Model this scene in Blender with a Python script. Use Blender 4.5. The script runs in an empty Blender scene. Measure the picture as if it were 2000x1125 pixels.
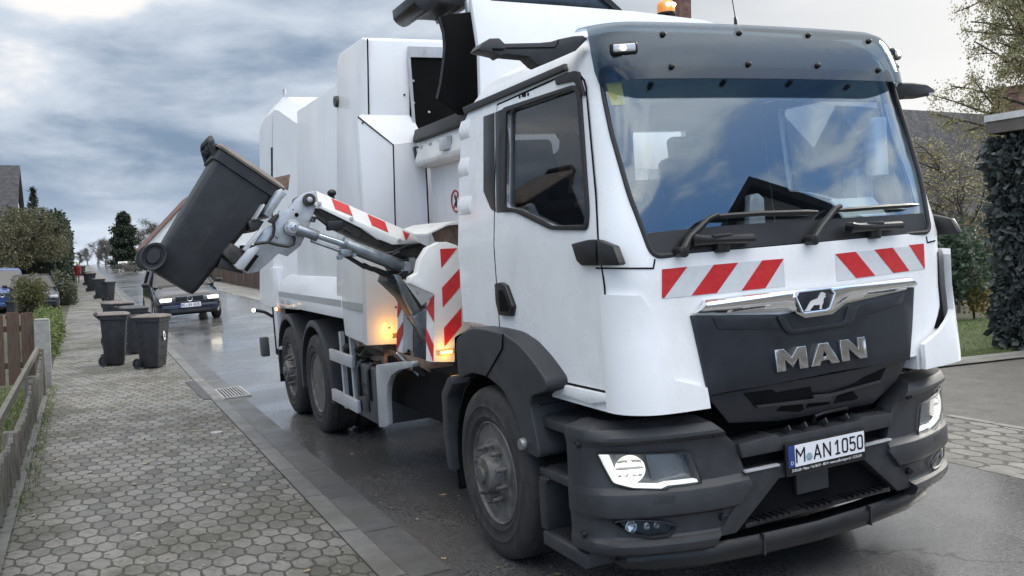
import bpy, bmesh, math, random
import numpy as np
from mathutils import Vector, Matrix, noise as mnoise
random.seed(7); RNG = np.random.default_rng(11)
R = math.radians
S = bpy.context.scene
COL = S.collection

# ------------------------------------------------------------------ camera
# X lateral, Y along the street away from the viewer, Z up. The road falls
# towards the near kerb, and the lorry leans with it by LEAN.
FOC, YAW, PIT, ROL = 1750.95, 0.4426, -0.0602, -0.0702
CAM_T = np.array([-3.3541, -4.9195, 1.9590])        # eye, in the lorry's own frame
LEAN = 0.053
def _axes(yaw, pitch, roll):
    cy, sy, cp, sp = math.cos(yaw), math.sin(yaw), math.cos(pitch), math.sin(pitch)
    f = np.array([sy*cp, cy*cp, sp]); r = np.array([cy, -sy, 0.]); u = np.cross(r, f)
    cr, sr = math.cos(roll), math.sin(roll)
    return np.array([cr*r+sr*u, -sr*r+cr*u, f])
AX_T = _axes(YAW, PIT, ROL)
_c, _s = math.cos(LEAN), math.sin(LEAN)
RY = np.array([[_c, 0, -_s], [0, 1, 0], [_s, 0, _c]])  # lorry frame -> world
AX_W = AX_T @ RY.T
CAM_W = RY @ CAM_T
cam_d = bpy.data.cameras.new('camera'); cam = bpy.data.objects.new('camera', cam_d); COL.objects.link(cam)
cam_d.sensor_width = 36; cam_d.lens = 36*FOC/2000; cam_d.clip_start = .05; cam_d.clip_end = 4000
cam.matrix_world = Matrix([[AX_W[0][i], AX_W[1][i], -AX_W[2][i], CAM_W[i]] for i in range(3)]+[[0, 0, 0, 1]])
S.camera = cam

# ------------------------------------------------------------------ world, sun, exposure
SUN_AZ, SUN_EL = R(80), R(27)       # azimuth clockwise from +Y: low, off to the right
def make_world():
    w = bpy.data.worlds.new("World"); S.world = w; w.use_nodes = True
    nt = w.node_tree; N = nt.nodes; L = nt.links; N.clear()
    out = N.new('ShaderNodeOutputWorld'); bg = N.new('ShaderNodeBackground'); bg.inputs['Strength'].default_value = .1
    sky = N.new('ShaderNodeTexSky'); sky.sky_type = 'NISHITA'; sky.sun_disc = False
    sky.sun_elevation = SUN_EL; sky.sun_rotation = SUN_AZ; sky.air_density = 1.3; sky.dust_density = 1.0; sky.ozone_density = 2.5
    tc = N.new('ShaderNodeTexCoord'); sep = N.new('ShaderNodeSeparateXYZ'); L.new(tc.outputs['Generated'], sep.inputs[0])
    def M(op, a, b=None, c=None, clamp=False):
        n = N.new('ShaderNodeMath'); n.operation = op; n.use_clamp = clamp
        for i, v in enumerate((a, b, c)):
            if v is None: continue
            if isinstance(v, (int, float)): n.inputs[i].default_value = v
            else: L.new(v, n.inputs[i])
        return n.outputs[0]
    def mix(f, a, b):
        n = N.new('ShaderNodeMix'); n.data_type = 'RGBA'
        for k, v in ((0, f), (6, a), (7, b)):
            if isinstance(v, (int, float)): n.inputs[k].default_value = v
            elif isinstance(v, tuple): n.inputs[k].default_value = (*v, 1)
            else: L.new(v, n.inputs[k])
        return n.outputs[2]
    def ramp(v, lo, hi):
        n = N.new('ShaderNodeMapRange'); n.interpolation_type = 'SMOOTHSTEP'; L.new(v, n.inputs[0])
        n.inputs[1].default_value = lo; n.inputs[2].default_value = hi; return n.outputs[0]
    x, y, z = sep.outputs
    zz = M('ADD', M('MAXIMUM', z, 0.), .30)
    u = M('DIVIDE', x, zz); v = M('DIVIDE', y, zz)
    cb = N.new('ShaderNodeCombineXYZ'); L.new(u, cb.inputs[0]); L.new(v, cb.inputs[1]); L.new(M('MULTIPLY', z, 1.5), cb.inputs[2])
    def fbm(scale, det, rough, dist, off, sc=(1, 1, 1)):
        mp = N.new('ShaderNodeMapping'); mp.inputs['Location'].default_value = off; mp.inputs['Scale'].default_value = sc
        L.new(cb.outputs[0], mp.inputs[0])
        n = N.new('ShaderNodeTexNoise'); n.inputs['Scale'].default_value = scale; n.inputs['Detail'].default_value = det
        n.inputs['Roughness'].default_value = rough; n.inputs['Distortion'].default_value = dist
        L.new(mp.outputs[0], n.inputs['Vector']); return n.outputs[0]
    big = fbm(1.05, 7, .50, .45, (3.1, 1.7, 0), (.85, .9, 3.2)); fine = fbm(2.6, 9, .53, .35, (8.3, 2.2, 1), (1, 1, 3.0))
    tone = M('ADD', M('MULTIPLY', big, .56), M('MULTIPLY', fine, .44))
    lit = ramp(tone, .42, .62)                              # lit tops against grey-blue undersides
    edge = ramp(tone, .585, .67)
    sx, sy = math.sin(R(76)), math.cos(R(76))            # brightest break in the cloud
    toward = M('ADD', M('MULTIPLY', x, sx), M('MULTIPLY', y, sy))
    glow = M('POWER', ramp(toward, .35, 1.02), 1.5)
    cloud = mix(lit, (1.6, 2.25, 3.15), (4.7, 5.2, 5.9))
    cloud = mix(edge, cloud, (7.0, 6.9, 6.8))
    cloud = mix(glow, cloud, (7.2, 7.1, 6.9))
    # blue shows through where the deck is thin; more of it behind the viewer
    clear = M('ADD', M('MULTIPLY', ramp(y, .25, -.6), .12), .375)
    veil = ramp(M('SUBTRACT', M('ADD', M('MULTIPLY', fine, .6), M('MULTIPLY', big, .4)), clear), -.01, .075)
    blue = mix(.75, sky.outputs[0], (.7, 1.7, 3.7))
    cov = M('MAXIMUM', veil, ramp(y, -.3, .1))
    col = mix(cov, blue, cloud)
    hor = M('MULTIPLY', ramp(z, .10, .0), .5)
    col = mix(M('MULTIPLY', hor, ramp(y, -.2, .3)), col, (6.0, 6.6, 7.6))
    top = M('MULTIPLY', ramp(z, .38, .85), .85)               # bright thin deck overhead
    col = mix(top, col, (13.0, 12.7, 12.2))
    # the deck is thinner and brighter on the side away from the street
    back = M('ADD', M('MULTIPLY', ramp(y, .25, -.45), 1.0), .80)
    vs = N.new('ShaderNodeVectorMath'); vs.operation = 'SCALE'; L.new(col, vs.inputs[0]); L.new(back, vs.inputs['Scale']); col = vs.outputs[0]
    L.new(col, bg.inputs['Color']); L.new(bg.outputs[0], out.inputs[0])
make_world()
sd = bpy.data.lights.new('sun', 'SUN'); sd.energy = 1.3; sd.angle = R(14); sd.color = (1, .95, .87)
sun = bpy.data.objects.new('sun', sd); COL.objects.link(sun)
_d = Vector((math.sin(SUN_AZ)*math.cos(SUN_EL), math.cos(SUN_AZ)*math.cos(SUN_EL), math.sin(SUN_EL)))
sun.rotation_euler = (-_d).to_track_quat('-Z', 'Y').to_euler()
S.view_settings.view_transform = 'Standard'; S.view_settings.look = 'None'
S.view_settings.exposure = 0.84; S.view_settings.gamma = 1; S.view_settings.use_curve_mapping = False
S.render.engine = 'CYCLES'; S.cycles.max_bounces = 8; S.cycles.transparent_max_bounces = 16

# ------------------------------------------------------------------ helpers: points
def ray(px, py, A): return np.array([(px-1000)/FOC, -(py-562.5)/FOC, 1.0]) @ A
def _pl(px, py, ax, val, A, O):
    d = ray(px, py, A); return Vector(O + (val-O[ax])/d[ax]*d)
def TX(px, py, v): return _pl(px, py, 0, v, AX_T, CAM_T)
def TY(px, py, v): return _pl(px, py, 1, v, AX_T, CAM_T)
def TZ(px, py, v): return _pl(px, py, 2, v, AX_T, CAM_T)
def WX(px, py, v): return _pl(px, py, 0, v, AX_W, CAM_W)
def WY(px, py, v): return _pl(px, py, 1, v, AX_W, CAM_W)
def WZ(px, py, v): return _pl(px, py, 2, v, AX_W, CAM_W)
def TF(px, py, f):                      # on a front surface y = f(x, z), lorry frame
    p = TY(px, py, -1.4)
    for _ in range(12): p = TY(px, py, f(p.x, p.z))
    return p
def TS(px, py, f):                      # on a side surface x = f(z)
    p = TX(px, py, -1.1)
    for _ in range(12): p = TX(px, py, f(p.z))
    return p
def lerp(tab, v):
    if v <= tab[0][0]: return tab[0][1]
    for (a, p), (b, q) in zip(tab, tab[1:]):
        if v <= b: return p+(q-p)*(v-a)/(b-a)
    return tab[-1][1]

# ------------------------------------------------------------------ helpers: meshes
def new(): return bmesh.new()
def bevel(bm, w, seg=2, ang=30):
    bm.normal_update()
    e = [x for x in bm.edges if len(x.link_faces) == 2 and x.calc_face_angle(0) > R(ang)]
    if e: bmesh.ops.bevel(bm, geom=e, offset=w, offset_type='OFFSET', segments=seg, profile=.5, affect='EDGES', clamp_overlap=True)
    return bm
def add(bm, other, mat=None):
    """append another bmesh (optionally transformed)"""
    me = bpy.data.meshes.new('tmp'); other.to_mesh(me); other.free()
    if mat is not None: me.transform(mat)
    bm.from_mesh(me); bpy.data.meshes.remove(me); return bm
def box(bm, c, s, bev=0, rot=None, seg=2):
    t = new(); bmesh.ops.create_cube(t, size=1)
    bmesh.ops.scale(t, vec=s, verts=t.verts)
    if bev: bevel(t, bev, seg)
    m = Matrix.Translation(c)
    if rot is not None: m = m @ (rot.to_4x4() if not isinstance(rot, Matrix) else rot.to_4x4())
    return add(bm, t, m)
def bbox(bm, a, b, bev=0, seg=2):
    c = [(p+q)/2 for p, q in zip(a, b)]; s = [abs(q-p) for p, q in zip(a, b)]
    return box(bm, c, s, bev, None, seg)
def prism(bm, pts, vec, bev=0, seg=2):
    t = new(); pts = [Vector(p) for p in pts]; vec = Vector(vec)
    a = [t.verts.new(p) for p in pts]; b = [t.verts.new(p+vec) for p in pts]
    n = len(pts); t.faces.new(a[::-1]); t.faces.new(b)
    for i in range(n): t.faces.new((a[i], a[(i+1) % n], b[(i+1) % n], b[i]))
    bmesh.ops.recalc_face_normals(t, faces=t.faces)
    if bev: bevel(t, bev, seg)
    return add(bm, t)
def loft(bm, rings, closed=True, caps=(True, True), mi=0):
    vs = [[bm.verts.new(p) for p in r] for r in rings]; n = len(rings[0]); fs = []
    for a, b in zip(vs, vs[1:]):
        for i in range(n if closed else n-1):
            j = (i+1) % n
            try: f = bm.faces.new((a[i], a[j], b[j], b[i])); f.material_index = mi; fs.append(f)
            except ValueError: pass
    if caps[0]: f = bm.faces.new(vs[0][::-1]); f.material_index = mi
    if caps[1]: f = bm.faces.new(vs[-1]); f.material_index = mi
    return vs
def tube(bm, path, r, n=8, caps=True, up=None):
    path = [Vector(p) for p in path]; rr = r if isinstance(r, (list, tuple)) else [r]*len(path)
    t = new(); rings = []; ref = None
    for i, p in enumerate(path):
        d = (path[min(i+1, len(path)-1)]-path[max(i-1, 0)])
        if d.length < 1e-9: d = Vector((0, 0, 1))
        d.normalize()
        if ref is None: ref = d.orthogonal().normalized()
        ref = (ref-d*ref.dot(d))
        if ref.length < 1e-6: ref = d.orthogonal()
        ref.normalize(); q = d.cross(ref)
        rings.append([p+(ref*math.cos(2*math.pi*k/n)+q*math.sin(2*math.pi*k/n))*rr[i] for k in range(n)])
    loft(t, rings, True, (caps, caps)); bmesh.ops.recalc_face_normals(t, faces=t.faces)
    return add(bm, t)
def cyl(bm, a, b, r, n=20, r2=None, bev=0):
    t = new(); tube(t, [a, b], [r, r if r2 is None else r2], n)
    if bev: bevel(t, bev, 2, 50)
    return add(bm, t)
def lathe(bm, prof, axis='X', o=(0, 0, 0), n=48, closed=False, cap0=True):
    """prof: (radius, height) pairs turned about an axis through o"""
    t = new(); rings = []
    for r, h in prof:
        ring = []
        for k in range(n):
            a = 2*math.pi*k/n; c, s = r*math.cos(a), r*math.sin(a)
            ring.append({'X': (h, c, s), 'Y': (c, h, s), 'Z': (c, s, h)}[axis])
        rings.append(ring)
    if closed: rings.append(rings[0])
    loft(t, rings, True, (not closed and cap0, not closed))
    if closed: bmesh.ops.remove_doubles(t, verts=t.verts, dist=1e-6)
    bmesh.ops.recalc_face_normals(t, faces=t.faces)
    return add(bm, t, Matrix.Translation(o))
def sphere(bm, c, r, sc=(1, 1, 1), u=16, v=10):
    t = new(); bmesh.ops.create_uvsphere(t, u_segments=u, v_segments=v, radius=r)
    return add(bm, t, Matrix.Translation(c) @ Matrix.Diagonal((*sc, 1)))
def smoothpoly(pts, r, n=4):
    """round the corners of a 2-D polygon"""
    out = []; N_ = len(pts)
    for i in range(N_):
        p0, p, p1 = Vector(pts[i-1]), Vector(pts[i]), Vector(pts[(i+1) % N_])
        rr = min(r, (p0-p).length*.45, (p1-p).length*.45)
        a = p+(p0-p).normalized()*rr; b = p+(p1-p).normalized()*rr
        for k in range(n+1):
            t = k/n; out.append(tuple((1-t)**2*a+2*t*(1-t)*p+t*t*b))
    return out
def skin(bm, poly, to3, thick, step=.07, bev=0, axis=0, seg=2):
    """a 2-D outline laid on a curved surface (to3) and given thickness"""
    t = new(); vs = [t.verts.new((a, b, 0)) for a, b in poly]; t.faces.new(vs)
    lo = min(p[axis] for p in poly); hi = max(p[axis] for p in poly)
    if step:
        for ax in (0, 1):
            lo = min(p[ax] for p in poly); hi = max(p[ax] for p in poly)
            k = math.floor(lo/step)+1
            while k*step < hi:
                co = [0, 0, 0]; no = [0, 0, 0]; co[ax] = k*step; no[ax] = 1
                bmesh.ops.bisect_plane(t, geom=t.verts[:]+t.edges[:]+t.faces[:], plane_co=co, plane_no=no, dist=1e-5); k += 1
    ext = bmesh.ops.extrude_face_region(t, geom=t.faces[:])
    back = {v for v in ext['geom'] if isinstance(v, bmesh.types.BMVert)}
    for v in t.verts:
        p = to3(v.co.x, v.co.y)
        v.co = Vector(p)+(Vector(thick(p)) if callable(thick) else Vector(thick)) if v in back else Vector(p)
    bmesh.ops.recalc_face_normals(t, faces=t.faces)
    if bev: bevel(t, bev, seg, 45)
    return add(bm, t)
def mirror(bm):
    t = bm.copy(); bmesh.ops.scale(t, vec=(-1, 1, 1), verts=t.verts)
    bmesh.ops.reverse_faces(t, faces=t.faces); return t
def boolean(bm, cut, op='DIFFERENCE'):
    oa, ob = [], []
    for b in (bm, cut):
        me = bpy.data.meshes.new('b'); b.to_mesh(me); b.free(); o = bpy.data.objects.new('b', me); COL.objects.link(o); oa.append(o)
    a, c = oa; m = a.modifiers.new('b', 'BOOLEAN'); m.object = c; m.operation = op; m.solver = 'EXACT'
    dg = bpy.context.evaluated_depsgraph_get(); me = bpy.data.meshes.new_from_object(a.evaluated_get(dg))
    r = new(); r.from_mesh(me); bpy.data.meshes.remove(me)
    for o in oa: d = o.data; bpy.data.objects.remove(o); bpy.data.meshes.remove(d)
    return r
def obj(name, bm, mat, parent=None, smooth=32, loc=None):
    me = bpy.data.meshes.new(name); bm.to_mesh(me); bm.free()
    for m in (mat if isinstance(mat, (list, tuple)) else [mat]): me.materials.append(m)
    if smooth:
        me.shade_smooth(); me.set_sharp_from_angle(angle=R(smooth))
    o = bpy.data.objects.new(name, me); COL.objects.link(o)
    if parent: o.parent = parent
    if loc is not None: o.location = loc
    return o
def pydata(name, v, f, mat, parent=None, smooth=0):
    me = bpy.data.meshes.new(name); me.from_pydata(v, [], f); me.update()
    for m in (mat if isinstance(mat, (list, tuple)) else [mat]): me.materials.append(m)
    if smooth: me.shade_smooth(); me.set_sharp_from_angle(angle=R(smooth))
    o = bpy.data.objects.new(name, me); COL.objects.link(o)
    if parent: o.parent = parent
    return o
def tag(o, label=None, cat=None, group=None, kind=None):
    for k, v in (('label', label), ('category', cat), ('group', group), ('kind', kind)):
        if v: o[k] = v
    return o
def thing(name, label, cat, loc=(0, 0, 0), rz=0, group=None):
    o = bpy.data.objects.new(name, None); COL.objects.link(o); o.location = loc; o.rotation_euler = (0, 0, rz)
    o.empty_display_size = .2
    return tag(o, label, cat, group)
def copy_tree(o, parent=None):
    c = o.copy(); COL.objects.link(c)
    if parent: c.parent = parent; c.matrix_parent_inverse = o.matrix_parent_inverse
    for ch in o.children: copy_tree(ch, c)
    return c
def textmesh(body, size, extrude=.002, sx=1, bold=0, align='LEFT'):
    cu = bpy.data.curves.new('t', 'FONT'); cu.body = body; cu.size = size; cu.extrude = extrude; cu.offset = bold; cu.align_x = align
    cu.resolution_u = 3
    o = bpy.data.objects.new('t', cu); COL.objects.link(o); dg = bpy.context.evaluated_depsgraph_get()
    me = bpy.data.meshes.new_from_object(o.evaluated_get(dg)); bpy.data.objects.remove(o); bpy.data.curves.remove(cu)
    b = new(); b.from_mesh(me); bpy.data.meshes.remove(me); bmesh.ops.scale(b, vec=(sx, 1, 1), verts=b.verts); return b
UPRIGHT = Matrix(((1, 0, 0, 0), (0, 0, -1, 0), (0, 1, 0, 0), (0, 0, 0, 1)))   # text x right, y up, facing -Y
# ------------------------------------------------------------------ materials
class NT:
    def __init__(s, name):
        s.m = bpy.data.materials.new(name); s.m.use_nodes = True; s.t = s.m.node_tree; s.N = s.t.nodes; s.L = s.t.links
        s.p = s.N['Principled BSDF']; s.tc = s.N.new('ShaderNodeTexCoord')
    def set(s, k, v):
        i = s.p.inputs[k] if isinstance(k, str) else k
        if hasattr(v, 'is_output') or isinstance(v, bpy.types.NodeSocket): s.L.new(v, i)
        elif isinstance(v, tuple) and len(v) == 3 and i.type == 'RGBA': i.default_value = (*v, 1)
        else: i.default_value = v
    def M(s, op, a, b=None, c=None, clamp=False):
        n = s.N.new('ShaderNodeMath'); n.operation = op; n.use_clamp = clamp
        for i, v in enumerate((a, b, c)):
            if v is not None: s.set(n.inputs[i], v)
        return n.outputs[0]
    def noise(s, scale, det=4, rough=.55, co=None, dist=0, sc=None):
        n = s.N.new('ShaderNodeTexNoise'); n.inputs['Scale'].default_value = scale; n.inputs['Detail'].default_value = det
        n.inputs['Roughness'].default_value = rough; n.inputs['Distortion'].default_value = dist
        v = co or s.tc.outputs['Object']
        if sc:
            mp = s.N.new('ShaderNodeMapping'); mp.inputs['Scale'].default_value = sc; s.L.new(v, mp.inputs[0]); v = mp.outputs[0]
        s.L.new(v, n.inputs['Vector']); return n.outputs[0]
    def ramp(s, v, lo, hi, a=0., b=1.):
        n = s.N.new('ShaderNodeMapRange'); n.interpolation_type = 'SMOOTHSTEP'; s.L.new(v, n.inputs[0])
        for k, q in zip((1, 2, 3, 4), (lo, hi, a, b)): n.inputs[k].default_value = q
        return n.outputs[0]
    def mix(s, f, a, b, mode='MIX'):
        n = s.N.new('ShaderNodeMix'); n.data_type = 'RGBA'; n.blend_type = mode
        for k, v in ((0, f), (6, a), (7, b)): s.set(n.inputs[k], v)
        return n.outputs[2]
    def bump(s, h, st=.3, d=.01, nrm=None):
        n = s.N.new('ShaderNodeBump'); n.inputs['Strength'].default_value = st; n.inputs['Distance'].default_value = d
        s.L.new(h, n.inputs['Height']); 
        if nrm is not None: s.L.new(nrm, n.inputs['Normal'])
        s.L.new(n.outputs[0], s.p.inputs['Normal']); return n.outputs[0]
    def sep(s, v):
        n = s.N.new('ShaderNodeSeparateXYZ'); s.L.new(v, n.inputs[0]); return n.outputs
    def comb(s, x, y, z=0.):
        n = s.N.new('ShaderNodeCombineXYZ')
        for i, v in enumerate((x, y, z)): s.set(n.inputs[i], v)
        return n.outputs[0]
    def white(s, v):
        n = s.N.new('ShaderNodeTexWhiteNoise'); s.L.new(v, n.inputs['Vector']); return n.outputs['Value']
def plain(name, col, rough=.5, metal=0., var=.12, vscale=6., grain=0., gscale=300., coat=0., spec=.5, dirt=None, emit=None, es=0., streak=None):
    t = NT(name); n = t.noise(vscale, 5, .6)
    a = tuple(c*(1-var) for c in col); b = tuple(min(c*(1+var), 1) for c in col)
    c = t.mix(t.ramp(n, .3, .7), a, b)
    if dirt:
        dcol, lo, hi, ds = dirt; d = t.noise(ds, 7, .65, sc=(1, 1, .45)); f = t.ramp(d, lo, hi); c = t.mix(f, c, dcol)
    if streak: st_ = t.noise(7, 6, .7, sc=(1, 1, .07)); c = t.mix(t.M('MULTIPLY', t.ramp(st_, .52, .80), streak[1]), c, streak[0])
    t.set('Base Color', c); t.set('Metallic', metal); t.set('Specular IOR Level', spec)
    t.set('Roughness', t.ramp(n, .2, .8, max(rough-.06, .02), min(rough+.08, 1)))
    if coat: t.set('Coat Weight', coat); t.set('Coat Roughness', .08)
    if grain: t.bump(t.noise(gscale, 2, .6), grain, .002)
    if emit: t.set('Emission Color', emit); t.set('Emission Strength', es)
    return t.m
def glass(name, tint, refl=1.7, rough=.0, glossy=(1, 1, 1)):
    m = bpy.data.materials.new(name); m.use_nodes = True; t = m.node_tree; N = t.nodes; N.clear()
    o = N.new('ShaderNodeOutputMaterial'); mx = N.new('ShaderNodeMixShader'); tr = N.new('ShaderNodeBsdfTransparent'); gl = N.new('ShaderNodeBsdfGlossy')
    fr = N.new('ShaderNodeFresnel'); iv = N.new('ShaderNodeMix'); ge = N.new('ShaderNodeNewGeometry'); t.links.new(ge.outputs['Backfacing'], iv.inputs[0]); iv.inputs[2].default_value = refl; iv.inputs[3].default_value = 1/refl; t.links.new(iv.outputs[0], fr.inputs[0]); tr.inputs[0].default_value = (*tint, 1); gl.inputs[0].default_value = (*glossy, 1); gl.inputs['Roughness'].default_value = rough
    for a, b in ((fr.outputs[0], mx.inputs[0]), (tr.outputs[0], mx.inputs[1]), (gl.outputs[0], mx.inputs[2]), (mx.outputs[0], o.inputs[0])): t.links.new(a, b)
    return m
M_ = {}
M_['white'] = plain('white_paint', (.80, .81, .82), .26, var=.02, vscale=3, coat=.35, dirt=((.62, .61, .58), .52, .95, 4.), streak=((.58, .56, .53), .12))
M_['bodywhite'] = plain('body_white_paint', (.74, .75, .765), .34, var=.025, vscale=2, coat=.2, dirt=((.50, .47, .43), .56, .95, 3.2), streak=((.42, .39, .35), .20))
M_['scuffed'] = plain('scuffed_white_paint', (.70, .70, .68), .42, var=.05, vscale=5, dirt=((.20, .17, .14), .60, .74, 9.))
M_['grey_band'] = plain('grey_band_paint', (.38, .39, .40), .4, var=.05)
M_['plastic'] = plain('dark_grey_plastic', (.027, .029, .033), .46, var=.2, vscale=9, grain=.5, gscale=420, dirt=((.050, .050, .052), .55, .9, 7.))
M_['black'] = plain('black_plastic', (.009, .0095, .011), .36, var=.2, grain=.25, gscale=300)
M_['grille'] = plain('grille_plastic', (.010, .013, .019), .33, var=.15, grain=.3, gscale=500)
M_['matte'] = plain('matte_black', (.005, .005, .0055), .8, var=.3, spec=.12)
M_['rubber'] = plain('tyre_rubber', (.020, .0195, .019), .75, var=.3, vscale=14, grain=.5, gscale=160, dirt=((.065, .059, .054), .5, .8, 10.))
M_['seal'] = plain('rubber_seal', (.018, .018, .02), .6, var=.2, grain=.6, gscale=200)
M_['chrome'] = plain('polished_chrome', (.78, .80, .82), .07, 1., var=.02)
M_['silver'] = plain('silver_letters', (.55, .56, .58), .16, 1., var=.03)
M_['steel'] = plain('worn_grey_steel', (.42, .44, .46), .38, .55, var=.15, vscale=9, grain=.25, gscale=60, dirt=((.12, .11, .10), .55, .8, 11.))
M_['rod'] = plain('hydraulic_rod', (.5, .54, .58), .14, 1., var=.04)
M_['cylinder'] = plain('cylinder_steel', (.27, .30, .33), .33, .75, var=.2, vscale=12, dirt=((.08, .075, .07), .55, .8, 12.))
M_['greasy'] = plain('greasy_dark_steel', (.05, .047, .043), .42, .4, var=.4, vscale=16, grain=.4, gscale=70)
M_['rust'] = plain('rusty_plate', (.19, .13, .10), .62, .2, var=.4, vscale=10, dirt=((.42, .37, .32), .5, .75, 7.))
M_['rim'] = plain('dirty_wheel_steel', (.13, .127, .123), .55, .4, var=.3, vscale=14, grain=.4, gscale=60, dirt=((.07, .06, .055), .46, .72, 11.))
M_['red'] = plain('red_reflective', (.52, .022, .028), .36, var=.1, vscale=20, dirt=((.36, .06, .06), .55, .9, 12.))
M_['silverfilm'] = plain('white_reflective', (.60, .62, .64), .36, var=.04, vscale=30)
M_['alu'] = plain('dull_aluminium', (.50, .51, .53), .40, .4, var=.08, dirt=((.2, .19, .18), .55, .9, 6.))
M_['toolbox'] = plain('grey_moulded_plastic', (.065, .068, .072), .55, var=.2, grain=.4, gscale=90)
M_['interior'] = plain('cab_lining', (.075, .08, .088), .75, var=.1)
M_['seatfab'] = plain('seat_fabric', (.045, .05, .06), .9, var=.2, grain=.5, gscale=250)
M_['paper'] = plain('paper', (.75, .75, .72), .7, var=.03)
M_['yellowtape'] = plain('yellow_sticker', (.50, .45, .12), .5, var=.05)
M_['lens'] = plain('clear_lens_plastic', (.55, .56, .58), .12, .2, var=.1)
M_['ledwhite'] = plain('lit_led', (.9, .9, .9), .2, emit=(1, .96, .88), es=1.3)
M_['drl'] = plain('light_guide', (.8, .8, .8), .25, emit=(1, .985, .95), es=.5)
M_['amberlit'] = plain('lit_amber_lamp', (.9, .4, .05), .2, emit=(1, .42, .05), es=14.)
M_['amber'] = plain('amber_plastic', (.62, .20, .03), .22, var=.1, coat=.5, emit=(1, .4, .08), es=.18)
M_['warm'] = plain('warm_bulb', (.9, .8, .6), .2, emit=(1, .72, .42), es=7.)
M_['headbulb'] = plain('lit_headlamp', (.9, .85, .7), .2, emit=(1, .88, .66), es=1.7)
M_['housing'] = plain('lamp_housing', (.20, .205, .21), .25, .5, var=.1)
M_['reflector'] = plain('lamp_reflector', (.6, .6, .6), .15, .9, var=.2, vscale=40)
M_['bowl'] = plain('lit_lamp_bowl', (.75, .75, .73), .15, .6, emit=(1, .95, .86), es=.5)
M_['platewhite'] = plain('plate_white', (.74, .75, .78), .4, var=.02)
M_['plateblue'] = plain('plate_blue', (.03, .05, .22), .4)
M_['ink'] = plain('plate_ink', (.008, .008, .01), .5)
M_['whiteink'] = plain('white_lettering', (.75, .75, .75), .5)
M_['redink'] = plain('red_ring_ink', (.35, .04, .05), .5)
M_['glass'] = glass('windscreen_glass', (.88, .92, .93), 1.95, 0.0, (.85, .93, 1.0))
M_['sideglass'] = glass('dark_side_glass', (.50, .52, .54), 1.45)
M_['visor'] = glass('smoked_visor', (.30, .37, .42), 1.5, .01, (.85, .92, 1.0))
M_['cleancover'] = glass('clear_cover', (.93, .95, .96), 1.35)
M_['carglass'] = glass('car_glass', (.10, .13, .15), 1.9)
# ================================================================== the lorry: cab
T = thing('garbage_truck', 'white three-axle garbage truck with black bumper and its side arm holding up a bin', 'truck')
T.rotation_euler = (0, -LEAN, 0)
def Wd(z): return lerp([(1.0, 1.12), (1.9, 1.12), (2.7, 1.04), (2.8, 1.018), (2.88, .98), (2.94, .92), (2.985, .82), (3.01, .66)], z)
def yc(z): return lerp([(1.0, -1.478), (1.12, -1.474), (1.5, -1.436), (1.8, -1.435), (2.7, -1.217), (2.8, -1.18), (2.88, -1.12), (2.94, -1.03), (2.985, -.90), (3.01, -.72)], z)
def yr(z): return lerp([(1.0, .58), (2.45, .58), (2.6, .56), (2.7, .52), (2.8, .42), (2.88, .30), (2.94, .16), (2.985, -.02), (3.01, -.2)], z)
RC = .17
def yF(x, z, off=0.):
    W = Wd(z)-off; ax = abs(x); d = min(max(ax-(W-RC), 0), RC*.995)
    return yc(z)+off+.0587*ax*ax+RC-math.sqrt(RC*RC-d*d)
def xS(z): return -Wd(z)
def ring(z, off=0.):
    W = Wd(z)-off; xc = W-RC; half = []
    yf = yc(z)+off+.0587*W*W+RC; yb = yr(z)-off
    for k in range(7): half.append((-W, yb+(yf-yb)*k/7, z))
    for k in range(7):
        a = R(90)*k/7; x = -(xc+RC*math.cos(a)); half.append((x, yc(z)+off+.0587*x*x+RC-RC*math.sin(a), z))
    for k in range(8): x = -xc*(1-k/8); half.append((x, yc(z)+off+.0587*x*x, z))
    mid = [(0, yc(z)+off, z)]
    return half+mid+[(-x, y, z_) for x, y, z_ in half[::-1]]
def shell(off=0., zs=None, hollow=True):
    bm = new(); zs = zs or [1.06, 1.12, 1.25, 1.4, 1.5, 1.65, 1.8, 1.9, 2.0, 2.2, 2.4, 2.6, 2.7, 2.8, 2.88, 2.94, 2.985, 3.01]
    loft(bm, [ring(z, off) for z in zs]); bmesh.ops.recalc_face_normals(bm, faces=bm.faces)
    if hollow:
        t = new(); loft(t, [ring(z, .05) for z in (1.30, 1.5, 1.8, 1.9, 2.2, 2.5, 2.7, 2.8, 2.88, 2.93)])
        bmesh.ops.recalc_face_normals(t, faces=t.faces); bmesh.ops.reverse_faces(t, faces=t.faces)
        for f in t.faces: f.material_index = 1
        add(bm, t)
    return bm
def side(px, z=None): return [(p.y, p.z) for p in (TS(a, b, xS) for a, b in px)]
def front(px): return [(p.x, p.z) for p in (TF(a, b, yF) for a, b in px)]
def zm(x0, y0, s): return lambda pts: [(x0+a/s, y0+b/s) for a, b in pts]
def yzprism(poly, x0=-1.3, dx=.42):
    bm = new(); prism(bm, [(x0, y, z) for y, z in poly], (dx, 0, 0)); return bm
def xzprism(poly, y0=-1.8, dy=.75):
    bm = new(); prism(bm, [(x, y0, z) for x, z in poly], (0, dy, 0)); return bm
def shrink(poly, d):
    cx = sum(p[0] for p in poly)/len(poly); cy = sum(p[1] for p in poly)/len(poly); out = []
    for a, b in poly:
        l = math.hypot(a-cx, b-cy); out.append((cx+(a-cx)*(1-d/l), cy+(b-cy)*(1-d/l)))
    return out
zs4 = zm(860, 120, 3.309); z3 = zm(840, 60, 2.25)
door_p = side([(966, 206), (1108, 143), (1128, 141), (1140, 156), (1144, 172), (1163, 380), (1180, 560), (1191, 768), (1067, 741)])
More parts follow.
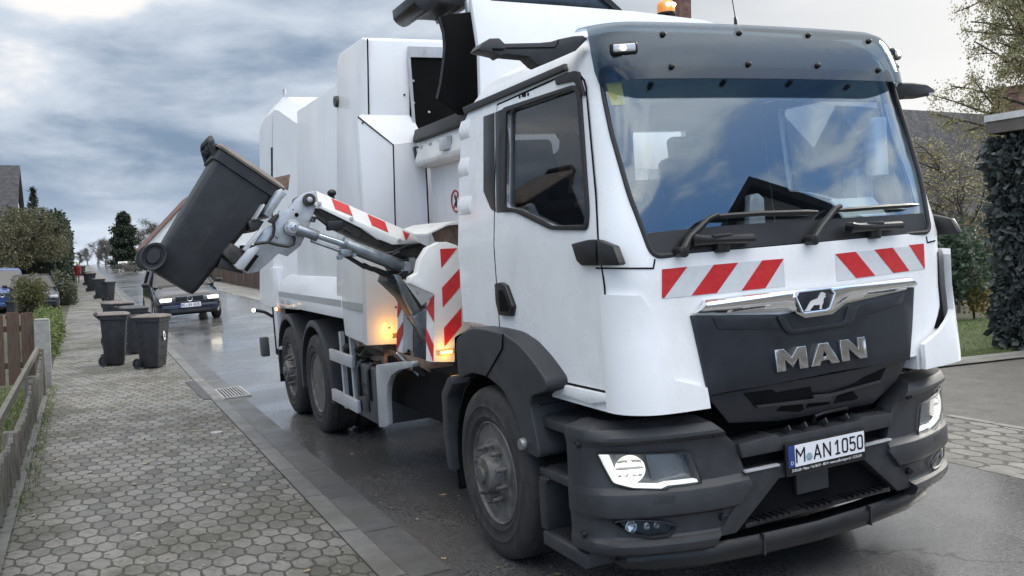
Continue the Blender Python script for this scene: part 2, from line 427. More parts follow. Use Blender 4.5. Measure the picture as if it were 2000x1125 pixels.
yd = sum(p.y for p in (TS(967, 210, xS), TS(969, 415, xS), TS(976, 640, xS)))/3     # rear door seam, upright
door_p = [(yd, door_p[0][1])]+door_p[1:]+[(-.40, 1.25), (-.22, 1.33), (yd, 1.385)]
win_glass = smoothpoly(side(zs4([(437, 322), (865, 172), (893, 205), (952, 960), (944, 1058), (730, 1062), (500, 952), (428, 942)])), .03)
win_seal = smoothpoly(side(zs4([(404, 302), (872, 148), (912, 190), (968, 960), (960, 1092), (722, 1088), (488, 974), (405, 974)])), .05)
ws = smoothpoly([(-.935, 1.805), (-.985, 2.1), (-1.0, 2.4), (-.995, 2.6), (-.985, 2.74), (.985, 2.74), (.995, 2.6), (1.0, 2.4), (.985, 2.1), (.935, 1.805)], .05)
sh = shell()
arch = [(.9, 1.0), (.9, 1.40), (.30, 1.405), (0, 1.385), (-.22, 1.33), (-.40, 1.25), (-.60, 1.135), (-.64, 1.0)]
dp = yzprism(shrink(door_p, .010)); door_l = boolean(sh.copy(), dp, 'INTERSECT')
door_l = boolean(door_l, yzprism(win_glass))
for m in (1, -1):
    c = yzprism(door_p); c = mirror(c) if m < 0 else c
    sh = boolean(sh, c)
    c = yzprism(arch); c = mirror(c) if m < 0 else c; sh = boolean(sh, c)
sh = boolean(sh, xzprism(ws))
c = new(); bbox(c, (-.722, -1.8, .9), (.722, -1.30, 1.135)); sh = boolean(sh, c)
for x0 in (-.70, .25):                                            # two small windows in the rear wall
    c = new(); bbox(c, (x0, .3, 2.28), (x0+.46, .8, 2.62)); sh = boolean(sh, c)
cab = obj('cab', sh, [M_['white'], M_['interior']], T, 30)
for s in (1, -1):
    w = new(); pp = []
    for (y0, z0), (y1, z1) in zip(door_p, door_p[1:]+door_p[:1]):
        for k in range(8): y, z = y0+(y1-y0)*k/8, z0+(z1-z0)*k/8; pp.append((s*(xS(z)+.002), y, z))
    tube(w, pp+[pp[0]], .0046, 6, False); obj('door_gap', w, M_['matte'], cab)
door_r = mirror(door_l)
def side_skin(name, poly, mat, parent, off=.0, th=.012, bev=.003, step=.25, sgn=1):
    bm = new(); skin(bm, poly, lambda y, z: (xS(z)-off, y, z), (th, 0, 0), step, bev)
    return obj(name, mirror(bm) if sgn < 0 else bm, mat, parent, 30)
def front_skin(name, poly, mat, parent, off=.0, th=.012, bev=.002, step=.08, f=yF, smooth=30):
    bm = new(); skin(bm, poly, lambda x, z: (x, f(x, z)-off, z), (0, th, 0), step, bev)
    return obj(name, bm, mat, parent, smooth)
handle = [(973, 553), (984, 551), (994, 557), (1009, 598), (1005, 617), (981, 615), (975, 588)]
hole = [(982, 566), (990, 566), (1002, 600), (1000, 608), (985, 607)]
for sgn, dm in ((1, door_l), (-1, door_r)):
    d = obj('door', dm, [M_['white'], M_['interior']], T, 30)
    o = side_skin('window', shrink(win_glass, -.01), M_['sideglass'], d, -.018, .006, 0, .3, sgn)
    bm = new(); ys = win_seal
    t = new(); skin(t, win_seal, lambda y, z: (xS(z)-.014, y, z), (.03, 0, 0), .25, .005)
    t = boolean(t, yzprism(win_glass)); obj('window_seal', mirror(t) if sgn < 0 else t, M_['seal'], d, 30)
    side_skin('door_trim_panel', side(zs4([(357, 329), (411, 305), (394, 480), (403, 945), (424, 974), (365, 976)])), M_['black'], d, .004, .012, .002, .3, sgn)
    side_skin('door_handle', smoothpoly(side(handle), .01), M_['black'], d, .028, .035, .007, 0, sgn)
    side_skin('handle_recess', smoothpoly(side(hole), .01), M_['matte'], d, .030, .004, 0, 0, sgn)
    side_skin('hinge_cover', side(z3([(640, 935), (712, 917), (749, 917), (749, 1031), (685, 1031), (664, 1010)])), M_['black'], d, .03, .04, .008, 0, sgn)
    side_skin('window_corner_trim', smoothpoly(side(zs4([(750, 110), (870, 60), (905, 70), (937, 222), (902, 212), (880, 140), (862, 128), (755, 152)])), .008), M_['seal'], d, .01, .02, .004, 0, sgn)
    side_skin('sill_trim', side([(1066, 742), (1189, 769), (1196, 784), (1160, 788), (1067, 759)]), M_['white'], T, .02, .06, .006, .3, sgn)
    side_skin('corner_cover', side(z3([(754, 917), (826, 945), (856, 1024), (848, 1031), (761, 1031)])), M_['black'], cab, .03, .04, .008, 0, sgn)
    side_skin('quarter_panel', side(zs4([(281, 356), (351, 331), (352, 700), (359, 973), (328, 952), (281, 838)])), M_['black'], cab, .004, .012, .002, .3, sgn)
    side_skin('rain_gutter', side(zs4([(160, 298), (480, 160), (820, 14), (830, 54), (490, 200), (172, 334)])), M_['seal'], cab, .022, .04, .006, .4, sgn)
    for q in ([(508, 238), (512, 220), (520, 224), (518, 240)], [(528, 230), (530, 208), (555, 203), (553, 228)], [(563, 222), (565, 200), (574, 202), (573, 222)]):
        side_skin('vent_slot', side(zs4(q)), M_['matte'], d, .003, .006, 0, 0, sgn)
    for z0, dy in ((2.60, .12), (2.36, .12), (2.11, .17)):
        bm = new(); prism(bm, [(xS(z0)-.010, .575, z0+.02), (xS(z0)-.010, .575, z0+.06), (xS(z0+.1)+.004, .575, z0+.12), (xS(z0)+.03, .575, z0+.12), (xS(z0)+.03, .575, z0-.02), (xS(z0)+.004, .575, z0-.02)], (0, -dy-.04, 0), .009, 3)
        obj('panel_boss', mirror(bm) if sgn < 0 else bm, M_['white'], cab, 40)
# corner panels: an outer skin of the same cab shape, 14 mm proud
cpo = front([(1244, 577), (1262, 600), (1313, 742), (1376, 756), (1383, 797)])
poly = [(-1.3, 1.655)]+[(x, z) for x, z in cpo]+[(-.95, 1.062), (-1.3, 1.075)]
cpn = boolean(shell(-.022, hollow=False), xzprism(poly, -1.8, .58), 'INTERSECT')
cpn = boolean(cpn, shell(.012, hollow=False))
obj('corner_panel', cpn, M_['white'], T, 30)
# the other side's panel stands off the cab as an air guide with a slot
pr = [(.725, 1.065), (.735, 1.20), (.90, 1.26), (1.05, 1.36), (1.075, 1.45), (1.085, 1.67), (1.11, 1.70), (1.3, 1.70), (1.3, 1.07)]
cpr = boolean(shell(-.05, hollow=False), xzprism(pr, -1.8, .66), 'INTERSECT')
cpr = boolean(cpr, shell(-.022, hollow=False)); obj('corner_panel', cpr, M_['white'], T, 30)
fr = [(.93, 1.30), (.99, 1.38), (1.03, 1.64), (1.10, 1.66), (1.09, 1.28)]
front_skin('corner_slot', [(.90, 1.265), (.985, 1.38), (1.0, 1.45), (1.015, 1.685), (1.10, 1.69), (1.11, 1.26)], M_['matte'], T, .003, .006, 0, .02)
# seams of the front flap
for pts in ([(1184, 524), (1230, 524), (1276, 524), (1279, 506)], [(1809, 462), (1811, 474), (1826, 470)]):
    P = [TF(a, b, yF) for a, b in pts]; Q = []
    for a, b in zip(P, P[1:]):
        for k in range(6):
            p = a.lerp(b, k/6); Q.append(Vector((p.x, yF(p.x, p.z)-.0005, p.z)))
    bm = new(); tube(bm, Q+[P[-1]], .0045, 6); obj('panel_seam', bm, M_['matte'], cab)
# windscreen
wsg = front_skin('windscreen', ws, M_['glass'], T, -.012, .005, 0, .11)
bm = new(); pts = [Vector((x, yF(x, z)-.001, z)) for x, z in ws]; tube(bm, pts+[pts[0], pts[1]], .013, 8, False); obj('screen_seal', bm, M_['seal'], wsg)
z1 = zm(1130, 20, 2.2493)
cw = front(z1([(256, 990), (330, 976), (620, 948), (960, 925), (1300, 905), (1516, 891), (1532, 982), (1100, 1012), (700, 1046), (318, 1084)]))
cowl = front_skin('cowl', cw, M_['black'], T, -.002, .008, 0, .08)
def fpath(pts, lift, n=6):
    P = [TF(a, b, lambda x, z: yF(x, z)-lift) for a, b in pts]; return P
for arm, blade in (([(458, 1062), (488, 1000), (570, 918), (612, 898)], [(600, 906), (800, 893), (1052, 885)]), ([(1030, 1010), (1062, 958), (1128, 872), (1152, 860)], [(1130, 880), (1320, 866), (1492, 855)])):
    w = new(); A = fpath(z1(arm), .045); tube(w, A, [.021, .019, .014, .012], 10)
    cyl(w, A[0]+Vector((0, .05, 0)), A[0]-Vector((0, .02, 0)), .026, 16, bev=.004)
    wo = obj('wiper', w, M_['black'], T)
    w = new(); Bp = fpath(z1(blade), .03); tube(w, [Bp[0].lerp(Bp[1], k/4) for k in range(4)]+[Bp[1].lerp(Bp[2], k/5) for k in range(6)], [.008]*1+[.013]*8+[.006], 6)
    obj('wiper_blade', w, M_['black'], wo)
for a, b in (((515, 1010), (762, 1002)), ((1205, 955), (1412, 945))):
    w = new(); A = fpath(z1([a, b, ((a[0]+b[0])/2, (a[1]+b[1])/2+28), (a[0]+20, a[1]+10)]), .05)
    tube(w, [A[0]+Vector((0, .03, .005)), A[0], A[0].lerp(A[1], .08), A[0].lerp(A[1], .5), A[1], A[1]+Vector((0, .035, -.005))], [.026, .030, .024, .022, .024, .02], 10)
    t = A[0].lerp(A[1], .5); box(w, t+Vector((0, .03, -.03)), (.075, .06, .07), .01)
    box(w, t+Vector((-.02, -.004, .016)), (.12, .03, .022), .006)
    obj('grab_bracket', w, M_['black'], T)
# ---- sun visor
def vis_ring(z, yc_, W, back, off=0.):
    r = .24; xc = W-r; h = []
    for k in range(8):
        a = R(24+66*k/7); x = -(xc+(r-off)*math.cos(a)); h.append((x, yc_+off*0+.058*x*x+r-(r-off)*math.sin(a), z))
    for k in range(1, 8): x = -xc*(1-k/8); h.append((x, yc_+off+.058*x*x, z))
    return h+[(0, yc_+off, z)]+[(-a, b, c) for a, b, c in h[::-1]]
vp = [(2.655, -1.338, 1.035, .10), (2.72, -1.318, 1.045, .12), (2.80, -1.290, 1.04, .14), (2.88, -1.258, 1.03, .16), (2.93, -1.225, 1.015, .18), (2.965, -1.17, .99, .2), (2.99, -1.08, .96, .2), (3.012, -.96, .92, .2), (3.03, -.82, .86, .2)]
bm = new()
loft(bm, [vis_ring(*v) for v in vp], False, (False, False)); bmesh.ops.recalc_face_normals(bm, faces=bm.faces)
t = bm.copy(); bmesh.ops.solidify(t, geom=t.faces[:], thickness=.007); bm.free()
vis = obj('sun_visor', t, M_['visor'], T, 60)
def yV(x, z):
    W = lerp([(a[0], a[2]) for a in vp], z); r = .24; d = min(max(abs(x)-(W-r), 0), r*.99)
    return lerp([(a[0], a[1]) for a in vp], z)+.058*x*x+r-math.sqrt(r*r-d*d)
for a, b in ((1294.5, 66.8), (1443.2, 64.8), (1578, 69.2), (1696.2, 80.7), (1311.7, 130.2), (1461.6, 125.5), (1596.7, 128.1), (1715.3, 136.9)):
    p = TF(a, b, yV); w = new()
    lathe(w, [(.001, -.016), (.009, -.016), (.013, -.011), (.015, -.002), (.015, .03), (.001, .03)], 'Y', p, 18); obj('visor_bolt', w, M_['black'], vis, 60)
for a, b in ((1218, 95), (1746, 106)):
    p = TF(a, b, yV); s = -1 if p.x < 0 else 1; rot = Matrix.Rotation(s*R(24), 3, 'Z')
    w = new(); box(w, p, (.135, .05, .062), .016, rot, 3); L_ = obj('marker_lamp', w, M_['black'], vis, 50)
    w = new(); box(w, p+rot @ Vector((0, -.024, 0)), (.108, .012, .038), .006, rot); obj('lamp_lens', w, M_['lens'], L_, 50)
    w = new(); sphere(w, p+rot @ Vector((-.005, -.031, -.002)), .012, (1.3, .5, 1)); obj('lamp_bulb', w, M_['warm'], L_)
    w = new(); sphere(w, p+Vector((.01, .0, -.075)), .02); obj('visor_bolt', w, M_['black'], vis)
# camera arms in place of mirrors
zc = zm(780, 0, 4.348)
def cam_arm(px, xpl, sgn):
    head = [TX(a, b, xpl) for a, b in zc(px)]; return head
YM = -1.02
body = [(667, 415), (700, 370), (770, 325), (850, 322), (895, 368), (1190, 362), (1290, 352), (1360, 330), (1480, 305), (1560, 300), (1600, 330), (1500, 430), (1385, 480), (1195, 560), (1165, 545), (1098, 480), (905, 462), (872, 470), (868, 484), (835, 458), (760, 440), (690, 428)]
w = new(); prism(w, [TY(a, b, YM) for a, b in zc(body)], (0, .10, 0), .016, 3); A = obj('mirror_camera', w, M_['plastic'], T, 35)
w = new(); prism(w, [TY(a, b, YM-.003) for a, b in zc([(790, 408), (900, 412), (880, 428), (795, 430)])], (0, .01, 0)); obj('camera_window', w, M_['matte'], A)
w = new(); tube(w, [TY(a, b, YM-.002) for a, b in zc([(905, 407), (1320, 402), (1345, 372), (1352, 335)])], .003, 5); obj('arm_seam', w, M_['matte'], A)
zq = zm(1500, 30, 4.892)
w = new(); prism(w, [TY(a, b, -1.0) for a, b in zq([(1200, 640), (1385, 640), (1520, 650), (1590, 690), (1606, 722), (1590, 758), (1500, 776), (1330, 782), (1310, 800), (1200, 800)])], (0, .10, 0), .014, 3); A = obj('mirror_camera', w, M_['black'], T, 35)
w = new(); prism(w, [TY(a, b, -1.004) for a, b in zq([(1540, 740), (1590, 735), (1585, 755), (1545, 768)])], (0, .01, 0)); obj('camera_window', w, M_['lens'], A)
# ---- grille and badge
zg = zm(1340, 480, 3.515); zb = zm(1440, 660, 2.4186)
gp = front(zg([(25, 478), (640, 470), (1085, 400), (1552, 288), (1540, 540), (1522, 782), (1020, 860), (600, 945), (145, 1020)]))
grille = front_skin('grille', gp, M_['grille'], T, .016, .02, .003)
front_skin('grille_ridge', smoothpoly(front(zg([(600, 480), (650, 478), (690, 555), (712, 574), (1040, 528), (1062, 510), (1088, 412), (1120, 415), (1170, 400), (1120, 520), (1085, 545), (700, 604), (665, 590), (640, 560)])), .01), M_['grille'], grille, .026, .012, .004)
front_skin('grille_ridge', front(zg([(160, 484), (600, 484), (625, 570), (205, 574)])), M_['grille'], grille, .020, .006, .003)
front_skin('grille_ridge', front(zg([(1165, 402), (1480, 322), (1462, 402), (1150, 494), (1120, 510)])), M_['grille'], grille, .020, .006, .003)
chrome_px = zg([(40, 458), (122, 370), (400, 338), (760, 300), (990, 282), (1240, 252), (1490, 216), (1546, 268), (1548, 288), (1330, 338), (1075, 396), (985, 468), (800, 494), (690, 440), (300, 458)])
cp = front(chrome_px)
bm = new(); cz = {}
def chr3(x, z):
    zt, zl = lerp([(-.75, 1.57), (-.68, 1.578), (0, 1.60), (.68, 1.578), (.75, 1.57)], x), lerp([(-.75, 1.515), (-.2, 1.50), (-.1, 1.46), (.1, 1.46), (.2, 1.50), (.75, 1.515)], x)
    t = max(0, min(1, (z-zl)/max(zt-zl, .01))); return (x, yF(x, z)-.02-.034*math.sin(math.pi*t)**.7, z)
skin(bm, cp, chr3, (0, .03, 0), .016, 0); chrome = obj('chrome_strip', bm, M_['chrome'], grille, 50)
zl = zm(1530, 560, 13.333)
yb = yF(0, 1.56)-.058
bx = [TY(a, b, yb) for a, b in zl([(395, 130), (1215, 35), (1335, 180), (1200, 560), (1110, 610), (520, 690), (490, 665), (320, 280)])]
w = new(); prism(w, bx, (0, .03, 0), .004); badge = obj('badge_plate', w, M_['grille'], grille)
w = new(); bi = [p for p in bx]
for a, b in zip(bi, bi[1:]+bi[:1]): tube(w, [a, b], .0065, 8)
obj('badge_frame', w, M_['chrome'], grille)
lion = [(560, 640), (620, 575), (660, 500), (690, 440), (740, 370), (820, 335), (910, 305), (950, 220), (990, 150), (1030, 140), (1060, 160), (1095, 165), (1108, 195), (1085, 215), (1105, 270), (1065, 285), (1050, 340), (1040, 420), (1005, 490), (1000, 560), (1015, 585), (960, 585), (960, 490), (945, 465), (870, 478), (800, 475), (760, 530), (700, 600), (710, 620), (640, 638)]
w = new(); prism(w, [TY(a, b, yb-.006) for a, b in zl(lion)], (0, .008, 0)); obj('lion_emblem', w, plain('bright_emblem', (.72, .73, .75), .35, .25), grille)
# raised letters on the grille
Lm = [(0, 0), (0, 155), (58, 155), (102, 88), (146, 155), (203, 155), (203, 0), (147, 0), (147, 82), (102, 18), (57, 82), (57, 0)]
La = [(0, 0), (68, 155), (132, 155), (200, 0), (140, 0), (127, 31), (100, 31), (100, 60), (116, 60), (100, 98), (84, 60), (99.5, 60), (99.5, 31), (73, 31), (60, 0)]
Ln = [(0, 0), (0, 155), (60, 155), (130, 74), (130, 155), (187, 155), (187, 0), (130, 0), (57, 86), (57, 0)]
l0, l1 = TF(1508, 725, yF), TF(1683.4, 697.6, yF); sc = (l1.x-l0.x)/625
hsc = (TF(1505.6, 681.4, yF).z-l0.z)/155
for poly, ox in ((Lm, 0), (La, 222), (Ln, 438)):
    w = new()
    skin(w, [(l0.x+(a+ox)*sc, (l0.z+l1.z)/2+b*hsc) for a, b in poly], lambda x, z: (x, yF(x, z)-.036-.004*math.cos(x*3), z), (0, .024, 0), 0, .003)
    obj('letter', w, M_['silver'], grille, 30)
# lower grille under the flap
def yG(x, z): return lerp([(.80, -1.36), (1.0, -1.43), (1.2, -1.49)], z)+.0587*x*x
def fr2(px, f): return [(p.x, p.z) for p in (TF(a, b, f) for a, b in px)]
lg = fr2([(1382, 775), (1500, 752), (1640, 728), (1772, 700), (1752, 742), (1705, 788), (1600, 808), (1520, 822), (1424, 826)], yG)
low = front_skin('lower_grille', lg, M_['grille'], T, 0, .02, .003, .08, yG)
front_skin('air_slot', fr2(zb([(28, 262), (165, 245), (185, 258), (345, 230), (352, 258), (430, 262), (560, 212), (590, 190), (702, 140), (672, 200), (430, 266), (350, 290), (80, 322)]), yG), M_['matte'], low, .003, .004, 0, .08, yG)
for px in ([(185, 345), (212, 322), (300, 305), (315, 335), (290, 350)], [(325, 330), (345, 300), (415, 282), (440, 312)], [(455, 310), (475, 275), (545, 252), (570, 280), (560, 290)]):
    front_skin('air_slot', fr2(zb(px), yG), M_['matte'], low, .003, .004, 0, .08, yG)
front_skin('grille_lip', fr2(zb([(80, 318), (350, 286), (352, 268), (432, 262), (660, 200), (672, 206), (436, 276), (430, 298), (85, 330)]), yG), M_['plastic'], low, .02, .025, .004, .08, yG)
# stripes on the flap
for base, reds in (([(1293, 525), (1412, 515), (1530, 505), (1533, 559), (1415, 571), (1296, 583)], [zm(1130, 460, 1.692)([(275, 112), (358, 103), (283, 205), (275, 207)]), zg([(188, 130), (355, 115), (207, 325), (35, 342)]), zg([(520, 100), (668, 88), (540, 292), (378, 308)])]),
                   ([(1631, 495), (1718, 487), (1804, 478), (1806, 525), (1720, 537), (1634, 549)], [zg([(1022, 57), (1160, 40), (1295, 205), (1165, 222)]), zg([(1290, 27), (1415, 13), (1530, 172), (1420, 187)]), zg([(1528, -5), (1628, -15), (1636, 152), (1632, 157)])])):
    st = front_skin('warning_stripe', front(base), M_['silverfilm'], T, .0025, .004, 0, .08)
    for r_ in reds: front_skin('red_band', front(r_), M_['red'], st, .004, .003, 0, .08)
# ---- bumper
def yB(x, z=0): return -1.445+lerp([(0, 0), (.45, .004), (.66, .010), (.75, .028), (.85, .052), (1.0, .108), (1.1, .155), (1.17, .205), (1.22, .275), (1.245, .36)], abs(x))
plan = [(x, yB(x)) for x in (.36, .45, .55, .62, .68, .75, .82, .9, 1.0, 1.07, 1.13, 1.18, 1.22)]+[(1.238, -1.13), (1.248, -1.08), (1.25, -1.02), (1.25, -.98)]
prof = [(1.005, .14), (1.0, .09), (.982, .016), (.97, .004), (.945, -.012), (.930, -.013), (.922, -.008), (.900, .020), (.888, .024), (.80, .022), (.70, .018), (.690, .012), (.668, -.010), (.655, -.014), (.57, -.016), (.556, -.012), (.536, .016), (.525, .020), (.45, .022), (.438, .016), (.424, -.008), (.412, -.012), (.392, -.010), (.37, .002), (.35, .03), (.345, .10)]
def bump(side_):
    bm = new(); rings = []
    for i, (x, y) in enumerate(plan):
        a, b = plan[max(i-1, 0)], plan[min(i+1, len(plan)-1)]; tx, ty = b[0]-a[0], b[1]-a[1]; l = math.hypot(tx, ty); nx, ny = -ty/l, tx/l   # inward
        fade = 1 if i < 12 else (.5 if i == 12 else .2)
        r_ = [(x+nx*o*(fade if .36 < z < .99 else 1), y+ny*o*(fade if .36 < z < .99 else 1), z) for z, o in prof]
        r_ += [(x+nx*.12, y+ny*.12, .36), (x+nx*.14, y+ny*.14, .99)]
        rings.append(r_)
    loft(bm, rings, True, (True, True)); bmesh.ops.recalc_face_normals(bm, faces=bm.faces)
    return bm
seam = [(.70, 1.2), (.690, .995), (.535, .85), (.472, .64), (.685, .405), (.70, .2)]
keep = xzprism([(a, b) for a, b in seam]+[(1.4, .2), (1.4, 1.2)], -1.9, 1.2)
hl = [(.792, .846), (.742, .683), (.90, .684), (.93, .672), (1.06, .690), (1.15, .722), (1.2, .872), (1.0, .86)]
bc = boolean(bump(1), keep, 'INTERSECT')
bc = boolean(bc, xzprism(smoothpoly(hl, .02), -1.8, .72))
fogp = [(.875, .492), (.91, .448), (1.0, .445), (1.09, .47), (1.16, .53), (1.10, .542), (.95, .522)]
bc = boolean(bc, xzprism(smoothpoly(fogp, .015), -1.8, .72))
bmesh.ops.remove_doubles(bc, verts=bc.verts, dist=.0008); bevel(bc, .004, 2, 42)
bl = mirror(bc)
def bpt(x, z, off=0.): return (x, yB(x)-off, z)
for s, b_ in ((-1, bl), (1, bc)):
    bo = obj('bumper_corner', b_, M_['plastic'], T, 24)
    for x, z in ((.659, .918), (.641, .501), (1.225, .905), (1.215, .455)):
        w = new(); q = (s*x, yB(x)+.004, z)
        ax = 'Y' if x < 1 else 'X'
        if x > 1: q = (s*1.252, -1.10, z); lathe(w, [(.001, s*-.02), (.018, s*-.02), (.018, s*.003), (.014, s*.004), (.013, s*.001), (.008, s*.001), (.006, s*.004), (.001, s*.004)], 'X', q, 20)
        else: lathe(w, [(.001, .02), (.019, .02), (.019, -.008), (.015, -.010), (.014, -.005), (.009, -.005), (.007, -.010), (.001, -.010)], 'Y', q, 20)
        obj('bumper_bolt', w, M_['black'], bo, 50)
    w = new(); pp = smoothpoly([(s*.885, .655), (s*.90, .605), (s*1.0, .605), (s*1.01, .625), (s*.985, .665)], .012)
    skin(w, pp, lambda x, z: (x, yB(x)-.004-.012, z), (0, .02, 0), .05, .003); obj('washer_flap', w, M_['plastic'], bo)
    # headlamp: dark back, lamp bowl, lit LED cells, light guide round the lower edge, cover glass
    H = new(); skin(H, [(s*a, b) for a, b in smoothpoly(hl, .02)], lambda x, z: (x, yB(x)+.085, z), (0, .012, 0), .05, 0); Hd = obj('headlight', H, M_['housing'], T)
    w = new(); skin(w, [(s*a, b) for a, b in [(.80, .84), (.762, .722), (.90, .712), (.955, .703), (.985, .85)]], lambda x, z: (x, yB(x)+.075-(.03*(abs(x)-.76)/.2), z), (0, .01, 0), .05, .002); obj('lamp_bezel', w, M_['housing'], Hd)
    for k in range(4):
        w = new(); z_ = .735+.028*k; prism(w, [(s*.795, yB(.8)+.068, z_), (s*.955, yB(.95)+.052, z_), (s*.955, yB(.95)+.06, z_+.010), (s*.795, yB(.8)+.076, z_+.010)], (0, .015, 0)); obj('lamp_fin', w, M_['black'], Hd)
    mb = Matrix.Translation((s*1.062, yB(1.062)+.040, .784)) @ Matrix.Rotation(s*R(25), 4, 'Z') @ Matrix.Diagonal((.95, 1, .90, 1))
    w = new(); lathe(w, [(.078, -.012), (.076, .004), (.066, .022), (.045, .034), (.001, .038)], 'Y', (0, 0, 0), 28, cap0=False); w.transform(mb); obj('lamp_bowl', w, M_['bowl'], Hd, 50)
    w = new()
    for k in (1, 3, 5):
        z_ = -.057+.019*k; hw = .072*math.sqrt(max(0, 1-(z_/.076)**2)); bbox(w, (-hw, .0, z_-.0016), (hw, .03, z_+.0016))
    w.transform(mb); obj('bowl_rib', w, M_['housing'], Hd)
    for dx, dz, e in ((-.034, .028, .016), (.0, .036, .014), (.030, .028, .016), (.014, -.008, .015), (-.032, -.030, .016), (.002, -.040, .014), (.032, -.028, .015)):
        w = new(); box(w, (dx, .004, dz), (e*1.6, .012, e), .004, Matrix.Rotation(dx*9, 3, 'Y')); w.transform(mb); obj('led_cell', w, M_['ledwhite'], Hd)
    g = [(1.178, .862), (1.135, .725), (1.10, .702), (1.055, .693), (.93, .678), (.90, .690), (.75, .690)]
    gi = [(.756, .704), (.90, .706), (.935, .699), (1.045, .712), (1.085, .722), (1.115, .742), (1.148, .86)]
    w = new(); skin(w, [(s*a, b) for a, b in g+gi], lambda x, z: (x, yB(x)+.03, z), (0, .03, 0), .04, .002); obj('light_guide', w, M_['drl'], Hd)
    w = new(); skin(w, [(s*a, b) for a, b in smoothpoly(hl, .02)], lambda x, z: (x, yB(x)+.006, z), (0, .004, 0), .04, 0); obj('lamp_cover', w, M_['cleancover'], Hd)
    for pg in (hl, fogp):
        w = new(); pp = [Vector((s*a, yB(a)+.012, b)) for a, b in smoothpoly(pg, .02)]; tube(w, pp+[pp[0]], .0055, 6, False); obj('lamp_surround', w, M_['black'], bo)
    F = new(); skin(F, [(s*a, b) for a, b in smoothpoly(fogp, .015)], lambda x, z: (x, yB(x)+.09, z), (0, .01, 0), .05, 0); Fo = obj('fog_light', F, M_['black'], T)
    for x in (1.07, 1.0, .955):
        w = new(); lathe(w, [(.034 if x > 1.03 else .018, -.006), (.030 if x > 1.03 else .015, .016), (.001, .030)], 'Y', (s*x, yB(x)+.05, .496), 20, cap0=False); obj('fog_reflector', w, M_['reflector'], Fo, 50)
    w = new(); skin(w, [(s*a, b) for a, b in smoothpoly(fogp, .015)], lambda x, z: (x, yB(x)+.034, z), (0, .004, 0), .05, 0); obj('lamp_cover', w, M_['cleancover'], Fo)
# centre of the bumper
cb = new()
skin(cb, [(-.53, .848), (-.30, .862), (-.27, .845), (.27, .845), (.30, .862), (.53, .848), (.515, .775), (-.515, .775)], lambda x, z: (x, -1.452+.05*x*x-.0, z), (0, .16, 0), .1, .008)
skin(cb, [(-.505, .705), (.505, .705), (.472, .645), (.68, .405), (.56, .405), (.29, .635), (-.29, .635), (-.56, .405), (-.68, .405), (-.472, .645)], lambda x, z: (x, -1.446+.05*x*x+(.70-z)*.04, z), (0, .12, 0), .1, .008)
cbo = obj('bumper_centre', cb, M_['plastic'], T, 30)
w = new(); bbox(w, (-.56, -1.36, .42), (.56, -1.33, .86)); obj('bumper_backing', w, M_['matte'], cbo)
for s in (-1, 1):
    w = new(); skin(w, [(s*.29, .712), (s*.50, .712), (s*.503, .70), (s*.29, .70)], lambda x, z: (x, -1.458+.05*x*x, z), (0, .03, 0), .1, .003); obj('bright_trim', w, M_['alu'], cbo)
for x in (-.20, -.09, .05, .20):
    w = new(); box(w, (x, -1.405, .860), (.009, .075, .030), .002, Matrix.Rotation(R(-32), 3, 'X')); obj('hook_lug', w, M_['plastic'], cbo)
w = new(); tube(w, [(0.02, -1.37, .862), (.02, -1.39, .90), (.06, -1.40, .912), (.22, -1.40, .914), (.25, -1.38, .90)], .011, 8); obj('tow_bar', w, M_['black'], cbo)
# step in the bumper mouth
w = new(); bbox(w, (-.45, -1.34, .42), (.45, -1.30, .66)); 
bbox(w, (-.50, -1.42, .415), (.50, -1.22, .437), .004)
for k in range(22): 
    if k not in (6, 7, 13, 14): bbox(w, (-.42+k*.04, -1.43, .432), (-.405+k*.04, -1.24, .446))
st = obj('bumper_step', w, M_['black'], cbo); w = new(); box(w, (-.02, -1.375, .565), (.22, .03, .12), .006); obj('sensor_cover', w, M_['plastic'], cbo)
# underrun bar
ub = new()
for s in (-1, 1):
    rings = []
    for x in (0, .2, .371, .5, .7, .85, .95, 1.02, 1.06):
        y = -1.405+lerp([(0, 0), (.4, .01), (.7, .045), (.95, .13), (1.06, .22)], x); z0 = .235+.02*x; h = .105 if x < 1.0 else .08
        rings.append([(s*x, y+.02, z0), (s*x, y, z0+.03), (s*x, y, z0+h-.03), (s*x, y+.025, z0+h), (s*x, y+.12, z0+h), (s*x, y+.12, z0)])
    t = new(); loft(t, rings); bmesh.ops.recalc_face_normals(t, faces=t.faces); add(ub, t)
ubo = obj('underrun_bar', ub, M_['black'], T, 40)
for s in (-1, 1):
    w = new(); bbox(w, (s*.371-.004, -1.402, .245), (s*.371+.004, -1.30, .349)); obj('bar_joint', w, M_['plastic'], ubo)
w = new(); bbox(w, (-.9, -1.25, .40), (.9, -1.2, .98)); obj('front_bulkhead', w, M_['matte'], T)
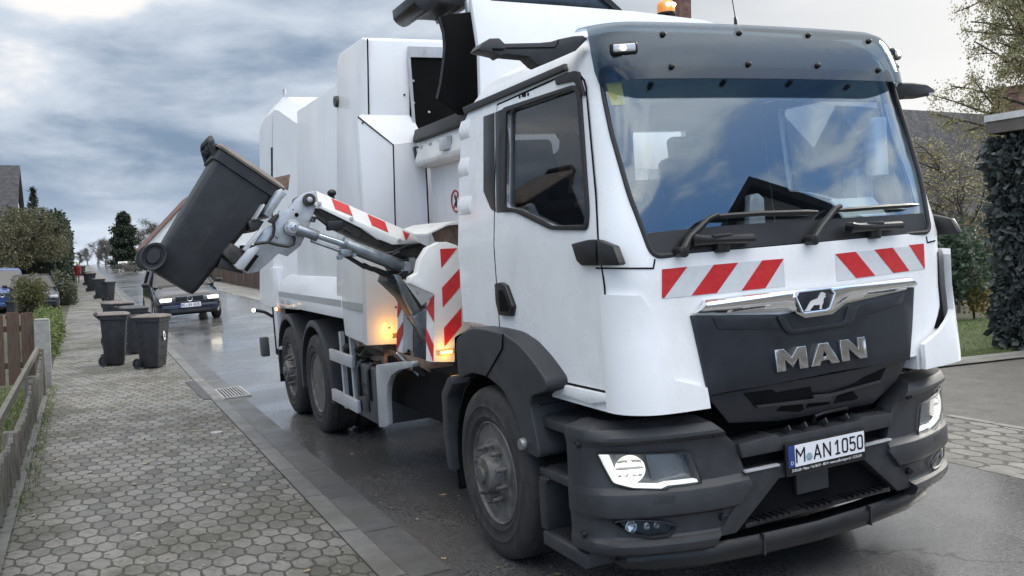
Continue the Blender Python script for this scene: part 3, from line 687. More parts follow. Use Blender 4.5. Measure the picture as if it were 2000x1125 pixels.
# number plate
GLYPH = {'M': [[(0, 0), (0, 1), (.5, .45), (1, 1), (1, 0)]], 'A': [[(0, 0), (.5, 1), (1, 0)], [(.2, .3), (.8, .3)]], 'N': [[(0, 0), (0, 1), (1, 0), (1, 1)]], '1': [[(.1, .78), (.55, 1), (.55, 0)], [(.15, 0), (.95, 0)]],
         '0': [[(.2, 0), (0, .14), (0, .86), (.2, 1), (.8, 1), (1, .86), (1, .14), (.8, 0), (.2, 0)]], '5': [[(.95, 1), (.08, 1), (.04, .56), (.7, .60), (1, .45), (1, .14), (.78, 0), (.2, 0), (0, .12)]], 'I': [[(.5, 0), (.5, 1)], [(.1, 0), (.9, 0)], [(.1, 1), (.9, 1)]],
         'U': [[(0, 1), (0, .14), (.2, 0), (.8, 0), (1, .14), (1, 1)]], 'H': [[(0, 0), (0, 1)], [(1, 0), (1, 1)], [(0, .5), (1, .5)]], '8': [[(.2, 0), (0, .12), (0, .4), (.2, .52), (.8, .52), (1, .4), (1, .12), (.8, 0), (.2, 0)], [(.2, .52), (.06, .64), (.06, .88), (.22, 1), (.78, 1), (.94, .88), (.94, .64), (.8, .52)]],
         '6': [[(.9, .9), (.7, 1), (.2, 1), (0, .86), (0, .14), (.2, 0), (.8, 0), (1, .14), (1, .42), (.8, .54), (0, .54)]]}
def plate(parent, org, yaw, text, wd=.52, hg=.11, frame=True, small=None):
    mt = Matrix.Translation(org) @ Matrix.Rotation(yaw, 4, 'Z') @ UPRIGHT
    def put(name, bm, mat, par): bm.transform(mt); return obj(name, bm, mat, par, 0)
    w = new()
    if frame: bbox(w, (-wd/2-.012, -.045, -.022), (wd/2+.012, hg+.012, -.002), .004)
    else: bbox(w, (-wd/2-.006, -.006, -.012), (wd/2+.006, hg+.006, -.002))
    pl = put('number_plate', w, M_['black'], parent)
    w = new(); bbox(w, (-wd/2+.043, 0, -.002), (wd/2, hg, .001)); put('plate_face', w, M_['platewhite'], pl)
    w = new(); bbox(w, (-wd/2, 0, -.002), (-wd/2+.043, hg, .001)); put('country_strip', w, M_['plateblue'], pl)
    w = textmesh('D', .026, .0006); bmesh.ops.translate(w, vec=(-wd/2+.013, .014, .0018), verts=w.verts); put('plate_letter', w, M_['whiteink'], pl)
    for tx, x0, x1 in text:
        w = new(); n_ = len(tx); cw = (x1-x0)/(n_+(n_-1)*.22); sw = .0098
        for i, ch in enumerate(tx):
            ox = x0+i*cw*1.22; kx = cw-sw
            for ln in GLYPH[ch]:
                P = [Vector((ox+sw/2+a*kx, .016+sw/2+b*(.078-sw), .0018)) for a, b in ln]
                for p, q in zip(P, P[1:]):
                    d = (q-p).normalized(); nn = Vector((-d.y, d.x, 0))*sw/2; e_ = d*sw*.32
                    prism(w, [p-e_-nn, q+e_-nn, q+e_+nn, p-e_+nn], (0, 0, .0006))
        put('plate_text', w, M_['ink'], pl)
    w = new(); t = new(); bmesh.ops.create_circle(t, cap_ends=True, radius=.021, segments=24); add(w, t, Matrix.Translation((-.123 if frame else -.09, .038, .002))); put('plate_seal', w, plain('plate_seal_blue', (.25, .33, .40), .4, var=.4, vscale=120), pl)
    if small:
        w = textmesh(small, .019, .0004, .82); xs = [v.co.x for v in w.verts]; m_ = (min(xs)+max(xs))/2
        bmesh.ops.translate(w, vec=(-m_, -.024, -.0012), verts=w.verts); put('dealer_line', w, M_['whiteink'], pl)
    return pl
plate(T, (.0064, -1.474, .686), 0, [('M', -.212, -.150), ('AN', -.095, .025), ('1050', .048, .250)], small='ZOELLER \u2022 Mainz \u2022 Tel. 06131 - 887-0 \u2022 www.zoeller-kipper.de \u2022 ZOELLER')
# ---- steps, wheel arch, mudguard
def sideX(px, x): return [(p.y, p.z) for p in (TX(a, b, x) for a, b in px)]
fen_px = [(889, 663), (903, 650), (920, 640), (950, 644), (983, 652), (1012, 672), (1041, 706), (1066, 743), (1067, 764), (1036, 775), (1034, 792), (1046, 850), (1056, 899), (1023, 882), (1016, 845), (1006, 811), (981, 761), (950, 736), (920, 728), (895, 741)]
fp = smoothpoly(sideX(fen_px, -1.25), .055, 3)
stp = []
for s in (1, -1):
    w = new()
    t = new(); prism(t, [(-1.25, y, z) for y, z in fp], (.34, 0, 0), .04, 4); add(w, t)
    fo = obj('front_fender', mirror(w) if s < 0 else w, M_['plastic'], T, 35)
    a, b = TX(983, 652, -1.25), TX(950, 736, -1.25); w = new(); tube(w, [(-1.252, a.y, a.z), (-1.254, a.y+.02, (a.z*.7+b.z*.3)), (-1.252, b.y, b.z)], .005, 6); obj('fender_joint', mirror(w) if s < 0 else w, M_['matte'], fo)
    p = TX(1024, 867, -1.25); w = new(); lathe(w, [(.001, -.03), (.03, -.028), (.036, -.018), (.036, .01), (.001, .01)], 'X', p, 24); obj('side_marker', mirror(w) if s < 0 else w, M_['housing'], fo, 40)
    # liner of the arch and the flap behind the wheel
    w = new(); rings = []
    for k in range(13):
        a = R(-20+k*190/12); rings.append([(-1.2, .64*math.cos(a), .52+.62*math.sin(a)), (-.80, .64*math.cos(a), .52+.62*math.sin(a)), (-.80, .66*math.cos(a), .52+.64*math.sin(a)), (-1.2, .66*math.cos(a), .52+.64*math.sin(a))])
    loft(w, rings); bmesh.ops.recalc_face_normals(w, faces=w.faces); obj('arch_liner', mirror(w) if s < 0 else w, M_['matte'], T)
    w = new(); prism(w, sum([[(-1.25, y, z)] for y, z in ((.62, 1.04), (.56, 1.06), (.54, 1.0), (.66, .90), (.70, .60), (.66, .40), (.74, .40), (.78, .62), (.76, .92))], []), (.36, 0, 0), .012); fl = obj('mudguard', mirror(w) if s < 0 else w, M_['plastic'], T)
    w = new(); bbox(w, (-1.2, .68, .26), (-.9, .70, .5)); obj('mud_flap', mirror(w) if s < 0 else w, M_['matte'], fl)
    # entry steps
    w = new(); bbox(w, (-.96, -1.08, .25), (-.92, -.56, 1.1)); bbox(w, (-1.2, -.60, .52), (-.92, -.56, 1.1), .01); so = obj('entry_steps', mirror(w) if s < 0 else w, M_['matte'], T)
    for za, zb_, x in ((.905, .955, -1.19), (.635, .680, -1.21), (.265, .335, -1.235)):
        w = new(); prism(w, [(x, -1.08, za), (x, -1.08, zb_), (x+.02, -1.08, zb_+.008), (-.92, -1.08, zb_+.008), (-.92, -1.08, za)], (0, .50 if za > .3 else .46, 0), .008)
        for k in range(16): bbox(w, (x+.03, -1.06+k*.029, zb_+.006), (-.95, -1.05+k*.029, zb_+.016))
        obj('step_tread', mirror(w) if s < 0 else w, M_['plastic'], so)
    w = new(); prism(w, [(-1.225, y, z) for y, z in ((-.66, .34), (-.66, .60), (-.70, .635), (-.60, .64), (-.575, .60), (-.575, .34))], (.28, 0, 0), .015); obj('step_cheek', mirror(w) if s < 0 else w, M_['plastic'], so)
# ---- wheels
def tyre(bm, o, s, w_=.30):
    pr = [(.300, .02), (.315, 0), (.335, -.010), (.345, -.016), (.352, -.012), (.40, -.020), (.408, -.026), (.416, -.021), (.44, -.022), (.47, -.016), (.505, 0), (.518, .02), (.524, .05), (.525, .08)]
    pts = [(r, h) for r, h in pr]+[(.513, .085), (.513, .097), (.525, .10), (.525, .145), (.513, .148), (.513, .158), (.525, .161)]
    full = pts+[(r, w_-h) for r, h in pts[::-1]]
    lathe(bm, [(r, s*h) for r, h in full], 'X', o, 72, True)
def wheel(x, y, s, kind):
    """s=+1: outer face looks to -X"""
    o = Vector((x, y, .525)); w = new(); tyre(w, o, s); W = thing('wheel', None, None); W.parent = T; W.name = 'wheel'
    obj('tyre', w, M_['rubber'], W, 40)
    w = new()
    if kind == 'front':
        pr = [(.300, .012), (.312, .0), (.306, -.006), (.296, .004), (.288, .03), (.270, .05), (.262, .06), (.240, .030), (.205, .008), (.175, .002), (.14, .0), (.125, -.012), (.118, -.055), (.105, -.075), (.06, -.082), (.001, -.084)]
        lathe(w, [(r, s*h) for r, h in pr], 'X', o, 60)
        obj('rim', w, M_['rim'], W, 40)
        for k in range(10):
            a = 2*math.pi*(k+.5)/10; c, q = math.cos(a), math.sin(a); w = new()
            b0 = o+Vector((s*.004, .168*c, .168*q)); cyl(w, b0, b0-Vector((s*.030, 0, 0)), .021, 6); cyl(w, b0-Vector((s*.0295, 0, 0)), b0-Vector((s*.066, 0, 0)), .014, 10, .012)
            obj('wheel_nut', w, M_['rim'], W, 40)
        w = new(); lathe(w, [(.001, s*-.10), (.05, s*-.10), (.055, s*-.085), (.055, s*-.07), (.001, s*-.07)], 'X', o, 16); obj('hub_cap', w, M_['rim'], W, 40)
        w = new()
        for k in range(10):
            a = 2*math.pi*k/10; c, q = math.cos(a), math.sin(a); n = Vector((-s*.75, .66*c, .66*q)); b0 = o+Vector((s*.034, .236*c, .236*q))
            t = new(); bmesh.ops.create_circle(t, cap_ends=True, radius=.026, segments=16)
            add(w, t, Matrix.Translation(b0+n.normalized()*.004) @ n.to_track_quat('Z', 'Y').to_matrix().to_4x4() @ Matrix.Diagonal((1, .72, 1, 1)))
        obj('rim_hole', w, M_['matte'], W)
    else:
        pr = [(.300, .012), (.312, .0), (.306, -.006), (.294, .004), (.288, .05), (.272, .10), (.262, .17), (.225, .20), (.16, .20), (.12, .195), (.112, .12), (.09, .105), (.001, .10)]
        lathe(w, [(r, s*h) for r, h in pr], 'X', o, 60); obj('rim', w, M_['rim'], W, 40)
    return W
RW = 4.5152
for s in (1, -1):
    X = -s*1.226
    wheel(X, 0, s, 'front'); wheel(X, RW, s, 'rear'); wheel(X, RW+1.33, s, 'front')
    w = new(); tyre(w, Vector((X+s*.34, RW, .525)), s); obj('inner_tyre', w, M_['rubber'], T, 40)
for y in (0, RW, RW+1.33):
    w = new(); cyl(w, (-1.1, y, .5), (1.1, y, .5), .075, 16); bbox(w, (-.16, y-.2, .35), (.16, y+.2, .7), .08); obj('axle', w, M_['greasy'], T)
for s in (-1, 1):
    w = new(); prism(w, [(s*.38, -1.2, .72), (s*.46, -1.2, .72), (s*.46, -1.2, 1.0), (s*.38, -1.2, 1.0)], (0, 8.4, 0)); obj('chassis_rail', w, M_['matte'], T)
w = new(); bbox(w, (-.7, -.9, .7), (.7, .5, 1.3)); obj('engine_block', w, M_['matte'], T)
# ---- inside the cab
w = new(); prism(w, [(-1.04, -1.30, 1.32), (-1.04, -1.27, 1.84), (-1.04, -1.05, 1.90), (-1.04, -.86, 1.86), (-1.04, -.80, 1.70), (-1.04, -.9, 1.32)], (2.08, 0, 0), .03, 3); dash = obj('dashboard', w, M_['interior'], T)
w = new()
for x, y, a, b, r_ in ((.28, -1.02, .16, .10, 10), (.55, -1.10, .2, .12, -15)): box(w, (x, y, 1.905), (a, b, .006), 0, Matrix.Rotation(R(r_), 3, 'Z'))
obj('loose_papers', w, M_['paper'], dash)
w = new(); box(w, (.72, -1.08, 1.97), (.34, .02, .15), .01, Matrix.Rotation(R(-42), 3, 'X')); obj('clipboard', w, M_['paper'], dash)
w = new(); prism(w, [(-.02, -1.0, 1.88), (.10, -1.0, 1.88), (.10, -1.0, 2.06), (.06, -1.0, 2.09), (.0, -1.0, 2.08)], (0, .05, 0), .01); obj('dash_monitor', w, M_['lens'], dash)
for sx in (-.66, .56):
    w = new(); box(w, (sx, -.10, 1.70), (.50, .52, .16), .05, None, 3); se = obj('seat', w, M_['seatfab'], T, 50)
    w = new(); box(w, (sx, .24, 2.08), (.48, .14, .66), .05, Matrix.Rotation(R(-8), 3, 'X'), 3); obj('backrest', w, M_['seatfab'], se, 50)
    w = new(); box(w, (sx, .31, 2.47), (.28, .10, .18), .04, Matrix.Rotation(R(-8), 3, 'X'), 3); obj('headrest', w, M_['seatfab'], se, 50)
    w = new(); bbox(w, (sx-.2, -.25, 1.3), (sx+.2, .2, 1.66), .03); obj('seat_base', w, M_['interior'], se)
w = new(); wc = Vector((-.64, -.64, 1.98)); rt = Matrix.Rotation(R(32), 3, 'X'); tube(w, [wc+rt @ Vector((.225*math.cos(a), 0, .225*math.sin(a))).to_3d() for a in [2*math.pi*k/32 for k in range(33)]], .016, 8, False)
for a in (20, 160, 270): tube(w, [wc, wc+rt @ Vector((.22*math.cos(R(a)), 0, .22*math.sin(R(a))))], .014, 6)
tube(w, [wc, wc+Vector((0, -.25, -.22))], .035, 8); sphere(w, wc, .06, (1, .5, 1)); obj('steering_wheel', w, M_['black'], T)
w = new(); skin(w, [(-.97, 2.57), (-.97, 2.70), (.97, 2.70), (.97, 2.57)], lambda x, z: (x, yF(x, z)+.06, z), (0, .03, 0), .1); obj('header_panel', w, M_['seal'], T)
w = new(); skin(w, [(-.965, 2.55), (-.965, 2.66), (-.90, 2.66), (-.90, 2.55)], lambda x, z: (x, yF(x, z)+.022, z), (0, .003, 0), 0); obj('screen_sticker', w, M_['yellowtape'], wsg)
for x in (.1, .16):
    w = new(); bbox(w, (x, .44, 1.35), (x+.055, .52, 2.85), .01); obj('cab_post', w, M_['interior'], T)
w = new(); cyl(w, (.86, -1.10, 2.15), (.86, -1.10, 2.48), .065, 16); bbox(w, (.8, -1.0, 1.9), (.93, -.9, 2.2)); obj('roller_blind', w, M_['lens'], T)
# roof aerial
p = TY(1437, 40, -.9); w = new(); tube(w, [(p.x, -.9, 2.95), (p.x, -.9, p.z), (p.x-.003, -.9, p.z+.02)], [.01, .011, .006], 8); tube(w, [(p.x-.003, -.9, p.z+.02), (p.x-.05, -.88, p.z+.45)], .003, 6); obj('aerial', w, M_['black'], T)
# ================================================================== the lorry: refuse body
def xb(z): return -1.25+.085*max(0, z-1.35)
def tprism(bm, poly, off=0., bev=.015, both=True):
    t = new(); a = [t.verts.new((xb(z)+off, y, z)) for y, z in poly]; b = [t.verts.new((-(xb(z)+off), y, z)) for y, z in poly]
    n = len(poly); t.faces.new(a[::-1]); t.faces.new(b)
    for i in range(n): t.faces.new((a[i], a[(i+1) % n], b[(i+1) % n], b[i]))
    bmesh.ops.recalc_face_normals(t, faces=t.faces)
    if bev: bevel(t, bev, 2)
    add(bm, t)
def BS(px, py, off=0.):
    p = TX(px, py, -1.2)
    for _ in range(14): p = TX(px, py, xb(p.z)+off)
    return p
def ty(px, y): return [TY(a, b, y) for a, b in px]
zk = zm(480, 0, 2.6792); z7 = zm(480, 560, 3.3091); z6 = zm(240, 260, 2.9412); za = zm(640, 360, 3.31); zi = zm(420, 340, 4.3267)
def extr(name, px, y, dy, mat, parent, bev=.004, smooth=30, seg=2):
    w = new(); prism(w, ty(px, y), (0, dy, 0), bev, seg); return obj(name, w, mat, parent, smooth)
bw = M_['bodywhite']
w = new()
tprism(w, [(3.2, 1.28), (3.2, 3.54), (5.62, 3.56), (5.62, 1.28)], .10)
for z0, z1 in ((1.3, 3.5),):
    pass
body = obj('refuse_body', w, bw, T, 30)
def sect(y, off, zt, zb=1.25):
    l = [(xb(zb)+off, y, zb), (xb(1.35)+off, y, 1.35), (xb(2.2)+off, y, 2.2), (xb(zt-.16)+off, y, zt-.16), (xb(zt)+off+.12, y, zt)]
    return l+[(-a, b, c) for a, b, c in l[::-1]]
w = new(); loft(w, [sect(5.6, .11, 3.56), sect(6.35, .02, 3.84), sect(6.55, .0, 3.87)]); bmesh.ops.recalc_face_normals(w, faces=w.faces); obj('body_rear_frame', w, bw, body, 30)
w = new(); tprism(w, [(6.5, 1.0), (6.5, 3.7), (6.8, 3.7), (6.8, 1.0)], .10, 0); obj('tailgate_joint', w, M_['matte'], body)
w = new(); loft(w, [sect(6.62, .0, 3.85), sect(7.2, .02, 3.87), sect(7.95, .08, 3.82)]); bmesh.ops.recalc_face_normals(w, faces=w.faces); obj('tailgate', w, bw, T, 30)
p = BS(527, 300); w = new(); tube(w, [(xb(3.2)+.02, 6.6, 3.25), (xb(2.4)+.02, 6.6, 2.35)], .035, 10); obj('tailgate_ram', w, M_['black'], body)
q = BS(655, 200, -.01); w = new(); lathe(w, [(.001, -.03), (.05, -.03), (.055, .0), (.055, .02), (.001, .02)], 'X', (xb(q.z)-.0, 3.38, q.z), 20); obj('round_cap', w, M_['greasy'], body, 40)
w = new(); tube(w, [(-.93, 6.4, 3.87), (-.93, 6.4, 3.93), (-.93, 6.32, 3.93), (-.93, 6.32, 3.87)], .012, 6); obj('lifting_eye', w, M_['alu'], body)
# front column of the body and its upper housing
w = new(); tprism(w, [(2.47, 1.10), (2.47, 3.68), (2.60, 3.72), (3.30, 3.74), (3.42, 3.70), (3.42, 1.40), (3.2, 1.36), (3.18, 1.13)], 0., .02); col_ = obj('hopper_column', w, bw, T, 30)
for sx in (1, -1):
    w = new(); tube(w, [(sx*(xb(3.7)+.015), 2.462, 3.68), (sx*(xb(3.05)+.03), 2.462, 3.05)], .006, 6); obj('panel_seam', w, M_['matte'], col_)
# front plate with a sloping ledge on top
low_px = [(717, 675), (775, 672), (840, 640), (838, 440), (830, 276), (768, 283), (699, 229), (712, 420)]
P = ty(low_px, 2.36)
w = new(); prism(w, P, (0, .11, 0), .006); obj('front_plate', w, bw, col_, 30)
A = [P[6], P[5], P[4]]; B_ = ty([(705, 224), (770, 225), (803, 225)], 2.465)
w = new(); va = [w.verts.new(q) for q in A]; vb = [w.verts.new(q) for q in B_]; vc = [w.verts.new(q+Vector((0, .12, -.02))) for q in A]
for i in range(2):
    w.faces.new((va[i], va[i+1], vb[i+1], vb[i])); w.faces.new((va[i+1], va[i], vc[i], vc[i+1])); w.faces.new((vb[i], vb[i+1], vc[i+1], vc[i]))
w.faces.new((va[0], vb[0], vc[0])); w.faces.new((va[2], vc[2], vb[2])); bmesh.ops.recalc_face_normals(w, faces=w.faces); obj('ledge', w, bw, col_, 30)
for px in ([(699, 228), (768, 283), (771, 400), (775, 530)], [(829, 278), (834, 360), (838, 455)]):
    w = new(); tube(w, [q+Vector((0, -.001, 0)) for q in ty(px, 2.36)], .006, 6); obj('panel_seam', w, M_['matte'], col_)
for px in ((708, 240), (760, 640), (773, 600), (811, 180), (790, 185)):
    q = TY(px[0], px[1], 2.36 if px[1] > 228 else 2.465); w = new(); lathe(w, [(.001, -.006), (.008, -.005), (.010, .006), (.001, .006)], 'Y', q, 12); obj('rivet', w, M_['greasy'], col_)
# hopper: side wall, funnel lip, rubber, dark inside, bulkhead behind the cab
w = new(); bbox(w, (-.60, .86, 1.25), (-.56, 2.36, 2.74)); hop = obj('hopper', w, bw, T); w = new(); bbox(w, (.56, .86, 1.25), (.60, 2.36, 2.74)); obj('hopper_wall', w, bw, hop)
for sx in (1, -1):
    w = new(); prism(w, [(-.60*sx, .86, 2.56), (-.74*sx, .86, 2.58), (-.755*sx, .86, 2.62), (-.70*sx, .86, 2.79), (-.60*sx, .86, 2.82)], (0, 1.46, 0), .012); obj('funnel_lip', w, M_['scuffed'], hop, 40)
    w = new(); prism(w, [(-.70*sx, .86, 2.785), (-.745*sx, .86, 2.80), (-.715*sx, .86, 2.90), (-.66*sx, .86, 2.89)], (0, 1.50, 0), .006); obj('rubber_edge', w, M_['seal'], hop, 40)
w = new()
for k in range(6): lathe(w, [(.001, -.01), (.010, -.01), (.013, .0), (.013, .02), (.001, .02)], 'X', (-.735, 1.1+.22*k, 2.735), 10)
obj('lip_bolts', w, M_['alu'], hop)
w = new(); bbox(w, (-.78, 1.5, 2.64), (-.735, 1.66, 2.74), .006); obj('lip_bracket', w, M_['alu'], hop)
q = ty([(809, 286), (829, 284), (831, 308), (814, 313)], 2.30); w = new(); prism(w, q, (0, .05, 0), .006); wl = obj('work_lamp', w, M_['black'], T)
w = new(); c_ = sum(q, Vector())/4; prism(w, [c_+(a-c_)*.7+Vector((0, -.006, 0)) for a in q], (0, .01, 0)); obj('lamp_lens', w, M_['lens'], wl)
w = new(); prism(w, ty([(799, 96), (1010, 96), (1010, 330), (815, 300), (815, 245), (801, 226)], 2.455), (0, .012, 0)); obj('hopper_back', w, M_['matte'], hop)
w = new(); bbox(w, (-.69, 2.435, 3.53), (.66, 2.454, 3.62)); bbox(w, (-.70, 2.435, 2.8), (-.675, 2.453, 3.53)); obj('hopper_frame', w, M_['alu'], hop)
w = new()
for a, b in ((807, 158), (808, 201), (838, 219)): lathe(w, [(.001, -.008), (.010, -.006), (.012, .006), (.001, .006)], 'Y', TY(a, b, 2.452), 10)
obj('back_bolts', w, M_['alu'], hop)
bk = ty([(928, -25), (936, 100), (943, 330), (1460, 330), (1440, 60), (1376, 39), (1240, 22), (1100, 11), (961, 1)], .80)
bk = [(-.80, .8, 3.62)]+[tuple(q) for q in bk[1:]]
w = new(); prism(w, bk, (0, .05, 0), .005); bulk = obj('bulkhead', w, bw, T)
plate_px = zk([(1010, 88), (1060, 74), (1200, 60), (1222, 400), (1215, 590), (1120, 600), (1000, 515), (1018, 440), (1030, 350), (1040, 250), (1034, 170)])
w = new(); prism(w, ty(plate_px, 1.25), (0, .035, 0), .004); cu = obj('curved_guard', w, M_['matte'], T)
w = new(); E_ = ty(zk([(1010, 88), (1034, 170), (1040, 250), (1030, 350), (1018, 440), (1000, 515)]), 1.245); tube(w, E_, .010, 8); obj('guard_edge', w, M_['seal'], cu)
hood_px = zc([(120, -60), (128, 20), (150, 52), (180, 78), (218, 95), (262, 84), (300, 55), (345, 28), (420, 30), (505, 38), (520, 74), (562, 45), (620, 34), (660, 10), (660, -60)])
w = new(); prism(w, ty(hood_px, 1.3), (0, .5, 0), .006); hd = obj('hopper_cover', w, M_['black'], T, 40)
q = TY(918, 14, 1.28); w = new(); box(w, q, (.07, .05, .10), .012); obj('cover_hinge', w, M_['alu'], hd)
w = new(); prism(w, ty(zc([(790, -90), (800, 6), (990, 18), (1480, 62), (1895, 90), (1780, -10), (1700, -90)]), .92), (0, .4, 0), .006); obj('cover_flap', w, plain('blue_black_sheet', (.03, .045, .06), .3, .3, var=.3, vscale=5), hd, 40)
w = new(); prism(w, ty(zc([(1690, -60), (1780, -20), (1895, 86), (1830, 82), (1720, -10)]), .90), (0, .03, 0)); obj('flap_edge', w, M_['black'], hd)
# no-reaching sticker
q = TX(890.5, 393, -.6005); w = new(); sc_ = Matrix.Translation(q) @ Matrix.Rotation(R(-90), 4, 'Y')
ring_ = [(.001+0, 0)]; t = new()
pts = [(-.602, q.y+.085*math.cos(2*math.pi*k/40), q.z+.085*math.sin(2*math.pi*k/40)) for k in range(41)]
tube(w, pts, .008, 6, False); tube(w, [pts[15], pts[35]], .006, 6); st = obj('safety_sticker', w, M_['redink'], hop)
w = new(); prism(w, [(-.602, q.y+a*.05, q.z+b*.05) for a, b in ((-.4, -.9), (.2, -1.1), (.5, -.5), (.3, .1), (.6, .9), (.1, 1.2), (-.2, .6), (-.5, .1))], (.003, 0, 0)); obj('sticker_figure', w, M_['ink'], st)
# lower skirt with the grey band
w = new(); prism(w, [(-1.13, 3.19, 1.66), (-1.155, 3.19, 1.655), (-1.252, 3.19, 1.47), (-1.252, 3.19, 1.29), (-1.13, 3.19, 1.29)], (0, 2.95, 0), .006); sk = obj('skirt', w, bw, T)
w = new(); bbox(w, (-1.2555, 3.2, 1.40), (-1.25, 6.13, 1.462)); obj('grey_band', w, M_['grey_band'], sk)
w = new(); bbox(w, (-1.2535, 2.49, 1.395), (-1.245, 3.17, 1.457)); obj('grey_band', w, M_['grey_band'], col_)
w = new(); prism(w, [(1.13, 3.19, 1.66), (1.155, 3.19, 1.655), (1.252, 3.19, 1.47), (1.252, 3.19, 1.29), (1.13, 3.19, 1.29)], (0, 2.95, 0), .006); obj('skirt', w, bw, T)
for y in (5.55, 5.9): w = new(); box(w, (-1.262, y, 1.36), (.03, .06, .07), .006); obj('skirt_latch', w, M_['alu'], sk)
w = new(); prism(w, [(-1.25, 6.15, 1.25), (-1.25, 6.15, 1.75), (-1.25, 6.58, 1.75), (-1.25, 6.58, .72), (-1.25, 6.42, .72), (-1.25, 6.42, 1.25)], (.12, 0, 0), .01); obj('rear_corner_post', w, bw, T)
w = new(); bbox(w, (-.9, 3.2, 1.0), (.9, 7.4, 1.30)); obj('subframe', w, M_['matte'], T)
w = new(); bbox(w, (-1.1, 6.95, .55), (1.1, 7.5, 1.25)); obj('rear_bumper', w, M_['matte'], T)
w = new(); q = TX(517, 677, -1.32); box(w, (-1.32, q.y, q.z), (.10, .14, .25), .012); obj('tail_lamp', w, M_['toolbox'], T)
w = new(); tube(w, [(-1.24, 6.7, 1.12), (-1.34, 6.7, 1.19), (-1.46, 6.7, 1.225)], .02, 8); so = obj('outline_lamp', w, M_['black'], T)
w = new(); sphere(w, (-1.475, 6.69, 1.228), .022); obj('lamp_bulb', w, M_['warm'], so)
q = BS(544, 614); w = new(); box(w, (-1.255, q.y, 1.24), (.03, .16, .07), .01); am = obj('side_lamp', w, M_['amber'], T); w = new(); sphere(w, (-1.272, q.y-.02, 1.24), .018); obj('lamp_bulb', w, M_['warm'], am)
# rear mudguards, flaps
w = new(); bbox(w, (-1.1, .9, .62), (1.1, 2.4, 1.0)); obj('under_box', w, M_['matte'], T)
for s in (1, -1):
    for cy in (RW, RW+1.33):
        w = new(); rings = []
        for k in range(17):
            a = R(-8+k*196/16); ro, ri = .70, .635
            rings.append([(-1.235, cy+ro*math.cos(a)*.98, .50+ro*math.sin(a)), (-1.25, cy+(ro-.035)*math.cos(a), .50+(ro-.035)*math.sin(a)), (-1.25, cy+ri*math.cos(a), .50+ri*math.sin(a)), (-.80, cy+ri*math.cos(a), .50+ri*math.sin(a)), (-.80, cy+ro*math.cos(a), .50+ro*math.sin(a))])
        loft(w, rings); bmesh.ops.recalc_face_normals(w, faces=w.faces); obj('rear_fender', mirror(w) if s < 0 else w, M_['plastic'], T, 35)
    w = new(); bbox(w, (-1.24, RW+2.03, .30), (-.7, RW+2.06, 1.0)); obj('mud_flap', mirror(w) if s < 0 else w, M_['matte'], T)
    # side guard rails, tool box, splash arch
    w = new(); bbox(w, (-1.25, 3.04, .845), (-1.21, 3.84, .955), .006); bbox(w, (-1.25, 2.96, .44), (-1.21, 3.88, .555), .006); gr = obj('side_guard', mirror(w) if s < 0 else w, M_['alu'], T)
    w = new(); bbox(w, (-1.21, 3.5, .40), (-1.17, 3.56, 1.14)); obj('guard_post', mirror(w) if s < 0 else w, M_['alu'], gr); w = new(); bbox(w, (-1.21, 3.15, .42), (-1.17, 3.20, 1.14)); obj('guard_post', mirror(w) if s < 0 else w, M_['alu'], gr)
    w = new(); prism(w, [(-1.2, y, z) for y, z in ((2.46, .40), (2.46, .84), (2.52, .90), (3.08, .90), (3.13, .84), (3.13, .40))], (.5, 0, 0), .02, 3); tb = obj('tool_box', mirror(w) if s < 0 else w, M_['toolbox'], T)
    for y in (2.62, 2.93):
        w = new(); tube(w, [(-1.0, y, .925), (-1.18, y, .915), (-1.215, y, .86), (-1.215, y, .60)], .022, 8); obj('box_strap', mirror(w) if s < 0 else w, M_['black'], tb)
    w = new(); box(w, (-1.205, 2.78, .56), (.02, .17, .14), .003); box(w, (-1.205, 2.78, .72), (.02, .22, .012)); obj('box_label', mirror(w) if s < 0 else w, M_['black'], tb)
    arc = sideX(z7([(838, 505), (975, 487), (1075, 482), (1075, 520), (985, 540), (935, 575), (912, 640), (906, 720), (915, 905), (860, 908), (848, 700)]), -1.25)
    w = new(); prism(w, [(-1.25, y, z) for y, z in smoothpoly(arc, .03)], (.05, 0, 0), .006); obj('splash_arch', mirror(w) if s < 0 else w, M_['alu'], T, 40)
w = new()
for a, b, r_ in ((680, 681, .05), (703, 684, .035), (716, 690, .03)):
    q = TX(a, b, -1.17); lathe(w, [(.001, -.05), (r_*.6, -.05), (r_*.62, -.03), (r_, -.03), (r_, .04), (.001, .04)], 'X', q, 16)
for k in range(5): tube(w, [(-1.1, 2.5+.1*k, 1.0), (-1.15, 2.6+.1*k, 1.03-.02*k), (-1.12, 3.2, 1.0)], .016, 6)
obj('valve_block', w, M_['greasy'], T, 50)
w = new(); bbox(w, (-1.1, 2.5, .92), (-.6, 3.4, 1.12)); obj('valve_plate', w, M_['rust'], T)
# ---- side-loading arm ------------------------------------------------
YA = 1.55                                                          # near side of the arm
mast = extr('arm_mast', za([(400, 580), (470, 600), (640, 800), (640, 960), (560, 840), (500, 740), (385, 630)]), YA-.05, .25, M_['greasy'], T)
extr('mast_strut', za([(425, 580), (470, 590), (600, 820), (560, 850)]), YA-.12, .07, M_['cylinder'], mast)
extr('mast_sleeve', za([(548, 858), (638, 800), (655, 960), (640, 1010)]), YA-.13, .10, M_['cylinder'], mast, .01)
extr('arm_slide', z7([(985, 425), (1150, 470), (1240, 540), (1312, 655), (1262, 715), (1150, 600)]), YA+.1, .25, M_['rust'], T)
extr('slide_edge', z7([(985, 425), (1262, 712), (1256, 722), (975, 432)]), YA+.08, .03, M_['alu'], T)
extr('slide_plate', z7([(985, 430), (1160, 470), (1340, 500), (1340, 640), (1300, 650), (1200, 560)]), YA-.2, .02, M_['rust'], T)
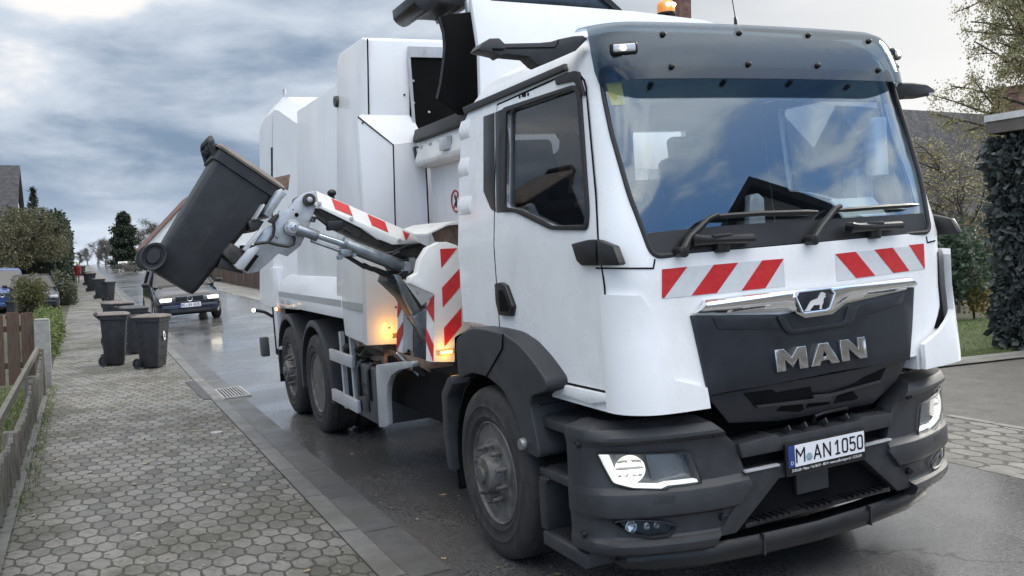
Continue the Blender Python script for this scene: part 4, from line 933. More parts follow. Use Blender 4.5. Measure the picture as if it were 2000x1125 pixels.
w = new(); tube(w, ty(z7([(1090, 520), (1170, 560), (1240, 620), (1290, 640)]), YA-.05), .03, 8); tube(w, ty(z7([(1205, 555), (1220, 600), (1270, 640)]), YA-.10), .014, 8); obj('slide_hose', w, M_['black'], T)
bx_ = ty(za([(556, 640), (640, 720), (640, 1125), (556, 1125)]), YA+.35); w = new(); prism(w, bx_, (0, .08, 0)); obj('mast_plate', w, M_['cylinder'], mast)
# striped covers
def striped(name, face, y, dy, reds, edge_reds, mat=None):
    o = extr(name, face, y, dy, mat or M_['scuffed'], T, .006)
    for r_ in reds: extr('red_band', r_, y-.004, .006, M_['red'], o, 0)
    return o
cover = striped('pivot_cover', za([(530, 640), (540, 600), (583, 575), (600, 490), (650, 410), (720, 375), (770, 372), (830, 392), (880, 428), (888, 440), (920, 930), (823, 990), (823, 1150), (686, 1150), (690, 712)]), .95, .10,
    [za([(727, 418), (838, 412), (736, 540)]), za([(740, 668), (853, 545), (856, 665), (745, 795)]), za([(752, 930), (864, 798), (866, 915), (756, 1050)])], [])
w = new(); hx = ty(za([(583, 580), (530, 640), (640, 790), (692, 712)]), .95); prism(w, [hx[0], hx[1]+Vector((0, .10, 0)), hx[2]+Vector((0, .10, 0)), hx[3]], (.02, .03, .02), .003); obj('cover_bevel', w, M_['scuffed'], cover)
lf = za([(690, 712), (640, 790), (636, 1140), (686, 1150)])
q0, q1, q2, q3 = TY(*lf[0], .948), TY(*lf[1], 1.06), TY(*lf[2], 1.06), TY(*lf[3], .948)
w = new(); prism(w, [q0, q1, q2, q3], (.03, .01, 0)); obj('cover_side', w, M_['scuffed'], cover)
def onside(u, v): return q0.lerp(q1, u).lerp(q3.lerp(q2, u), v)+Vector((-.006, -.004, 0))
for quad in ([(1, .03), (0, .0), (0, .40), (.95, .05)], [(1, .40), (0, .75), (0, 1.0), (1, .62)]):
    w = new(); prism(w, [onside(*k) for k in quad], (.004, .002, 0)); obj('red_band', w, M_['red'], cover)
q = TY(868, 688, .94); w = new(); box(w, q+Vector((.01, 0, 0)), (.115, .022, .034), .008); la = obj('marker_lamp', w, M_['amber'], cover)
w = new(); box(w, q+Vector((.01, -.012, 0)), (.085, .008, .018), .002); obj('lamp_strip', w, M_['amberlit'], la)
g2 = striped('slide_guard', za([(490, 752), (552, 790), (552, 1078), (486, 1092)]), 1.90, .05, [], [])
lf = za([(490, 755), (455, 757), (447, 1078), (486, 1092)]); q0, q1, q2, q3 = TY(*lf[0], 1.898), TY(*lf[1], 1.99), TY(*lf[2], 1.99), TY(*lf[3], 1.898)
w = new(); prism(w, [q0, q1, q2, q3], (.02, .006, 0)); obj('guard_side', w, M_['scuffed'], g2)
for quad in ([(1, .0), (0, .0), (0, .03), (1, .32)], [(0, .40), (1, .62), (1, 1.0), (0, .62)]):
    w = new(); prism(w, [onside(*k) for k in quad], (.004, .002, 0)); obj('red_band', w, M_['red'], g2)
w = new()
for a, b in ((798, 621), (798, 685), (787, 600)): lathe(w, [(.001, -.01), (.012, -.01), (.014, .004), (.001, .004)], 'Y', TY(a, b, 1.9), 10)
obj('guard_bolts', w, M_['greasy'], g2)
w = new(); q = TY(774, 655, 2.18); box(w, q, (.07, .03, .04), .008); la = obj('marker_lamp', w, M_['amber'], g2)
w = new(); box(w, q+Vector((0, .016, 0)), (.06, .008, .03)); obj('lamp_strip', w, M_['amberlit'], la)
pl_ = bpy.data.lights.new('amber_lamp', 'POINT'); pl_.energy = .75; pl_.color = (1, .46, .06); pl_.shadow_soft_size = .02
po = bpy.data.objects.new('amber_lamp', pl_); COL.objects.link(po); po.parent = T; po.location = q+Vector((-.02, .06, 0))
pl_ = bpy.data.lights.new('amber_lamp', 'POINT'); pl_.energy = .45; pl_.color = (1, .46, .06); pl_.shadow_soft_size = .03
po = bpy.data.objects.new('amber_lamp', pl_); COL.objects.link(po); po.parent = T; po.location = TY(868, 690, .94)+Vector((0, -.06, 0))
# sheet over the pivot
near = ty(za([(490, 292), (560, 320), (640, 318), (700, 290), (770, 256), (830, 241), (890, 250)]), 1.12); far = ty(za([(490, 288), (560, 264), (640, 255), (700, 250), (760, 243), (830, 238), (890, 246)]), 1.55)
t = new(); loft(t, [near, far], False, (False, False)); bmesh.ops.recalc_face_normals(t, faces=t.faces); bmesh.ops.solidify(t, geom=t.faces[:], thickness=.012); obj('pivot_hood', t, M_['scuffed'], T, 60)
extr('hood_underside', za([(678, 312), (760, 266), (890, 256), (890, 445), (800, 380), (700, 368)]), 1.35, .03, M_['rust'], T)  # dark plate added to stand for the sheet's dark underside
# boom
boom = extr('boom', z6([(1105, 430), (1200, 440), (1330, 520), (1460, 610), (1600, 640), (1700, 640), (1745, 690), (1700, 760), (1560, 700), (1400, 625), (1230, 545), (1150, 470)]), YA+.02, .22, M_['greasy'], T)
lowf = z6([(1080, 396), (1310, 490), (1590, 612), (1700, 626), (1690, 634), (1550, 641), (1450, 600), (1390, 555), (1085, 408)])
cv = extr('boom_cover', lowf, YA-.02, .02, M_['scuffed'], T, .002)
upf = z6([(1080, 396), (1112, 333), (1310, 420), (1620, 555), (1690, 602), (1700, 626), (1590, 612), (1310, 490)])
ny, fy = YA-.02, YA+.10
def slope(pt):                                                     # top face leans back
    X, Y_ = pt; base = 396+(X-1080)*.423; f = max(0, min(1, (base-Y_)/75)); a, b = z6([pt])[0]; return TY(a, b, ny+(fy-ny)*f)
def sl(name, pts, lift, mat, par):
    w = new(); prism(w, [slope(p)+Vector((0, -lift, lift*.6)) for p in pts], (0, .02, -.012)); return obj(name, w, mat, par, 0)
sl('cover_top', [(1080, 396), (1112, 333), (1310, 420), (1620, 555), (1690, 602), (1700, 626), (1590, 612), (1310, 490)], 0, M_['scuffed'], cv)
for r_ in ([(1197, 375), (1297, 418), (1320, 478), (1220, 437)], [(1405, 467), (1505, 512), (1525, 572), (1430, 530)], [(1605, 560), (1648, 578), (1626, 618)], [(1092, 366), (1108, 374), (1096, 384)]):
    sl('red_band', r_, .004, M_['red'], cv)
w = new()
for a, b in z6([(1313, 492), (1588, 616), (1130, 405)]): lathe(w, [(.001, -.012), (.012, -.012), (.016, .0), (.016, .01), (.001, .01)], 'Y', TY(a, b, ny-.001), 12)
obj('cover_bolts', w, M_['alu'], cv)
w = new(); q = TY(648, 377, YA+.3); sphere(w, q, .035, (1, 1, .8)); tube(w, [q, q-Vector((0, 0, .2))], .02, 8); obj('boom_knob', w, M_['black'], boom)
# bracket that carries the bin
plate_ = zi([(745, 165), (800, 148), (858, 145), (872, 240), (848, 285), (800, 432), (745, 560), (722, 608), (612, 694), (540, 668), (500, 705), (440, 760), (360, 825), (275, 842), (235, 812), (365, 640), (330, 590), (420, 470), (500, 420), (545, 310), (620, 290), (680, 215)])
br = extr('lift_bracket', plate_, YA, .035, M_['steel'], T, .004)
extr('bracket_far_plate', plate_, YA+.34, .03, M_['steel'], br, .004)
def disc(name, pt, y, r_, d, mat, par, n=24):
    w = new(); q = TY(*zi([pt])[0], y); cyl(w, q, q+Vector((0, d, 0)), r_, n, bev=.004 if d > .012 else 0); return obj(name, w, mat, par, 40)
disc('bracket_pivot', (800, 215), YA-.03, .045, .40, M_['greasy'], br); disc('pivot_nut', (803, 215), YA-.045, .022, .03, M_['steel'], br, 6)
disc('bracket_hole', (690, 345), YA-.002, .015, .004, M_['matte'], br)
for p_ in ((512, 532), (526, 541), (660, 300)): disc('bracket_hole', p_, YA-.002, .005, .004, M_['matte'], br, 12)
disc('ram_boss', (658, 452), YA-.05, .058, .06, M_['steel'], br); disc('ram_nut', (662, 452), YA-.085, .045, .04, M_['alu'], br, 6); disc('ram_pin', (666, 448), YA-.10, .022, .03, M_['rod'], br)
extr('lift_comb', zi([(412, 338), (530, 135), (560, 122), (608, 165), (560, 222), (462, 372)]), YA-.03, .55, M_['steel'], br, .004)
extr('comb_rail', zi([(330, 380), (412, 250), (425, 262), (350, 385)]), YA-.05, .5, M_['alu'], br, .002)
extr('comb_arm', zi([(280, 400), (330, 370), (415, 400), (370, 470), (330, 490), (300, 470)]), YA+.05, .4, M_['greasy'], br)
extr('bracket_edge', zi([(235, 635), (380, 465), (410, 480), (262, 655)]), YA-.03, .05, M_['alu'], br, .002)
extr('bin_rest', zi([(60, 672), (135, 578), (252, 652), (168, 770), (120, 730)]), YA+.02, .45, M_['greasy'], br, .01)
extr('rest_frame', zi([(165, 775), (282, 632), (365, 600), (372, 640), (240, 812), (190, 800)]), YA-.04, .05, M_['alu'], br, .003)
extr('rest_slot', zi([(248, 808), (345, 680), (372, 692), (272, 826)]), YA-.045, .01, M_['matte'], br, 0)
extr('rest_floor', zi([(60, 700), (170, 775), (190, 805), (240, 825), (235, 842), (120, 815), (20, 790)]), YA+.10, .3, M_['greasy'], br, .004)
extr('bin_catch', zi([(492, 32), (637, 0), (628, 60), (620, 136), (555, 112)]), YA+.30, .02, M_['rust'], br, .003)
extr('latch_pin', zi([(450, 400), (500, 350), (540, 330), (545, 360), (500, 420)]), YA-.05, .06, M_['greasy'], br, .008)
w = new()
for pth in ([(335, 590), (450, 575), (490, 520), (500, 460), (495, 405)], [(450, 575), (540, 600), (620, 612), (665, 590), (672, 545), (660, 525)]):
    tube(w, ty(zi(pth), YA-.04), .011, 8)
obj('bracket_hose', w, M_['black'], br)
# hydraulic ram
q0, q1, q2, q3 = [TY(a, b, YA-.06) for a, b in (*zi([(690, 462)]), *zi([(1075, 585)]), *za([(110, 388)]), *za([(500, 540)]))]
d = (q3-q0).normalized(); w = new(); cyl(w, q0, q0+d*.16, .038, 18, bev=.005); ram = obj('lift_ram', w, M_['cylinder'], T, 40)
w = new(); cyl(w, q0, q1+d*.1, .024, 18); obj('ram_rod', w, M_['rod'], ram)
w = new(); cyl(w, q1, q1.lerp(q3, .94), .050, 24, bev=.006); cyl(w, q1, q1+d*.03, .054, 24); obj('ram_barrel', w, M_['cylinder'], ram, 40)
w = new(); o_ = Vector((0, .0, -.062)); tube(w, [q0+d*.1+o_*.8, q1+d*.06+o_], .012, 8); box(w, q1+o_+d*.02, (.09, .08, .06), .008); cyl(w, q1+Vector((-.03, -.04, -.1)), q1+Vector((-.03, .02, -.1)), .018, 10); cyl(w, q1+Vector((.07, -.05, -.09)), q1+Vector((.07, .02, -.09)), .016, 6); obj('ram_pipe', w, M_['cylinder'], ram)
w = new(); rr = random.Random(3)
for k in range(6):
    o1 = Vector((rr.uniform(-.02, .02), rr.uniform(-.06, .05), -.075-.012*k)); pts = [q1+d*.08*k+o1]
    for j in range(1, 7): pts.append(pts[0].lerp(q3+Vector((0, o1.y, -.03)), j/6)+Vector((0, rr.uniform(-.01, .01), -.05*math.sin(math.pi*j/6)+rr.uniform(-.012, .012))))
    tube(w, pts, rr.uniform(.011, .017), 6)
obj('ram_hose', w, M_['black'], ram)
w = new(); cyl(w, q3+Vector((0, -.03, 0)), q3+Vector((0, .10, 0)), .05, 20, bev=.005); cyl(w, q3+Vector((0, -.05, 0)), q3, .03, 6); obj('ram_eye', w, M_['steel'], ram, 40)
w = new(); tube(w, [TY(*p_, YA-.07) for p_ in za([(415, 520), (420, 460), (460, 440), (510, 460), (520, 490), (470, 500)])], .012, 8); tube(w, [TY(*p_, YA-.05) for p_ in za([(360, 450), (430, 440), (520, 400), (600, 390)])], .014, 8); obj('pivot_hose', w, M_['black'], boom)
extr('pivot_fork', za([(470, 490), (560, 470), (580, 500), (555, 560), (490, 560)]), YA-.05, .03, M_['steel'], boom, .004)
extr('pivot_block', za([(400, 400), (520, 370), (600, 380), (640, 400), (600, 490), (540, 620), (470, 600), (420, 520)]), YA+.04, .25, M_['greasy'], boom)
w = new(); tube(w, [TY(*p_, YA+.0) for p_ in zi([(860, 360), (900, 390), (950, 430), (1030, 470), (1100, 460), (1150, 500)])], .014, 8); tube(w, [TY(*p_, YA+.0) for p_ in zi([(830, 360), (805, 400), (835, 400), (850, 360)])], .010, 8); box(w, TY(*zi([(1010, 435)])[0], YA), (.12, .06, .07), .01); obj('boom_hose', w, M_['black'], boom)
# amber roof beacon
q = TY(1301, 26, 1.2); w = new(); lathe(w, [(.001, -.3), (.03, -.3), (.03, -.02), (.075, -.015), (.078, .0), (.001, .0)], 'Z', q, 24); be = obj('beacon', w, M_['black'], T, 40)
w = new(); lathe(w, [(.072, .0), (.074, .05), (.066, .085), (.045, .10), (.001, .105)], 'Z', q, 24); obj('beacon_dome', w, M_['amber'], be, 50)
w = new()
for dx in (-.025, .03): sphere(w, q+Vector((dx, -.07, .055)), .016)
obj('beacon_bulb', w, plain('beacon_bulb_lit', (1, .8, .5), .2, emit=(1, .75, .35), es=14.), be)
# ================================================================== bins
def bin_bm():
    """240-litre two-wheeled bin; front faces +X, handle at -X, base at z=0"""
    H = .98
    def rect(z, x0, x1, wy, r=.05, n=4):
        P = []
        for cx, cy, a0 in ((x1-r, wy-r, 0), (x0+r, wy-r, 90), (x0+r, -wy+r, 180), (x1-r, -wy+r, 270)):
            for k in range(n+1): a = R(a0+90*k/n); P.append((cx+r*math.cos(a), cy+r*math.sin(a), z))
        return P
    b = new(); loft(b, [rect(.02, -.20, .22, .21), rect(.06, -.215, .235, .225), rect(.55, -.25, .285, .255), rect(.90, -.275, .32, .275), rect(.905, -.30, .345, .295), rect(H, -.305, .35, .30), rect(H, -.29, .335, .285)])
    bmesh.ops.recalc_face_normals(b, faces=b.faces)
    return b, rect
WHEELIE = {}
def bin_mesh_set():
    b, rect = bin_bm(); s = {}
    for k in range(3): bbox(b, (.20+.02*k, -.12, .2+.2*k), (.30+.012*k, .12, .205+.2*k))
    s['body'] = b
    l = new(); loft(l, [rect(.985, -.33, .365, .312, .04), rect(1.0, -.33, .37, .315, .04), rect(1.018, -.32, .36, .30, .05), rect(1.04, -.24, .28, .22, .06), rect(1.045, -.2, .24, .18, .05)])
    bmesh.ops.recalc_face_normals(l, faces=l.faces); bbox(l, (.36, -.2, .985), (.395, .2, 1.005), .006); s['lid'] = l
    h = new(); tube(h, [(-.28, -.24, .93), (-.38, -.24, 1.0), (-.40, -.2, 1.02), (-.40, .2, 1.02), (-.38, .24, 1.0), (-.28, .24, .93)], .026, 8)
    for y in (-.21, 0, .21): bbox(h, (-.38, y-.035, .96), (-.29, y+.035, 1.01), .01)
    s['handle'] = h
    x = new(); cyl(x, (-.24, -.29, .1), (-.24, .29, .1), .018, 10); bbox(x, (-.26, -.22, .06), (-.16, .22, .16), .02); s['axle'] = x
    for sg, n in ((-1, 'wheel'), (1, 'wheel2')):
        w = new(); lathe(w, [(.001, 0), (.05, .0), (.062, .012), (.075, .012), (.080, -.004), (.098, -.008), (.102, .006), (.102, .045), (.095, .055), (.001, .055)], 'Y', (-.24, sg*.27-.0275, .102), 28)
        if sg > 0: bmesh.ops.scale(w, vec=(1, -1, 1), verts=w.verts, space=Matrix.Translation((0, -.27, 0))); bmesh.ops.reverse_faces(w, faces=w.faces)
        s[n] = w
    for k, b in s.items():
        for v in b.verts: v.co.x *= .80
    return s
M_['bin'] = plain('charcoal_bin_plastic', (.018, .0195, .023), .50, var=.3, vscale=7, grain=.35, gscale=180, dirt=((.075, .07, .065), .58, .85, 8.), streak=((.07, .067, .062), .35))
M_['binlid'] = plain('brown_bin_lid', (.125, .105, .094), .5, var=.2, vscale=6, grain=.3, gscale=120)
M_['bingrey'] = plain('dark_lid', (.05, .052, .056), .5, var=.2, vscale=6, grain=.3, gscale=120)
def make_bin(label, lid):
    t = thing('wheelie_bin', label, 'wheelie bin')
    for k, b in bin_mesh_set().items():
        obj('wheel' if k == 'wheel2' else k, b, lid if k == 'lid' else M_['bin'], t, 35)
    return t
BINS = 'wheelie bins put out for emptying'
rb = make_bin('dark wheelie bin tipped and held up in the air by the truck arm', M_['binlid']); rb['group'] = BINS
th = R(37.3)
lb = Matrix.Rotation(th, 4, 'Y')
yn = 1.62                                                           # near wall of the raised bin
top_mid = TY((423.6+542)/2, (304+377)/2, yn); sc = .985
E_ = Matrix.Translation(top_mid) @ lb @ Matrix.Scale(sc, 4) @ Matrix.Translation((-.018, .285, -.94))
rb.matrix_world = Matrix([[RY[i][j] for j in range(3)]+[0] for i in range(3)]+[[0, 0, 0, 1]]) @ E_
# ================================================================== the street
SLP = math.tan(LEAN)
def rise(y):
    d = max(0, y+4.92-16); return .008*min(d, 59)+.003*max(0, min(d-59, 320))
XK0, XK1, XG, XR = -1.98, -1.81, -1.55, 2.36
def gz(x, y):
    r = rise(y)
    if x < XK1: return SLP*XK1+.034+r
    if x <= XR: return SLP*x+r
    return SLP*XR+.02+.004*(x-XR)+r
def WG(px, py):
    p = WZ(px, py, 0)
    for _ in range(30): p = WZ(px, py, gz(p.x, p.y))
    return p
def depth(p): return float((np.array(p)-CAM_W) @ AX_W[2])
def pxm(p): return FOC/depth(p)
YS = [-14, -10, -7, -5, -3, -1, 1, 3, 5, 7, 9, 11, 13, 16, 20, 25, 30, 40, 50, 70, 100, 150, 220, 320, 400]
def strip(name, x0, x1, mat, zf, ys=YS, nx=2, kind='structure'):
    v, f = [], []
    for y in ys:
        for i in range(nx+1): x = x0+(x1-x0)*i/nx; v.append((x, y, zf(x, y)))
    for j in range(len(ys)-1):
        for i in range(nx): a = j*(nx+1)+i; f.append((a, a+1, a+nx+2, a+nx+1))
    o = pydata(name, v, f, mat); o['kind'] = kind; return o
def hexmat(name, size, ang, base, joint, moss, rough=.6, jw=.06, wob=.03, spread=.22):
    t = NT(name); co = t.tc.outputs['Object']
    nz = t.N.new('ShaderNodeTexNoise'); nz.inputs['Scale'].default_value = 3.; nz.inputs['Detail'].default_value = 3; t.L.new(co, nz.inputs['Vector'])
    vm = t.N.new('ShaderNodeVectorMath'); vm.operation = 'MULTIPLY_ADD'; t.L.new(nz.outputs['Color'], vm.inputs[0]); vm.inputs[1].default_value = (wob,)*3; t.L.new(co, vm.inputs[2])
    mp = t.N.new('ShaderNodeMapping'); mp.inputs['Rotation'].default_value = (0, 0, R(ang)); mp.inputs['Scale'].default_value = (1/size, .62/size, 1/size); t.L.new(vm.outputs[0], mp.inputs[0])
    x, y, _ = t.sep(mp.outputs[0]); SX, SY = 1., 1.7320508
    def cell(ox, oy):
        a = t.M('SUBTRACT', t.M('FLOORED_MODULO', t.M('ADD', x, ox), SX), SX/2); b = t.M('SUBTRACT', t.M('FLOORED_MODULO', t.M('ADD', y, oy), SY), SY/2); return a, b
    a1, b1 = cell(0, 0); a2, b2 = cell(SX/2, SY/2)
    l1 = t.M('ADD', t.M('MULTIPLY', a1, a1), t.M('MULTIPLY', b1, b1)); l2 = t.M('ADD', t.M('MULTIPLY', a2, a2), t.M('MULTIPLY', b2, b2))
    s = t.M('LESS_THAN', l1, l2)
    def sel(p, q): return t.M('ADD', t.M('MULTIPLY', p, s), t.M('MULTIPLY', q, t.M('SUBTRACT', 1., s)))
    gx, gy = sel(a1, a2), sel(b1, b2)
    ax_, ay_ = t.M('ABSOLUTE', gx), t.M('ABSOLUTE', gy)
    d = t.M('MAXIMUM', ax_, t.M('ADD', t.M('MULTIPLY', ax_, .5), t.M('MULTIPLY', ay_, .8660254)))     # .5 at the joint
    cid = t.comb(t.M('SNAP', t.M('ADD', t.M('SUBTRACT', x, gx), .25), .5), t.M('SNAP', t.M('ADD', t.M('SUBTRACT', y, gy), .2), .4330127))
    rnd = t.white(cid)
    n1 = t.noise(7, 6, .65); n2 = t.noise(1.1, 4, .6); n3 = t.noise(60, 3, .6)
    n5 = t.noise(22, 5, .7); edge = t.ramp(t.M('ADD', d, t.M('MULTIPLY', t.M('SUBTRACT', n5, .5), .30)), .5-jw*1.6, .5-jw*.25)
    tone = t.M('ADD', t.M('ADD', t.M('MULTIPLY', rnd, spread*1.6), t.M('MULTIPLY', n1, .75)), t.M('MULTIPLY', n3, .45))
    c = t.mix(t.ramp(tone, .25, 1.2), tuple(q*.42 for q in base), tuple(q*1.6 for q in base))
    c = t.mix(t.M('MULTIPLY', t.ramp(t.noise(26, 5, .72), .50, .66), .6), c, tuple(q*.45 for q in base)); c = t.mix(t.ramp(n3, .64, .74), c, tuple(min(q*2.2, .6) for q in base))
    c = t.mix(t.M('MULTIPLY', t.ramp(t.M('ADD', t.M('MULTIPLY', n2, .7), t.M('MULTIPLY', n5, .3)), .44, .62), .70), c, moss)
    c = t.mix(t.M('MULTIPLY', edge, .92), c, joint)
    t.set('Base Color', c); t.set('Roughness', t.ramp(n2, .3, .7, rough-.14, rough+.16))
    h = t.M('SUBTRACT', t.M('ADD', t.M('MULTIPLY', n1, .25), t.M('MULTIPLY', rnd, .25)), edge)
    t.bump(t.M('ADD', h, t.M('MULTIPLY', n3, .3)), .8, .012); return t.m
def asphalt():
    t = NT('wet_asphalt'); n1 = t.noise(.55, 5, .6, dist=.5); n2 = t.noise(130, 3, .7); n3 = t.noise(38, 4, .7); n4 = t.noise(4, 5, .6)
    c = t.mix(t.ramp(t.M('ADD', t.M('MULTIPLY', n2, .6), t.M('MULTIPLY', n3, .4)), .36, .64), (.030, .030, .032), (.150, .148, .145))
    c = t.mix(t.ramp(n3, .64, .72), c, (.16, .155, .15)); c = t.mix(t.M('MULTIPLY', t.ramp(n4, .4, .75), .4), c, (.075, .072, .070))
    cr = t.N.new('ShaderNodeTexVoronoi'); cr.feature = 'DISTANCE_TO_EDGE'; cr.inputs['Scale'].default_value = .55
    nn = t.N.new('ShaderNodeTexNoise'); nn.inputs['Scale'].default_value = 2.5; nn.inputs['Detail'].default_value = 5; t.L.new(t.tc.outputs['Object'], nn.inputs['Vector'])
    vm = t.N.new('ShaderNodeVectorMath'); vm.operation = 'MULTIPLY_ADD'; t.L.new(nn.outputs['Color'], vm.inputs[0]); vm.inputs[1].default_value = (.8,)*3; t.L.new(t.tc.outputs['Object'], vm.inputs[2]); t.L.new(vm.outputs[0], cr.inputs['Vector'])
    crack = t.M('MULTIPLY', t.ramp(cr.outputs['Distance'], .012, .0), t.ramp(t.noise(.35, 2), .48, .6))
    c = t.mix(t.M('MULTIPLY', crack, .8), c, (.012, .012, .012))
    t.set('Base Color', c); t.set('Roughness', t.ramp(t.M('ADD', t.M('MULTIPLY', n1, .7), t.M('MULTIPLY', n3, .3)), .36, .62, .11, .36)); t.set('Specular IOR Level', .6); t.set('Coat Weight', t.ramp(n1, .35, .6, .95, .45)); t.set('Coat Roughness', .12)
    t.bump(t.M('SUBTRACT', t.M('ADD', t.M('MULTIPLY', n2, .5), t.M('MULTIPLY', n3, .5)), crack), .28, .006); return t.m
def stonemat(name, base, jl, wet=.5):
    """cast kerb stones, a joint every jl metres along the street"""
    t = NT(name); x, y, z = t.sep(t.tc.outputs['Object']); n = t.noise(9, 6, .65); n3 = t.noise(90, 3, .6); big = t.noise(1.2, 4)
    fy = t.M('FLOORED_MODULO', t.M('ADD', y, t.M('MULTIPLY', n, .03)), jl); j = t.M('LESS_THAN', fy, .016); rnd = t.white(t.comb(t.M('FLOOR', t.M('DIVIDE', y, jl)), 0., 0.))
    c = t.mix(t.ramp(t.M('ADD', t.M('ADD', t.M('MULTIPLY', n, .7), t.M('MULTIPLY', n3, .4)), t.M('MULTIPLY', rnd, .3)), .35, 1.1), tuple(q*.6 for q in base), tuple(q*1.4 for q in base))
    c = t.mix(t.M('MULTIPLY', t.ramp(big, .45, .7), .5), c, (.055, .058, .042)); c = t.mix(j, c, (.02, .02, .018))
    t.set('Base Color', c); t.set('Roughness', t.ramp(big, .3, .7, wet-.12, wet+.12)); t.bump(t.M('SUBTRACT', t.M('ADD', n, t.M('MULTIPLY', n3, .6)), t.M('MULTIPLY', j, 2.)), .5, .006); return t.m
def brickmat(name, c1, c2, mortar, sc, bw_=.5, rh=.25, rot=0., rough=.6, axis=None, off=.5):
    t = NT(name); b = t.N.new('ShaderNodeTexBrick'); mp = t.N.new('ShaderNodeMapping'); v = t.tc.outputs['Object']
    if axis == 'XZ': x, y, z = t.sep(v); v = t.comb(t.M('ADD', x, y), z)
    mp.inputs['Rotation'].default_value = (0, 0, rot); t.L.new(v, mp.inputs[0]); t.L.new(mp.outputs[0], b.inputs['Vector'])
    b.inputs['Scale'].default_value = sc; b.inputs['Brick Width'].default_value = bw_; b.inputs['Row Height'].default_value = rh; b.inputs['Mortar Size'].default_value = .012; b.offset = off
    b.inputs['Color1'].default_value = (*c1, 1); b.inputs['Color2'].default_value = (*c2, 1); b.inputs['Mortar'].default_value = (*mortar, 1)
    n = t.noise(3, 6, .65); n2 = t.noise(40, 3); c = t.mix(t.ramp(n, .35, .75), b.outputs[0], tuple(q*.6 for q in c1)); c = t.mix(t.M('MULTIPLY', t.ramp(n2, .4, .7), .35), c, tuple(min(q*1.6, .8) for q in c2))
    t.set('Base Color', c); t.set('Roughness', t.ramp(n, .3, .7, rough-.1, rough+.1)); t.bump(t.M('SUBTRACT', t.M('MULTIPLY', n2, .4), b.outputs['Fac']), .5, .008); return t.m
M_['asphalt'] = asphalt()
M_['hex'] = hexmat('hexagon_paving', .128, 8, (.118, .115, .107), (.040, .039, .031), (.062, .061, .045), wob=.06, jw=.052, spread=.55)
M_['hexlight'] = hexmat('pale_hexagon_paving', .19, 5, (.21, .205, .19), (.07, .067, .058), (.16, .155, .13), .55)
M_['kerb'] = stonemat('kerb_stone', (.15, .15, .146), 1.0, .48)
M_['gutter'] = stonemat('gutter_stone', (.095, .095, .096), .98, .40)
M_['paleslab'] = stonemat('pale_edging', (.26, .255, .24), .5, .6)
M_['drive'] = brickmat('grey_block_paving', (.145, .138, .128), (.18, .17, .155), (.08, .08, .072), 5., .5, .25, R(4), .5)
def soil(name, a, b, sc=5):
    t = NT(name); n = t.noise(sc, 8, .7); n2 = t.noise(60, 4, .7); t.set('Base Color', t.mix(t.ramp(t.M('ADD', t.M('MULTIPLY', n, .6), t.M('MULTIPLY', n2, .4)), .35, .68), a, b)); t.set('Roughness', .9); t.bump(n2, .6, .02); return t.m
M_['garden'] = soil('garden_ground', (.035, .034, .022), (.085, .090, .045))
M_['lawn'] = soil('lawn_ground', (.030, .048, .014), (.085, .115, .035), 9)
road = strip('road', XG, XR, M_['asphalt'], lambda x, y: gz(x, y), nx=4)
strip('gutter', XK1-.03, XG, M_['gutter'], lambda x, y: SLP*x+rise(y)+.003)
v, f = [], []
for y in YS:
    zt = SLP*XK1+.034+rise(y); v += [(XK0, y, zt-.12), (XK0+.004, y, zt), (XK1-.02, y, zt), (XK1-.006, y, zt-.008), (XK1, y, zt-.03), (XK1, y, zt-.14)]
for j in range(len(YS)-1):
    for i in range(5): a = j*6+i; f.append((a, a+1, a+7, a+6))
o = pydata('kerb', v, f, M_['kerb']); o['kind'] = 'structure'
strip('pavement', -4.02, XK0-.006, M_['hex'], lambda x, y: gz(x, y)-.003, nx=3)
strip('ground', -90, -4.02, M_['garden'], lambda x, y: SLP*XK1+.02+rise(y), nx=3)
strip('right_kerb', XR, XR+.11, M_['paleslab'], lambda x, y: SLP*XR+.022+rise(y), nx=1)
strip('right_pavement', XR+.115, 3.88, M_['hexlight'], lambda x, y: gz(x, y), nx=2)
strip('pavement_edging', 3.885, 3.98, M_['paleslab'], lambda x, y: gz(3.9, y)+.004, nx=1)
strip('driveway', 3.985, 60, M_['drive'], lambda x, y: gz(x, y)-.003, [y for y in YS if y < 3.5]+[3.9])
strip('garden_ground', 3.985, 90, M_['garden'], lambda x, y: gz(x, y)-.02, [3.3]+[y for y in YS if y > 3.5])
w = new(); bbox(w, (-2600, -600, -3.2), (2600, 3000, -3.0)); o = obj('terrain', w, M_['garden'], None, 0); o['kind'] = 'structure'
strip('lawn', 5.3, 40, M_['lawn'], lambda x, y: gz(x, y)+.012, [3.75, 4.2, 5, 6, 7, 7.9])
strip('path_edging', 4.6, 40, M_['paleslab'], lambda x, y: gz(x, y)+.022, [3.25, 3.74])
# drain grate, gully cover, patch of newer setts
q = WG(453, 768); w = new()
t_ = Matrix.Translation((q.x, q.y, gz(q.x, q.y)+.006)) @ Matrix.Rotation(-LEAN, 4, 'Y')
g0 = new(); bbox(g0, (-.19, -.5, -.01), (-.15, .5, .016)); bbox(g0, (.15, -.5, -.01), (.19, .5, .016)); bbox(g0, (-.15, -.5, -.01), (.15, -.44, .016)); bbox(g0, (-.15, .44, -.01), (.15, .5, .016))
for k in range(7): bbox(g0, (-.15+.3*(k+.7)/7.4-.004, -.44, -.01), (-.15+.3*(k+.7)/7.4+.016, .44, .014))
add(w, g0, t_); o = obj('drain_grate', w, plain('worn_iron', (.33, .33, .32), .45, .3, var=.25, vscale=20), None, 0); tag(o, 'iron drain grate set in the gutter beside the kerb', 'drain grate')
w = new(); g0 = new(); bbox(g0, (-.15, -.44, -.03), (.15, .44, .002)); add(w, g0, t_); ob = obj('drain_pit', w, M_['matte'], o, 0)
